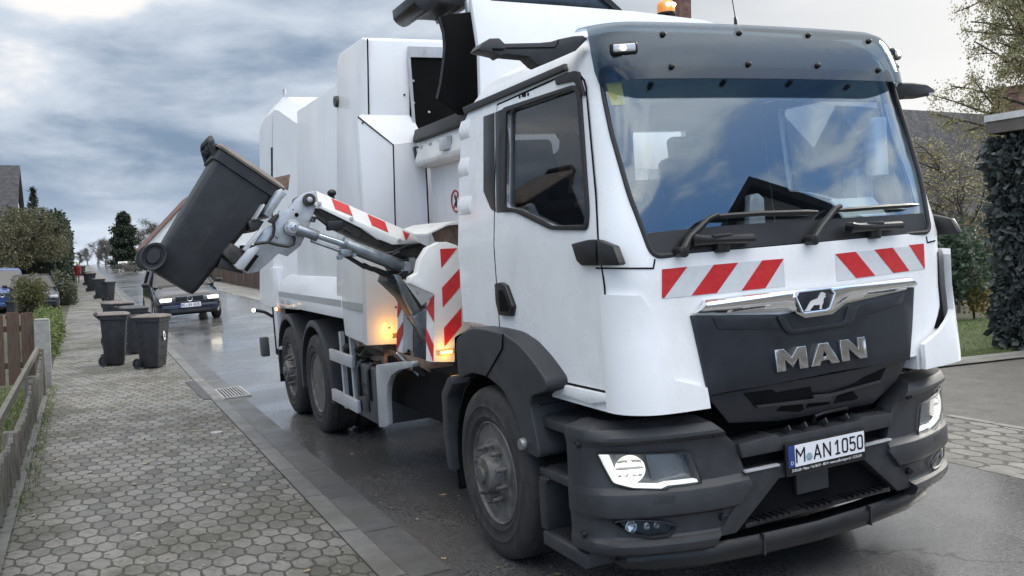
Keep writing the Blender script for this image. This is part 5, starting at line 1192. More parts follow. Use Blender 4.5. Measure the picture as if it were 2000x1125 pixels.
q = WG(423, 845); w = new(); lathe(w, [(.001, .006), (.05, .006), (.062, .010), (.066, .0), (.001, .0)], 'Z', (q.x, q.y, gz(q.x, q.y)), 28); o = obj('valve_cover', w, plain('pale_iron', (.36, .36, .35), .5, .2), None, 40); tag(o, 'small round pale cover set in the hexagon paving', 'cover')
w = new(); a, b, c_, d_ = [WG(*k) for k in ((362, 746), (382, 745), (415, 779), (398, 781))]; prism(w, [(p.x, p.y, gz(p.x, p.y)-.003) for p in (a, b, c_, d_)], (0, 0, .008)); o = obj('paving_patch', w, plain('dark_asphalt_patch', (.045, .045, .047), .5, var=.3), None, 0); o['kind'] = 'structure'
# fallen leaves and grit on the paving and the road
rr = random.Random(4); v, f = [], []
for k in range(420):
    x = rr.uniform(-4, XK0) if k % 4 else rr.choice((rr.uniform(XG, -.9), rr.uniform(1.8, 5))); y = rr.uniform(-.5, 12); s = rr.uniform(.006, .024) if k % 9 else rr.uniform(.03, .05); a = rr.uniform(0, 6.28); z = gz(x, y)+.004; n_ = len(v)
    for da, l in ((0, 1), (1.3, .55), (3.14, .8), (4.9, .5)): v.append((x+s*l*math.cos(a+da), y+s*l*math.sin(a+da), z+rr.uniform(0, .006)))
    f.append((n_, n_+1, n_+2, n_+3))
o = pydata('fallen_leaves', v, f, plain('pale_dead_leaf', (.30, .25, .17), .6, var=.5, vscale=30)); tag(o, 'scattered dead leaves and grit lying on paving', 'leaves', kind='stuff')
# ---- wheelie bins on the pavement
def put_bin(src, px, py, hpx, rz, label):
    o = src; q = WG(px, py); s = hpx/pxm(q)/1.045
    for c in [o]: c.location = (q.x, q.y, gz(q.x, q.y)); c.rotation_euler = (0, 0, R(rz)); c.scale = (s,)*3; c['label'] = label; c['group'] = BINS
    return o
bA = make_bin('x', M_['binlid']); bB = make_bin('y', M_['bingrey'])
_b = [True, True]
def nb(k):
    src = (bA, bB)[k]
    if _b[k]: _b[k] = False; return src
    return copy_tree(src)
put_bin(nb(0), 224, 712, 103, -4, 'wheelie bin with brownish lid, leftmost of the group of four by the kerb')
o = put_bin(nb(0), 299, 717, 104, -26, 'wheelie bin with a white oval sticker on its front, nearest the road')
w = new(); t = new(); lathe(t, [(.032, 0), (.062, 0), (.062, .004), (.032, .004)], 'X', (0, 0, 0), 24, True); bmesh.ops.scale(t, vec=(1, .8, 1.5), verts=t.verts); add(w, t, Matrix.Translation((.250, -.02, .62)) @ Matrix.Rotation(R(-5), 4, 'Y')); obj('number_sticker', w, M_['whiteink'], o)
put_bin(nb(1), 262, 690, 93, 8, 'dark wheelie bin with dark lid standing just behind the two nearest bins')
put_bin(nb(0), 232, 674, 86, -70, 'wheelie bin with pale dusty lid at the back of the group of four')
put_bin(nb(1), 213, 587, 38, 25, 'dark lidded wheelie bin nearest the viewer in the far row on the kerb')
put_bin(nb(0), 195, 583, 40, -5, 'brown lidded wheelie bin second from the front in the far row')
put_bin(nb(0), 178, 569, 37, 0, 'brown lidded wheelie bin third from the front in the far row')
put_bin(nb(1), 171, 557, 27, 10, 'dark lidded wheelie bin fourth from the front in the far row')
put_bin(nb(1), 162, 539, 20, 0, 'small looking dark bin at the far end of the row by the pavement')
put_bin(nb(1), 25, 622, 34, 60, 'dark bin standing inside the front garden beside the blue van')
# ---- fences and posts on the left
def woodmat(name, base, rough=.8):
    t = NT(name); n = t.noise(6, 7, .65, sc=(8, 8, .7)); n2 = t.noise(2, 4); c = t.mix(t.ramp(n, .3, .72), tuple(q*.55 for q in base), tuple(q*1.4 for q in base)); c = t.mix(t.M('MULTIPLY', t.ramp(n2, .45, .7), .4), c, (.06, .07, .045)); t.set('Base Color', c); t.set('Roughness', rough); t.bump(n, .5, .006); return t.m
M_['greywood'] = woodmat('weathered_grey_wood', (.13, .122, .105)); M_['brownwood'] = woodmat('brown_stained_wood', (.095, .052, .038)); M_['concrete'] = stonemat('rough_concrete', (.27, .27, .26), 5., .8)
q = WG(87, 757); s = pxm(q); hgt = 135/s; w = new(); bbox(w, (-.105, -.09, -.1), (.105, .09, hgt-.03), .012); bbox(w, (-.10, -.085, hgt-.035), (.10, .085, hgt), .02); o = obj('concrete_post', w, M_['concrete'], None, 40, q); tag(o, 'square pale concrete post at the corner of the brown fence', 'post')
yf_ = q.y+.12; fz = gz(q.x, yf_)
fe = thing('board_fence', 'brown stained board fence with gaps, left of the concrete post', 'fence')
xs_ = q.x-.12; k = 0
while xs_ > -8.5:
    h_ = 1.13+.02*math.sin(k*2.1); w = new(); bbox(w, (xs_-.165, yf_-.012, fz+.06), (xs_, yf_+.012, fz+h_), .004); obj('board', w, M_['brownwood'], fe, 0); xs_ -= .165+(.045 if k % 2 else .02); k += 1
for zz in (.3, .85): w = new(); bbox(w, (-8.5, yf_+.014, fz+zz), (q.x-.1, yf_+.05, fz+zz+.09)); obj('rail', w, M_['brownwood'], fe, 0)
pf = thing('picket_fence', 'weathered grey picket fence with scalloped top along the pavement edge', 'fence'); xf = -4.06
P_ = [(-1.2, .97)]+[(WX(a, b, xf).y, WX(a, b, xf).z-gz(xf, WX(a, b, xf).y)) for a, b in ((20, 843), (57, 735), (77, 680))]
for (y0, h0), (y1, h1) in zip(P_, P_[1:]):
    w = new(); bbox(w, (xf-.06, y1-.06, gz(xf, y1)-.1), (xf+.06, y1+.06, gz(xf, y1)+h1), .012); obj('fence_post', w, M_['greywood'], pf, 40)
    n_ = max(3, int((y1-y0-.16)/.15))
    for k in range(n_):
        t = (k+.5)/n_; y = y0+.08+(y1-y0-.16)*t; h_ = (h0+(h1-h0)*t)*(.98-.26*math.sin(math.pi*t)**.8)+.015*math.sin(k*5.3)
        w = new(); prism(w, [(xf+.0, y-.045, gz(xf, y)+.05), (xf, y-.045, gz(xf, y)+h_-.03), (xf, y-.02, gz(xf, y)+h_), (xf, y+.02, gz(xf, y)+h_), (xf, y+.045, gz(xf, y)+h_-.03), (xf, y+.045, gz(xf, y)+.05)], (.032+.01*(k%2), 0, 0), .004); obj('picket', w, M_['greywood'], pf, 0)
    for zz in (.22, .62): w = new(); bbox(w, (xf-.045, y0, gz(xf, y0)+zz), (xf-.001, y1, gz(xf, y0)+zz+.07)); obj('rail', w, M_['greywood'], pf, 0)
strip('fence_footing', xf-.05, xf+.10, M_['kerb'], lambda x, y: gz(x, y)+.04, [-6, -2, 0, 3, 6, 9])
# ---- cars
M_['carblue'] = plain('dark_blue_car_paint', (.008, .010, .022), .16, .3, var=.05, coat=1.); M_['carblack'] = plain('black_car_paint', (.010, .011, .013), .2, .1, var=.05, coat=.6); M_['vanblue'] = plain('blue_van_paint', (.03, .07, .20), .25, .1, var=.05, coat=.5)
M_['carsilver'] = plain('grey_car_paint', (.14, .15, .17), .25, .4, var=.05, coat=.5)
def car(label, cat, paint, lit, group=None, van=False, name='parked_car', text=None, badge=False):
    c = thing(name, label, cat, group=group)
    if not van: L, W, H = 3.75, .83, 1.43; st = [(-.03, .60, .34, .56, .60), (0, .70, .25, .62, .67), (.10, .775, .19, .66, .735), (.35, .815, .18, .74, .80), (.95, .83, .18, .90, .955), (1.4, .83, .18, .92, .94), (3.0, .83, .18, .94, .96), (3.55, .80, .22, .93, .95), (3.72, .74, .30, .86, .88)]; gl_ = [(.88, .75, .93), (1.52, .60, 1.36), (1.85, .585, 1.42), (2.9, .58, 1.40), (3.25, .60, 1.34), (3.62, .70, .94)]
    else: L, W, H = 4.6, .95, 1.95; st = [(-.03, .78, .34, .80, .86), (0, .86, .28, .88, .94), (.10, .91, .22, .94, 1.0), (.40, .94, .2, 1.0, 1.08), (.75, .95, .2, 1.08, 1.14), (1.4, .95, .2, 1.1, 1.14), (4.2, .95, .2, 1.1, 1.14), (4.6, .92, .25, 1.1, 1.14)]; gl_ = [(.65, .88, 1.10), (1.35, .78, 1.84), (1.6, .76, 1.93), (4.0, .76, 1.93), (4.4, .78, 1.85), (4.58, .88, 1.1)]
    w = new(); rings = []
    for y, wd, zb_, zs_, zt in st:
        h = [(-wd*.93, y, zb_), (-wd, y, zb_+.1), (-wd*1.0, y, (zb_+zs_)/2+.05), (-wd*.985, y, zs_-.05), (-wd*.93, y, zs_), (-wd*.6, y, zt-.01), (0, y, zt)]
        rings.append(h+[(-a, b, d) for a, b, d in h[-2::-1]])
    loft(w, rings); bmesh.ops.recalc_face_normals(w, faces=w.faces)
    for yw in ((.68 if not van else .85), L-(.72 if not van else .95)):
        k = new(); cyl(k, (-W-.1, yw, .29), (W+.1, yw, .29), .345, 28); w = boolean(w, k)
    obj('car_body', w, paint, c, 40)
    w = new(); rings = []
    base = [(gl_[0][0], gl_[0][1]), (gl_[-1][0], gl_[-1][1])]
    zb_ = gl_[0][2]
    lo = [(-gl_[0][1], gl_[0][0], zb_-.02), (gl_[0][1], gl_[0][0], zb_-.02), (gl_[0][1]+.02, (gl_[0][0]+gl_[-1][0])/2, zb_-.02), (gl_[-1][1], gl_[-1][0], zb_-.02), (-gl_[-1][1], gl_[-1][0], zb_-.02), (-gl_[0][1]-.02, (gl_[0][0]+gl_[-1][0])/2, zb_-.02)]
    a, b = gl_[1], gl_[-2]; hi = [(-a[1], a[0], a[2]), (a[1], a[0], a[2]), (gl_[2][1]+.01, (a[0]+b[0])/2, a[2]+.02), (b[1], b[0], b[2]), (-b[1], b[0], b[2]), (-gl_[2][1]-.01, (a[0]+b[0])/2, a[2]+.02)]
    loft(w, [lo, hi]); bmesh.ops.recalc_face_normals(w, faces=w.faces); obj('windows', w, M_['carglass'], c, 20)
    w = new(); loft(w, [[(-q1-.012, y, z-.03), (-q1*.9, y, z+.005), (0, y, z+.02), (q1*.9, y, z+.005), (q1+.012, y, z-.03)] for y, q1, z in gl_[1:-1]], True); bmesh.ops.recalc_face_normals(w, faces=w.faces); obj('roof', w, paint, c, 50)
    for s in (-1, 1):
        w = new(); tube(w, [(s*gl_[0][1], gl_[0][0], zb_-.02), (s*a[1], a[0], a[2])], .028, 6); tube(w, [(s*gl_[-1][1], gl_[-1][0], zb_), (s*b[1], b[0], b[2])], .05, 6); tube(w, [(s*(gl_[0][1]+.02), (gl_[0][0]+gl_[-1][0])/2, zb_-.02), (s*(gl_[2][1]+.01), (a[0]+b[0])/2, a[2]+.02)], .03, 6); obj('pillar', w, paint, c)
        w = new(); box(w, (s*(W+.10), gl_[0][0]+.18, zb_+.06), (.17, .11, .11), .03); tube(w, [(s*W*.93, gl_[0][0]+.2, zb_), (s*(W+.05), gl_[0][0]+.19, zb_+.04)], .02, 6); obj('mirror', w, M_['black'], c, 50)
        z0 = .60 if not van else .78
        hx = [(s*.45, z0-.055), (s*.43, z0+.04), (s*.68, z0+.055), (s*.73, z0+.03), (s*.72, z0-.06)] if not van else [(s*.52, z0-.09), (s*.52, z0+.08), (s*.86, z0+.10), (s*.88, z0-.07)]
        w = new(); prism(w, [(x, -.05+.16*max(0, abs(x)-.35)**1.6, z) for x, z in hx], (0, .12, 0), .012); hl_ = obj('headlight', w, M_['lens'] if not lit else M_['housing'], c, 40)
        if lit:
            w = new(); prism(w, [(x*.97+s*.012, -.058+.16*max(0, abs(x)-.35)**1.6, z0+(z-z0)*.8) for x, z in hx], (0, .012, 0)); obj('lit_lens', w, M_['headbulb'], hl_)
        w = new(); lathe(w, [(.001, -.02), (.045, -.012), (.05, .01), (.001, .01)], 'Y', (s*.60, .0, .33), 16); obj('fog_lamp', w, M_['lens'], c)
        for yw in ((.68 if not van else .85), L-(.72 if not van else .95)):
            w = new(); lathe(w, [(.18, .0), (.20, -.012), (.27, -.015), (.295, .01), (.30, .05), (.30, .15), (.27, .18), (.18, .18)], 'X', (0, 0, 0), 28, True)
            if s > 0: bmesh.ops.scale(w, vec=(-1, 1, 1), verts=w.verts); bmesh.ops.reverse_faces(w, faces=w.faces)
            wo = obj('wheel', w, M_['rubber'], c, 40, (s*(W-.01), yw, .30))
            w = new(); lathe(w, [(.001, .02), (.06, .012), (.09, .03), (.17, .02), (.185, .0), (.185, .1), (.001, .1)], 'X', (0, 0, 0), 20)
            if s > 0: bmesh.ops.scale(w, vec=(-1, 1, 1), verts=w.verts); bmesh.ops.reverse_faces(w, faces=w.faces)
            obj('rim', w, M_['alu'], wo, 40)
    zg_ = .60 if not van else .80
    w = new(); bbox(w, (-.34, -.055, zg_-.055), (.34, .02, zg_+.06), .01); gr_ = obj('grille', w, M_['black'], c)
    for k in range(3): w = new(); bbox(w, (-.33, -.062, zg_-.03+.03*k), (.33, -.052, zg_-.022+.03*k)); obj('grille_bar', w, M_['grille'], gr_, 0)
    w = new(); bbox(w, (-.68, -.06, .26), (.68, .02, .46), .03); obj('bumper', w, paint, c, 40); w = new(); bbox(w, (-.5, -.066, .24), (.5, .0, .31), .01); obj('air_intake', w, M_['black'], c)
    w = new(); prism(w, [(-.62, gl_[0][0]-.06, zb_-.03), (.62, gl_[0][0]-.06, zb_-.03), (.62, gl_[0][0]+.0, zb_+.02), (-.62, gl_[0][0], zb_+.02)], (0, .03, 0)); obj('wiper_cowl', w, M_['black'], c)
    if badge:
        w = new(); z = zg_+.005; Y = -.072; r_ = .075 if not van else .10
        lathe(w, [(r_*.86, 0), (r_, -.006), (r_*1.04, .006), (r_*.86, .01)], 'Y', (0, Y, z), 28, True)
        for pth in ([(-.30, .80), (-.02, .12), (.02, .12), (.30, .80)], [(-.72, .50), (-.34, -.72), (0, .0), (.34, -.72), (.72, .50)]): tube(w, [(a_*r_, Y-.003, z+b_*r_) for a_, b_ in pth], r_*.085, 6)
        bo_ = obj('badge', w, M_['silver'], gr_); w = new(); lathe(w, [(.001, 0), (r_*.9, 0), (r_*.9, .008), (.001, .008)], 'Y', (0, Y+.002, z), 24); obj('badge_disc', w, M_['grille'], gr_)
    if text: plate(c, (0, -.075, .385), 0, text, frame=False)
    return c
def put_car(c, px, py, rz, s=1.):
    q = WG(px, py); c.location = (q.x, q.y, gz(q.x, q.y)); c.rotation_euler = (0, -LEAN if abs(q.x) < 3 else 0, R(rz)); c.scale = (s,)*3; return c
c = car('dark blue hatchback with lit headlamps coming along the wet road', 'car', M_['carblue'], True, name='oncoming_car', text=[('MI', -.205, -.125), ('UH', -.055, .035), ('806', .075, .235)], badge=True)
q = WG(374, 628); put_car(c, 374, 628, 2, 126/pxm(q)/1.66); 
put_car(car('small black car parked on the far right of the street, nearer of two', 'car', M_['carblack'], False, 'cars parked far down the street'), 213, 522.5, 3, 1.)
put_car(car('small grey car parked far down the street behind the black car', 'car', M_['carsilver'], False, 'cars parked far down the street'), 193, 519.5, 3, 1.)
v_ = car('blue van parked in the front garden behind the round bush', 'van', M_['vanblue'], False, van=True, name='parked_van', badge=True); q = WG(6, 612); put_car(v_, 6, 612, 6, 88/pxm(q)/1.95)
q = WG(62, 612); put_car(car('black car parked beside the blue van, half hidden by the round bush', 'car', M_['carblack'], False), 72, 611, 8, .95)
# ---- lamps, white wall
def lamp(px, py, top, label, arm):
    q = WG(px, py); s = pxm(q); h = (py-top)/s; l = thing('street_lamp', label, 'street lamp', q, group='street lamps')
    w = new(); tube(w, [(0, 0, 0), (0, 0, h*.97), (arm*.2, 0, h), (arm, 0, h*1.004)], [.07, .045, .04, .035], 8); obj('pole', w, M_['alu'], l); w = new(); box(w, (arm*1.25, 0, h), (.7, .25, .12), .05); obj('lamp_head', w, M_['alu'], l, 50)
lamp(143, 536, 459, 'street lamp on a thin pole rising beside the tall clipped hedge', -.8); lamp(180, 521, 491, 'distant street lamp standing before the bare trees', .6)
# ---- houses
M_['render'] = plain('white_render', (.72, .72, .70), .8, var=.05, vscale=1.5, dirt=((.45, .44, .42), .55, .9, .7)); M_['darktile'] = brickmat('dark_roof_tiles', (.035, .036, .042), (.055, .055, .062), (.012, .012, .013), 3., .5, .5, 0, .92, None, .5); M_['redtile'] = brickmat('red_roof_tiles', (.125, .06, .046), (.16, .078, .06), (.05, .03, .02), 3., .5, .5, 0, .7)
M_['redbrick'] = brickmat('red_brown_brick', (.15, .075, .055), (.21, .11, .08), (.2, .19, .17), 4.2, .5, .2, 0, .8, 'XZ'); M_['pane'] = glass('window_pane', (.05, .06, .07), 1.6); M_['frame'] = plain('white_window_frame', (.75, .75, .75), .4)
def house(name, label, cat, loc, rz, W, D, eave, ridge, wall, roof, windows=(), chimney=None, along='y', over=.35):
    """gable faces -Y when along == 'y'"""
    h = thing(name, label, cat, loc, R(rz)); w = new()
    if along == 'y': prof = [(-W/2, 0), (W/2, 0), (W/2, eave), (0, ridge), (-W/2, eave)]; prism(w, [(x, 0, z) for x, z in prof], (0, D, 0))
    else: prof = [(0, 0), (D, 0), (D, eave), (D/2, ridge), (0, eave)]; prism(w, [(-W/2, y, z) for y, z in prof], (W, 0, 0))
    obj('wall', w, wall, h, 0); w = new(); half = (W if along == 'y' else D)/2; sl_ = (ridge-eave)/half
    for s in (-1, 1):
        a = (half+over, eave-over*sl_+.06); b = (0, ridge+.06)
        sec = [(s*a[0], a[1]), (s*b[0], b[1]), (s*b[0], b[1]+.22), (s*a[0], a[1]+.18)]
        if along == 'y': prism(w, [(x, -over, z) for x, z in sec], (0, D+2*over, 0))
        else: prism(w, [(-W/2-over, D/2+x, z) for x, z in sec], (W+2*over, 0, 0))
    r_ = obj('roof', w, roof, h, 0)
    if chimney:
        cx, cy, cz0, cz1, cs = chimney; w = new(); bbox(w, (cx-cs, cy-cs, cz0), (cx+cs, cy+cs, cz1)); bbox(w, (cx-cs-.06, cy-cs-.06, cz1-.35), (cx+cs+.06, cy+cs+.06, cz1-.2)); bbox(w, (cx-cs-.06, cy-cs-.06, cz1), (cx+cs+.06, cy+cs+.06, cz1+.08)); obj('chimney', w, M_['redbrick'], r_, 0)
    for x, z, ww, hh in windows:
        w = new(); bbox(w, (x-ww/2-.06, -.05, z-.06), (x+ww/2+.06, .04, z+hh+.06)); f_ = obj('window', w, M_['frame'], h, 0); w = new(); bbox(w, (x-ww/2, -.056, z), (x-.03, -.048, z+hh)); bbox(w, (x+.03, -.056, z), (x+ww/2, -.048, z+hh)); obj('pane', w, M_['pane'], f_, 0)
    return h
def at(px, D): d = ray(px, 516, AX_W); t = D/d[1]; return CAM_W[0]+d[0]*t, CAM_W[1]+d[1]*t
# left: roof behind the shrubs, gable verge towards the street
x, y = at(42, 62); z0 = gz(x, y); h_ = 1.78+181/FOC*62
house('house', 'house with a dark tiled roof rising above the shrubs on the left', 'house', (x-5.4, y, z0), 0, 10, 9, 4.2, h_-z0-.2, M_['render'], M_['darktile'], along='x', over=.3)
x, y = at(266, 118); z0 = gz(x, y)
house('house', 'white gabled house with a red roof down the street behind the raised bin', 'house', (x+7.0, y, z0), 0, 12, 14, 2.9, 9.4, M_['render'], M_['redtile'], [(-3.2, 1.2, 1.2, 1.3), (-1.8, 4.6, .9, 1.2), (-4.4, 1.2, .9, 1.3), (0, 4.6, .9, 1.2)])
x, y = at(430, 66); z0 = gz(x, y)
house('house', 'white house glimpsed between the raised bin and the arm bracket', 'house', (x+4.6, y, z0), 0, 9, 10, 3.6, 7.2, M_['render'], M_['redtile'], [(-2.6, 1.1, 1.3, 1.2), (.5, 1.1, 1.3, 1.2)])
q0, q1 = at(231, 146), at(264, 150); w = new(); prism(w, [(q0[0], q0[1], gz(*q0)), (q1[0], q1[1], gz(*q1)), (q1[0], q1[1], gz(*q1)+1.25), (q0[0], q0[1], gz(*q0)+1.25)], (0, .3, 0)); o = obj('garden_wall', w, M_['render'], None, 0); tag(o, 'low white garden wall by the dark conifer down the street', 'wall')
fe2 = thing('board_fence', 'brown board fence along the right of the street beyond the blue car', 'fence')
for k in range(60):
    y = 33+k*.45; w = new(); bbox(w, (4.2, y, gz(4.2, y)), (4.23, y+.42, gz(4.2, y)+.98+.02*math.sin(k*1.7))); obj('board', w, M_['brownwood'], fe2, 0)
    if k % 6 == 0: w = new(); bbox(w, (4.12, y-.06, gz(4.2, y)), (4.2, y+.06, gz(4.2, y)+1.05)); obj('fence_post', w, M_['greywood'], fe2, 0)
# chimney of the house behind the lorry
p0 = WY(1338, 27, 18.2); z0 = gz(p0.x, 18)
house('house', 'house behind the truck of which only the brick chimney shows above the roof', 'house', (p0.x+.5, 16.4, z0), 0, 9, 8, 2.9, 6.6, M_['render'], M_['darktile'], [(-2.6, .9, 1.3, 1.3), (0, .9, 1.3, 1.3), (2.6, .9, 1.3, 1.3)], (-.5, 2.0, 3.5, WY(1338, -25, 18.4).z-z0, .22), 'x')
# right: tiled house behind the bare shrubs
pa, pb = WY(1787, 244, 30), WY(1960, 212, 30); z0 = gz(pa.x, 30)
house('house', 'house with a dark tiled roof behind the bare branches on the right', 'house', (pa.x+2.6, 25.4, z0), -2, 16, 9, 3.0, (pa.z+pb.z)/2-z0-.1, plain('brown_render', (.17, .13, .105), .9, var=.2), M_['darktile'], [(0, 1.0, 1.5, 1.3), (3, 1.0, 1.5, 1.3)], (5.2, 4.5, 4, pb.z-z0+1.1, .9), 'x')
# carport roof and its ivy-grown post
e0 = WX(1926, 226, 8.9); e1z = WX(1928, 262, 8.9).z; w = new(); bbox(w, (8.9, -6, e1z), (15, e0.y, e0.z-.10)); cpt = thing('carport', 'flat carport roof with a pale edge above the ivy column', 'carport')
obj('roof', w, plain('brown_grey_fascia', (.10, .088, .078), .7, var=.15), cpt, 0); w = new(); bbox(w, (8.88, -6.02, e0.z-.098), (15.02, e0.y+.02, e0.z)); obj('roof_edge', w, plain('pale_roof_edge', (.50, .50, .50), .6), cpt, 0)
w = new(); bbox(w, (9.6, e0.y-.9, .1), (9.85, e0.y-.6, e1z)); obj('post', w, M_['concrete'], cpt, 0)
w = new(); bbox(w, (9.3, -6, e1z-.22), (14, e0.y-.25, e1z-.003)); obj('roof_beam', w, M_['matte'], cpt, 0)
# ================================================================== plants
def leafmat(name, a, b, rough=.5, trans=.25):
    t = NT(name); g = t.N.new('ShaderNodeNewGeometry'); n = t.noise(1.3, 3); r_ = g.outputs['Random Per Island']
    c = t.mix(t.M('ADD', t.M('MULTIPLY', r_, .7), t.M('MULTIPLY', t.ramp(n, .35, .65), .3)), a, b); t.set('Base Color', c); t.set('Roughness', rough); t.set('Specular IOR Level', .35)
    tr = t.N.new('ShaderNodeBsdfTranslucent'); t.L.new(c, tr.inputs[0]); mx = t.N.new('ShaderNodeMixShader'); mx.inputs[0].default_value = trans
    o = t.N['Material Output']; t.L.new(t.p.outputs[0], mx.inputs[1]); t.L.new(tr.outputs[0], mx.inputs[2]); t.L.new(mx.outputs[0], o.inputs[0]); return t.m
G = RNG
def leaves(P, size, asp=.55, up=.0, out=None, sv=.35):
    P = np.asarray(P); n = len(P); d = G.normal(size=(n, 3)); d[:, 2] += up; 
    if out is not None: d += out
    d /= np.linalg.norm(d, axis=1)[:, None]; r_ = G.normal(size=(n, 3)); s = np.cross(d, r_); s /= np.linalg.norm(s, axis=1)[:, None]+1e-9
    L = size*(1+sv*G.normal(size=(n, 1))).clip(.4, 2)
    nn = np.cross(d, s)
    v = np.stack([P, P+d*L*.5+s*L*asp*.5+nn*L*.06, P+d*L, P+d*L*.5-s*L*asp*.5+nn*L*.06], 1).reshape(-1, 3)
    f = np.arange(4*n).reshape(-1, 4); return v, f
def lobes(n, c, rad, k=14, spread=.75, lobe=.42, shell=.6):
    """points clustered in lobes spread through an ellipsoid"""
    c, rad = np.array(c), np.array(rad); u = G.normal(size=(k, 3)); u /= np.linalg.norm(u, axis=1)[:, None]; ctr = u*(G.random((k, 1))**(1/2.2))*spread
    i = G.integers(0, k, n); w = G.normal(size=(n, 3)); w /= np.linalg.norm(w, axis=1)[:, None]; q = ctr[i]+w*lobe*(shell+(1-shell)*G.random((n, 1)))*(.7+.6*G.random((k, 1))[i])
    return c+q*rad
def pmesh(name, v, f, mat, parent=None): return pydata(name, np.asarray(v).tolist(), np.asarray(f).tolist(), mat, parent)
def branches(base, h, n1, seed, lean=(0, 0), depth_=3, r0=.09, spread=.9, droop=.0, ratio=.62, start=.25, child=4, thin=.003):
    rr = random.Random(seed); bm = new(); tips = []
    def grow(p, d, L, r_, lv):
        k = 5; pts = [p]; q = Vector(p); dd = Vector(d).normalized()
        for i in range(k):
            dd = (dd+Vector((rr.gauss(0, .10), rr.gauss(0, .10), rr.gauss(0, .07)-droop*lv*.12))).normalized(); q = q+dd*L/k; pts.append(Vector(q))
        tube(bm, pts, [max(r_*(1-.62*i/k), thin) for i in range(k+1)], 7 if lv == 0 else (5 if lv == 1 else 3), lv == 0)
        if lv >= depth_: tips.extend(pts[1:]); return
        m = n1 if lv == 0 else child
        for j in range(m):
            t = start+(1-start)*(j+rr.random())/m if lv == 0 else .2+.8*(j+rr.random())/m
            i = min(int(t*k), k-1); b = pts[i].lerp(pts[i+1], t*k-i); a = rr.uniform(0, 6.28); side_ = Vector((math.cos(a), math.sin(a), rr.uniform(-.1, .5)))
            nd = (dd*(1-spread*.5)+side_*spread).normalized(); grow(b, nd, L*ratio*rr.uniform(.65, 1.1)*(1.1-.4*t), r_*.48, lv+1)
    grow(Vector(base), Vector((lean[0], lean[1], 1)), h, r0, 0); return bm, tips
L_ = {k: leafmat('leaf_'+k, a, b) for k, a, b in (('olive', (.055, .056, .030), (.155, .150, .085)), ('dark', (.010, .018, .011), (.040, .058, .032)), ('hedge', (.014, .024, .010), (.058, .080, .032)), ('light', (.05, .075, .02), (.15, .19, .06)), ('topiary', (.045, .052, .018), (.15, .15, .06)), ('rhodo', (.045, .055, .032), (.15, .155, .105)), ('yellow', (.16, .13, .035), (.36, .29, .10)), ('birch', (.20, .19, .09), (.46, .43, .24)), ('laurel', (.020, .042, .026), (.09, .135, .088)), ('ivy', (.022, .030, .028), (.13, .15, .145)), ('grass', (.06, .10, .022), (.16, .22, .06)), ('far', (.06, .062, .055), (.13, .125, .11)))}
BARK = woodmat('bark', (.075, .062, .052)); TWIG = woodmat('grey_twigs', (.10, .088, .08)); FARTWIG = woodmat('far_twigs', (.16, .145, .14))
def shrub(name, label, cat, c, rad, n, size, leaf, k=14, asp=.55, stems=5, group=None, lobe=.42, spread=.75, shell=.6):
    base = (c[0], c[1], c[2]-rad[2]); t = thing(name, label, cat, base, group=group)
    P = lobes(n, (0, 0, rad[2]), rad, k, spread, lobe, shell); P[:, 2] = np.maximum(P[:, 2], .02); v, f = leaves(P, size, asp, .2); pmesh('foliage', v, f, leaf, t)
    w = new(); rr = random.Random(len(label))
    for i in range(stems): a = rr.uniform(0, 6.28); tube(w, [(0.05*math.cos(a), .05*math.sin(a), 0), (rad[0]*.3*math.cos(a), rad[1]*.3*math.sin(a), rad[2]*.8), (rad[0]*.55*math.cos(a), rad[1]*.55*math.sin(a), rad[2]*1.4)], [.03*rad[2], .022*rad[2], .008*rad[2]], 5)
    obj('stem', w, BARK, t); return t
def hedge(name, label, x0, x1, y0, y1, h, n, size, leaf, r_=.12):
    t = thing(name, label, 'hedge', ((x0+x1)/2, (y0+y1)/2, gz((x0+x1)/2, (y0+y1)/2))); a, b = (x1-x0)/2, (y1-y0)/2
    area = [2*b*h, 2*b*h, 2*a*h, 2*a*h, 4*a*b]; pr = np.array(area)/sum(area); fc = G.choice(5, n, p=pr); u, v_ = G.random(n)*2-1, G.random(n); P = np.zeros((n, 3)); O = np.zeros((n, 3))
    for k in range(5):
        m = fc == k
        if k < 2: P[m] = np.stack([np.full(m.sum(), (-a, a)[k]), u[m]*b, v_[m]*h], 1); O[m] = ((-1, 1)[k], 0, 0)
        elif k < 4: P[m] = np.stack([u[m]*a, np.full(m.sum(), (-b, b)[k-2]), v_[m]*h], 1); O[m] = (0, (-1, 1)[k-2], 0)
        else: P[m] = np.stack([u[m]*a, (v_[m]*2-1)*b, np.full(m.sum(), h)], 1); O[m] = (0, 0, 1)
    bump_ = np.array([mnoise.noise(Vector(p)*1.6) for p in P])[:, None]; P += O*bump_*r_*1.3-O*G.random((n, 1))*r_; P += G.normal(size=P.shape)*r_*.25
    vv, ff = leaves(P, size, .6, 0, O*1.2); pmesh('foliage', vv, ff, leaf, t)
    w = new(); bbox(w, (-a+r_*1.4, -b+r_*1.4, 0), (a-r_*1.4, b-r_*1.4, h-r_*1.6)); obj('shade_core', w, plain('hedge_shade', (.02, .022, .014), .9, var=.4), t, 0); return t  # near-black box added as the shade inside the hedge
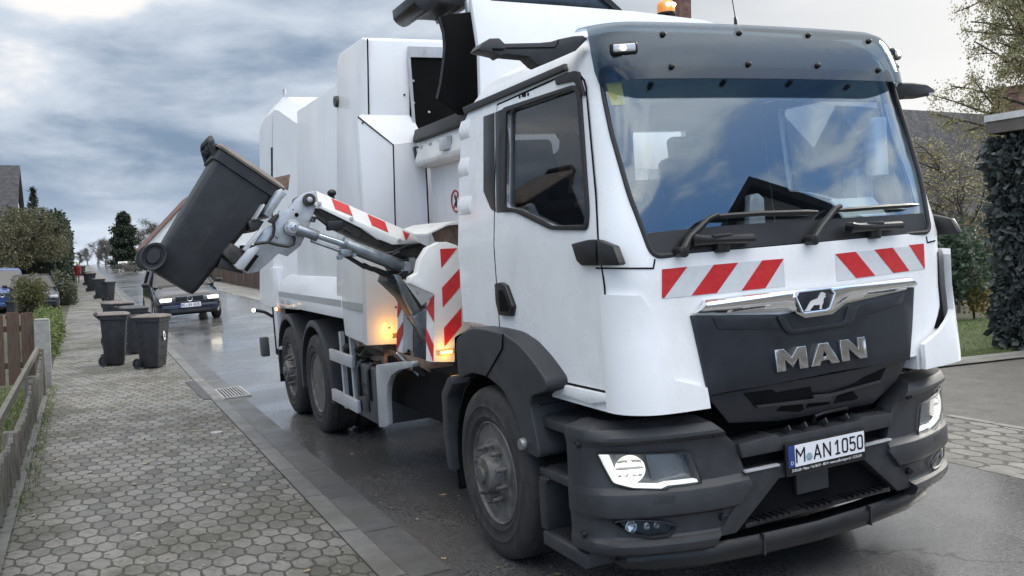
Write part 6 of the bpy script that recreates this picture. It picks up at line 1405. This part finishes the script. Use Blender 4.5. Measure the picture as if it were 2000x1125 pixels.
# left gardens
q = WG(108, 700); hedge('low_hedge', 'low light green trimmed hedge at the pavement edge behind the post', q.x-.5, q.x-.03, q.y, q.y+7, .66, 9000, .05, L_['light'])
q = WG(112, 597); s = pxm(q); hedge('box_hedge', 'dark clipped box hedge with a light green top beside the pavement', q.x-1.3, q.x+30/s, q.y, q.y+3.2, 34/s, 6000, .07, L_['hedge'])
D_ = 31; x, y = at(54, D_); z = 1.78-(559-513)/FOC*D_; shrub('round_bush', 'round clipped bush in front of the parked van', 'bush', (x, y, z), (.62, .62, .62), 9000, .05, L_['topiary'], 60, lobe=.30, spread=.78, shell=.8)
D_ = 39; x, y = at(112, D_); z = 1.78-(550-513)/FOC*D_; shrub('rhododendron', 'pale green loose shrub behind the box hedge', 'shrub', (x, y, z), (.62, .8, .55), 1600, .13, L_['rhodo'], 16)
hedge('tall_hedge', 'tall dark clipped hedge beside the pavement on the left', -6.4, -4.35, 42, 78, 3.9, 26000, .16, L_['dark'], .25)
for px, D_, h_, w_, lab, n in ((38, 47, 4.1, 2.3, 'broad olive green tree in front of the dark roofed house', 26000), (88, 52, 4.4, 1.5, 'olive green tree between the house and the tall hedge', 17000), (-12, 44, 3.6, 1.6, 'olive green tree at the left edge above the van', 6000)):
    x, y = at(px, D_); z0 = gz(x, y); t = thing('garden_tree', lab, 'tree', (x, y, z0), group='olive garden trees'); P = lobes(n, (0, 0, h_*.62), (w_, w_, h_*.42), 26, .8, .36); v, f = leaves(P, .10, .42, .5); pmesh('crown', v, f, L_['olive'], t)
    b, tips = branches((0, 0, 0), h_*.8, 6, n, depth_=2, r0=.12, spread=.9); obj('trunk', b, BARK, t)
x, y = at(70, 57); z0 = gz(x, y); H = 1.78+136/FOC*57-z0; t = thing('fir_tree', 'slim fir top rising over the olive trees on the left', 'tree', (x, y, z0)); w = new(); tube(w, [(0, 0, 0), (0, 0, H)], [.14, .01], 6); obj('trunk', w, BARK, t); P = []
for k in range(26):
    zz = H*(.35+.64*k/26)
    for j in range(7):
        a = G.random()*6.28; r_ = (H-zz)*.30
        for m in range(16): u = G.random(); P.append((r_*u*math.cos(a), r_*u*math.sin(a), zz-.10*r_*u*2+G.normal()*.04))
v, f = leaves(P, .16, .3); pmesh('crown', v, f, L_['dark'], t)
# down the street
x, y = at(244, 150); z0 = gz(x, y); t = thing('conifer', 'tall dark conifer beside the white house down the street', 'tree', (x, y, z0)); H = 1.78+88/FOC*150-z0; w = new(); tube(w, [(0, 0, 0), (0, 0, H*.9)], [.3, .05], 6); obj('trunk', w, BARK, t)
n = 9000; u = G.random(n); r_ = 1.72*np.minimum(1, (1-u)*2.6)**.6*(.75+.25*np.sin(u*29)+.12*G.normal(size=n)); a = G.random(n)*6.28; P = np.stack([r_*np.cos(a), r_*np.sin(a), H*(.04+.96*u)], 1); P += .12*G.normal(size=P.shape); v, f = leaves(P, .42, .45); pmesh('crown', v, f, L_['dark'], t)
FG = 'bare trees at the end of the street'
for i, (px, D_, hp, w_, lab) in enumerate(((172, 330, 34, 8, 'faint bare tree at the very end of the street'), (192, 260, 47, 6, 'bare grey tree left of the dark conifer'), (207, 230, 52, 5, 'rounded bare tree nearest the dark conifer on its left'), (154, 300, 26, 6, 'low bare tree over the far end of the pavement'), (225, 250, 40, 5, 'bare tree partly behind the dark conifer'), (300, 190, 92, 9, 'wide bare tree behind the white house roof'), (278, 210, 80, 8, 'bare tree between the conifer and the white house'))):
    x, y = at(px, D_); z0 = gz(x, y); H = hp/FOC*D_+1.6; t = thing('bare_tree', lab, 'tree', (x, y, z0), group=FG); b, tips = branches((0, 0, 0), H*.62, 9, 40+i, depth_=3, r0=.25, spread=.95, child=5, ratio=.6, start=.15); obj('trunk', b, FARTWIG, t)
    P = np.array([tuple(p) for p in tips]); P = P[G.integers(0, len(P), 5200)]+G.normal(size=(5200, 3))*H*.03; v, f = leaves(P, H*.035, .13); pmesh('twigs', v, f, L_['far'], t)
for px, D_, h_, w_, lab in ((448, 52, 1.5, 1.6, 'brownish garden shrub showing above the right hand board fence'), (490, 44, 1.3, 1.0, 'grey green shrub at the near end of the board fence')):
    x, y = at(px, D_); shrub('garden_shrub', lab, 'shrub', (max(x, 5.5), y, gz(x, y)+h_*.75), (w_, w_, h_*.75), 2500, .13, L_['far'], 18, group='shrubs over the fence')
n = 14; 
for k, (px, D_, w_, h_) in enumerate(((240, 128, 2.2, .8), (285, 100, 2.0, .8), (330, 84, 1.8, .9))):
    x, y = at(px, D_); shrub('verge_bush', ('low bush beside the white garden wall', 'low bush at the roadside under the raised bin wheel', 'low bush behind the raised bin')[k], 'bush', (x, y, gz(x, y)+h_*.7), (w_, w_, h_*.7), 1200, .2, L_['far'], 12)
# tufts of grass by the fence and lawn
def tufts(name, label, n, xr, yr_, hgt, mat):
    x, y = G.uniform(*xr, n), G.uniform(*yr_, n); P = np.stack([x, y, [gz(a, b)+.01 for a, b in zip(x, y)]], 1); v, f = leaves(P, hgt, .10, 2.2); o = pmesh(name, v, f, mat); tag(o, label, 'grass', kind='stuff')
tufts('grass', 'short green lawn grass', 30000, (5.3, 15), (3.75, 7.9), .045, L_['grass'])
tufts('grass_tufts', 'grass tufts between fence and paving', 1100, (-4.0, -3.86), (2.5, 10.2), .05, L_['grass'])
tufts('garden_grass', 'rough garden grass behind the picket fence', 6000, (-6, -4.15), (3, 10), .09, L_['grass'])
# right hand garden
pL = WG(1880, 628); shrub('laurel', 'dark green laurel bush behind the lawn', 'bush', (pL.x-.1, pL.y+.6, gz(pL.x, pL.y)+1.05), (1.15, 1.0, 1.08), 6500, .13, L_['laurel'], 22, .5)
pY = WG(1924, 624); shrub('yellow_shrub', 'small yellow leaved shrub beside the ivy column', 'shrub', (pY.x, pY.y+.2, gz(pY.x, pY.y)+.42), (.30, .3, .44), 900, .075, L_['yellow'], 14)
hedge('back_hedge', 'dark hedge behind the laurel at the back of the lawn', 9, 32, 14.5, 15.5, 2.0, 12000, .13, L_['dark'], .25)
px_ = [(1958, 690), (1993, 700)]; a = WG(*px_[0]); ic = thing('ivy_column', 'carport post grown all over with dark ivy', 'ivy column', (a.x+.74, a.y+.15, gz(a.x, a.y)))
Hc = e1z-gz(a.x, a.y)-.02; n = 9000; u = G.random(n); an = G.random(n)*6.28; rad = (.34+.14*np.clip((u-.45)*2, 0, 1)-.10*np.clip((u-.88)*8, 0, 1))*(1+.13*np.sin(u*17+an*2)+.10*np.sin(an*5+u*9)+.10*G.normal(size=n).clip(-1, 2.5)); P = np.stack([rad*np.cos(an), rad*np.sin(an), u*Hc], 1); O = np.stack([np.cos(an), np.sin(an), -.5+0*an], 1)
v, f = leaves(P, .085, .85, -.3, O*1.1, .55); pmesh('ivy', v, f, L_['ivy'], ic); w = new(); cyl(w, (0, 0, 0), (0, 0, Hc), .27, 16); obj('post', w, plain('ivy_shade', (.012, .014, .012), .9), ic)  # core coloured near black as the shade behind the ivy leaves
# bare shrub with a few yellow leaves, in front of the tiled house
bt = WY(1905, 520, 10.5); t = thing('bare_shrub', 'bare branching shrub with a few yellow leaves before the tiled house', 'tree', (bt.x, 10.5, gz(bt.x, 10.5)))
b, tips = branches((0, 0, 0), 3.6, 13, 5, (-.12, 0), 3, .07, 1.0, .1, .70, .1, 6); obj('trunk', b, TWIG, t); P = np.array([tuple(p) for p in tips]); P = P[G.integers(0, len(P), 2600)]+G.normal(size=(2600, 3))*.06; v, f = leaves(P, .06, .5, -.6); pmesh('leaves', v, f, L_['yellow'], t)
bt = WY(1835, 520, 12.5); t = thing('bare_shrub', 'bare twiggy shrub close behind the truck cab on the right', 'tree', (bt.x, 12.5, gz(bt.x, 12.5)))
b, tips = branches((0, 0, 0), 3.8, 12, 9, (.1, 0), 3, .06, 1.0, .1, .68, .1, 6); obj('trunk', b, TWIG, t); P = np.array([tuple(p) for p in tips]); P = P[G.integers(0, len(P), 3600)]+G.normal(size=(3600, 3))*.07; v, f = leaves(P, .055, .5, -.6); pmesh('leaves', v, f, L_['birch'], t)
bt = WY(1872, 520, 9.3); t = thing('bare_shrub', 'tangled shrub of thin twigs over the laurel bush', 'tree', (bt.x, 9.3, gz(bt.x, 9.3)))
b, tips = branches((0, 0, 0), 3.3, 14, 15, (.05, 0), 3, .05, 1.1, .15, .66, .12, 7); obj('trunk', b, TWIG, t); P = np.array([tuple(p) for p in tips]); P = P[G.integers(0, len(P), 3000)]+G.normal(size=(3000, 3))*.06; v, f = leaves(P, .05, .5, -.6); pmesh('leaves', v, f, L_['birch'], t)
# birch at the right edge
bt = WY(1972, 500, 17); t = thing('birch_tree', 'tall birch with thin yellow green autumn leaves at the right edge', 'tree', (bt.x, 15, gz(bt.x, 15)))
b, tips = branches((0, 0, 0), 12.5, 64, 21, (.0, 0), 3, .13, .98, .34, .31, .34, 6, .009); obj('trunk', b, BARK, t); P = np.array([tuple(p) for p in tips]); n = 64000; P = P[G.integers(0, len(P), n)]+G.normal(size=(n, 3))*np.array([.11, .11, .20]); v, f = leaves(P, .085, .5, -1.0); pmesh('crown', v, f, L_['birch'], t)
# ================================================================== people
def person(label, J, bones, rad, mats, assign, loc=(0, 0, 0), rz=0, scale=1., parent=None):
    """J: joints; bones: edges; one skinned surface, materials by nearest bone"""
    names = list(J); idx = {k: i for i, k in enumerate(names)}; me = bpy.data.meshes.new('person'); me.from_pydata([J[k] for k in names], [(idx[a], idx[b]) for a, b in bones], []); o = bpy.data.objects.new('person', me); COL.objects.link(o)
    m = o.modifiers.new('s', 'SKIN'); m.use_smooth_shade = True
    for i, k in enumerate(names): sv = me.skin_vertices[0].data[i]; r_ = rad[k]; sv.radius = r_ if isinstance(r_, tuple) else (r_, r_); sv.use_root = (k == 'pelvis')
    s = o.modifiers.new('d', 'SUBSURF'); s.levels = 2; s.render_levels = 2
    dg = bpy.context.evaluated_depsgraph_get(); m2 = bpy.data.meshes.new_from_object(o.evaluated_get(dg)); bpy.data.objects.remove(o); bpy.data.meshes.remove(me)
    m2.materials.clear()
    for q in mats: m2.materials.append(q)
    segs = [(Vector(J[a]), Vector(J[b]), assign.get((a, b), assign.get(b, 0))) for a, b in bones]
    for p in m2.polygons:
        c = p.center; best = 9; k = 0
        for a, b, mi in segs:
            d = b-a; t = max(0, min(1, (c-a).dot(d)/max(d.length_squared, 1e-9))); l = (c-a-d*t).length
            if l < best: best = l; k = mi
        p.material_index = k
    m2.shade_smooth(); o = bpy.data.objects.new('person', m2); COL.objects.link(o); o.location = loc; o.rotation_euler = (0, 0, rz); o.scale = (scale,)*3; tag(o, label, 'person'); return o
SKIN = plain('skin', (.42, .25, .18), .5, var=.06); COAT = plain('red_coat', (.30, .03, .045), .8, var=.15); TROU = plain('grey_trousers', (.20, .19, .19), .85, var=.15); SHOE = plain('dark_shoe', (.02, .02, .02), .5); DARKJ = plain('dark_blue_jacket', (.03, .034, .05), .85, var=.2); HAIR = plain('hair_brown', (.06, .045, .03), .7, var=.3)
def hand(J, B, Rr, w, side_, d, curl):
    """five fingers from the wrist joint w along d"""
    d = Vector(d).normalized(); s = d.cross(Vector(side_)).normalized(); W = Vector(J[w]); pm = w+'_palm'; J[pm] = tuple(W+d*.055); B.append((w, pm)); Rr[pm] = (.036, .016)
    for i, (o, l) in enumerate(((-.030, .068), (-.010, .078), (.010, .074), (.029, .058))):
        a, b, c = f'{w}_f{i}a', f'{w}_f{i}b', f'{w}_f{i}c'; k0 = W+d*.085+s*o; k1 = k0+d*l*.5+Vector(side_)*curl*.012; k2 = k1+(d*.6+Vector(side_)*curl).normalized()*l*.5
        J[a], J[b], J[c] = tuple(k0), tuple(k1), tuple(k2); B += [(pm, a), (a, b), (b, c)]; Rr[a] = .0095; Rr[b] = .0088; Rr[c] = .0075
    a, b = f'{w}_t1', f'{w}_t2'; k0 = W+d*.035-s*.036+Vector(side_)*.006; k1 = k0+(d*.8-s*.5).normalized()*.04; J[a], J[b] = tuple(k0), tuple(k1); B += [(w, a), (a, b)]; Rr[a] = .0105; Rr[b] = .0085
def walker():
    J = dict(pelvis=(0, 0, .92), waist=(0, 0, 1.08), chest=(0, 0, 1.30), neck=(0, -.005, 1.45), head=(0, -.02, 1.56), top=(0, -.01, 1.70), lsh=(-.17, 0, 1.38), lel=(-.23, .06, 1.13), lwr=(-.22, -.04, .92), rsh=(.17, 0, 1.38), rel=(.24, -.03, 1.13), rwr=(.22, -.16, .95),
        lhip=(-.09, 0, .88), lkn=(-.095, -.13, .50), lan=(-.095, -.12, .09), lto=(-.10, -.26, .04), rhip=(.09, 0, .88), rkn=(.095, .03, .48), ran=(.095, .20, .12), rto=(.10, .12, .03))
    B = [('pelvis', 'waist'), ('waist', 'chest'), ('chest', 'neck'), ('neck', 'head'), ('head', 'top'), ('chest', 'lsh'), ('lsh', 'lel'), ('lel', 'lwr'), ('chest', 'rsh'), ('rsh', 'rel'), ('rel', 'rwr'), ('pelvis', 'lhip'), ('lhip', 'lkn'), ('lkn', 'lan'), ('lan', 'lto'), ('pelvis', 'rhip'), ('rhip', 'rkn'), ('rkn', 'ran'), ('ran', 'rto')]
    Rr = dict(pelvis=(.17, .12), waist=(.16, .12), chest=(.17, .125), neck=.055, head=(.08, .095), top=(.065, .075), lsh=.075, lel=.055, lwr=.032, rsh=.075, rel=.055, rwr=.032, lhip=.09, lkn=.058, lan=.042, lto=.035, rhip=.09, rkn=.058, ran=.042, rto=.035)
    hand(J, B, Rr, 'lwr', (0, -1, 0), (0, -.1, -1), .6); hand(J, B, Rr, 'rwr', (0, -1, 0), (0, -.25, -1), .9)
    A = {k: 0 for k in J}
    for k in ('waist', 'chest', 'lsh', 'lel', 'rsh', 'rel', 'lwr', 'rwr'): A[k] = 1
    for k in ('lhip', 'rhip', 'lkn', 'rkn', 'lan', 'ran'): A[k] = 2
    for k in ('lto', 'rto'): A[k] = 3
    return J, B, Rr, A
J, B, Rr, A = walker(); q = WG(152, 553.5); s = 42/pxm(q)/1.75
pe = person('person in a red coat with a pale yellow hat walking along the pavement', J, B, Rr, [SKIN, COAT, TROU, SHOE], A, (q.x, q.y, gz(q.x, q.y)), R(4), min(s, 1.25))
w = new(); loft(w, [[(rx*math.cos(a), ry*math.sin(a), z) for a in [2*math.pi*k/18 for k in range(18)]] for rx, ry, z in ((.24, .20, .62), (.21, .17, .85), (.185, .145, 1.06), (.20, .15, 1.25), (.19, .14, 1.37), (.09, .08, 1.45))], True, (False, False)); bmesh.ops.solidify(w, geom=w.faces[:], thickness=.01); obj('coat', w, COAT, pe, 60)
w = new(); lathe(w, [(.14, 1.62), (.105, 1.63), (.10, 1.72), (.07, 1.76), (.001, 1.77)], 'Z', (0, -.015, 0), 18); obj('hat', w, plain('pale_yellow_hat', (.55, .60, .35), .8), pe, 50)
w = new(); box(w, (.27, -.05, .86), (.10, .28, .22), .03); obj('handbag', w, SHOE, pe)
# driver seen dimly through the side window
hd_ = TX(1119, 268, -.70)
dx, dy, dz = hd_.x, hd_.y, hd_.z
J = dict(pelvis=(0, .18, -.70), waist=(0, .17, -.52), chest=(0, .13, -.28), neck=(0, .05, -.10), head=(0, 0, .0), top=(0, .01, .10), lsh=(-.19, .12, -.19), lel=(-.25, -.02, -.42), lwr=(-.17, -.26, -.40), rsh=(.19, .12, -.19), rel=(.26, -.02, -.42), rwr=(.12, -.28, -.38), lhip=(-.10, .14, -.74), lkn=(-.13, -.30, -.70), lan=(-.13, -.40, -1.08), rhip=(.10, .14, -.74), rkn=(.13, -.30, -.70), ran=(.13, -.42, -1.08))
B = [('pelvis', 'waist'), ('waist', 'chest'), ('chest', 'neck'), ('neck', 'head'), ('head', 'top'), ('chest', 'lsh'), ('lsh', 'lel'), ('lel', 'lwr'), ('chest', 'rsh'), ('rsh', 'rel'), ('rel', 'rwr'), ('pelvis', 'lhip'), ('lhip', 'lkn'), ('lkn', 'lan'), ('pelvis', 'rhip'), ('rhip', 'rkn'), ('rkn', 'ran')]
Rr = dict(pelvis=(.17, .13), waist=(.17, .13), chest=(.19, .13), neck=.06, head=(.078, .098), top=(.068, .082), lsh=.08, lel=.055, lwr=.032, rsh=.08, rel=.055, rwr=.032, lhip=.095, lkn=.07, lan=.05, rhip=.095, rkn=.07, ran=.05)
hand(J, B, Rr, 'lwr', (0, -.3, -1), (.1, -1, .1), 1.2); hand(J, B, Rr, 'rwr', (0, -.3, -1), (-.1, -1, .1), 1.2)
A = {k: 0 for k in J}
for k in ('waist', 'chest', 'lsh', 'lel', 'rsh', 'rel', 'lwr', 'rwr'): A[k] = 1
for k in ('lhip', 'rhip', 'lkn', 'rkn', 'lan', 'ran'): A[k] = 2
dr = person('driver in a dark jacket sitting inside the truck cab', J, B, Rr, [SKIN, DARKJ, TROU], A); dr['category'] = 'driver'
dr.matrix_world = Matrix([[RY[i][j] for j in range(3)]+[0] for i in range(3)]+[[0, 0, 0, 1]]) @ Matrix.Translation(hd_) @ Matrix.Rotation(R(8), 4, 'Z')
w = new(); prism(w, [(-.012, -.09, .01), (-.018, -.118, -.035), (0, -.122, -.035), (.018, -.118, -.035), (.012, -.09, .01)], (0, .03, 0)); obj('nose', w, SKIN, dr, 80)
for s in (-1, 1): w = new(); sphere(w, (s*.032, -.092, .012), .013); obj('eye', w, M_['whiteink'], dr); w = new(); sphere(w, (s*.08, .0, -.01), .03, (.35, .7, 1.1)); obj('ear', w, SKIN, dr)
w = new(); bbox(w, (-.028, -.102, -.066), (.028, -.09, -.056), .004); obj('mouth', w, plain('lips', (.30, .13, .11), .5), dr)
w = new(); sphere(w, (0, .02, .055), .098, (.92, 1.05, .95), 20, 12)
cw = new(); bbox(cw, (-.2, -.3, -.3), (.2, -.055, .065)); w = boolean(w, cw); cw = new(); bbox(cw, (-.2, -.3, -.3), (.2, .05, -.01)); w = boolean(w, cw); obj('hair', w, HAIR, dr, 60)
# ================================================================== across the street: what the windscreen mirrors
def mirror_ray(px, py):
    p = TF(px, py, yF); e = .01; n = Vector((-(yF(p.x+e, p.z)-yF(p.x-e, p.z))/(2*e), 1, -(yF(p.x, p.z+e)-yF(p.x, p.z-e))/(2*e))).normalized(); d = Vector(ray(px, py, AX_T)).normalized(); r_ = d-2*d.dot(n)*n
    return Vector(RY @ np.array(p)), Vector(RY @ np.array(r_))
o0, r0 = mirror_ray(1467, 350); t0 = 15/math.hypot(r0.x, r0.y); ap = o0+r0*t0
h0 = gz(3, 0); fwd = Vector((r0.x, r0.y, 0)).normalized(); rz_ = math.degrees(math.atan2(fwd.y, fwd.x))-90
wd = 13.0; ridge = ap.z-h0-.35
house('house', 'house across the street, mirrored as a dark gable in the windscreen', 'house', (ap.x, ap.y, h0), rz_, wd, 8, max(ridge-2.9, 1.5), ridge, plain('grey_brown_render', (.46, .43, .38), .9, var=.1), M_['darktile'], [(0, max(ridge-2.6, 1.0), .9, 1.0)])  # wall in its own plain grey-brown
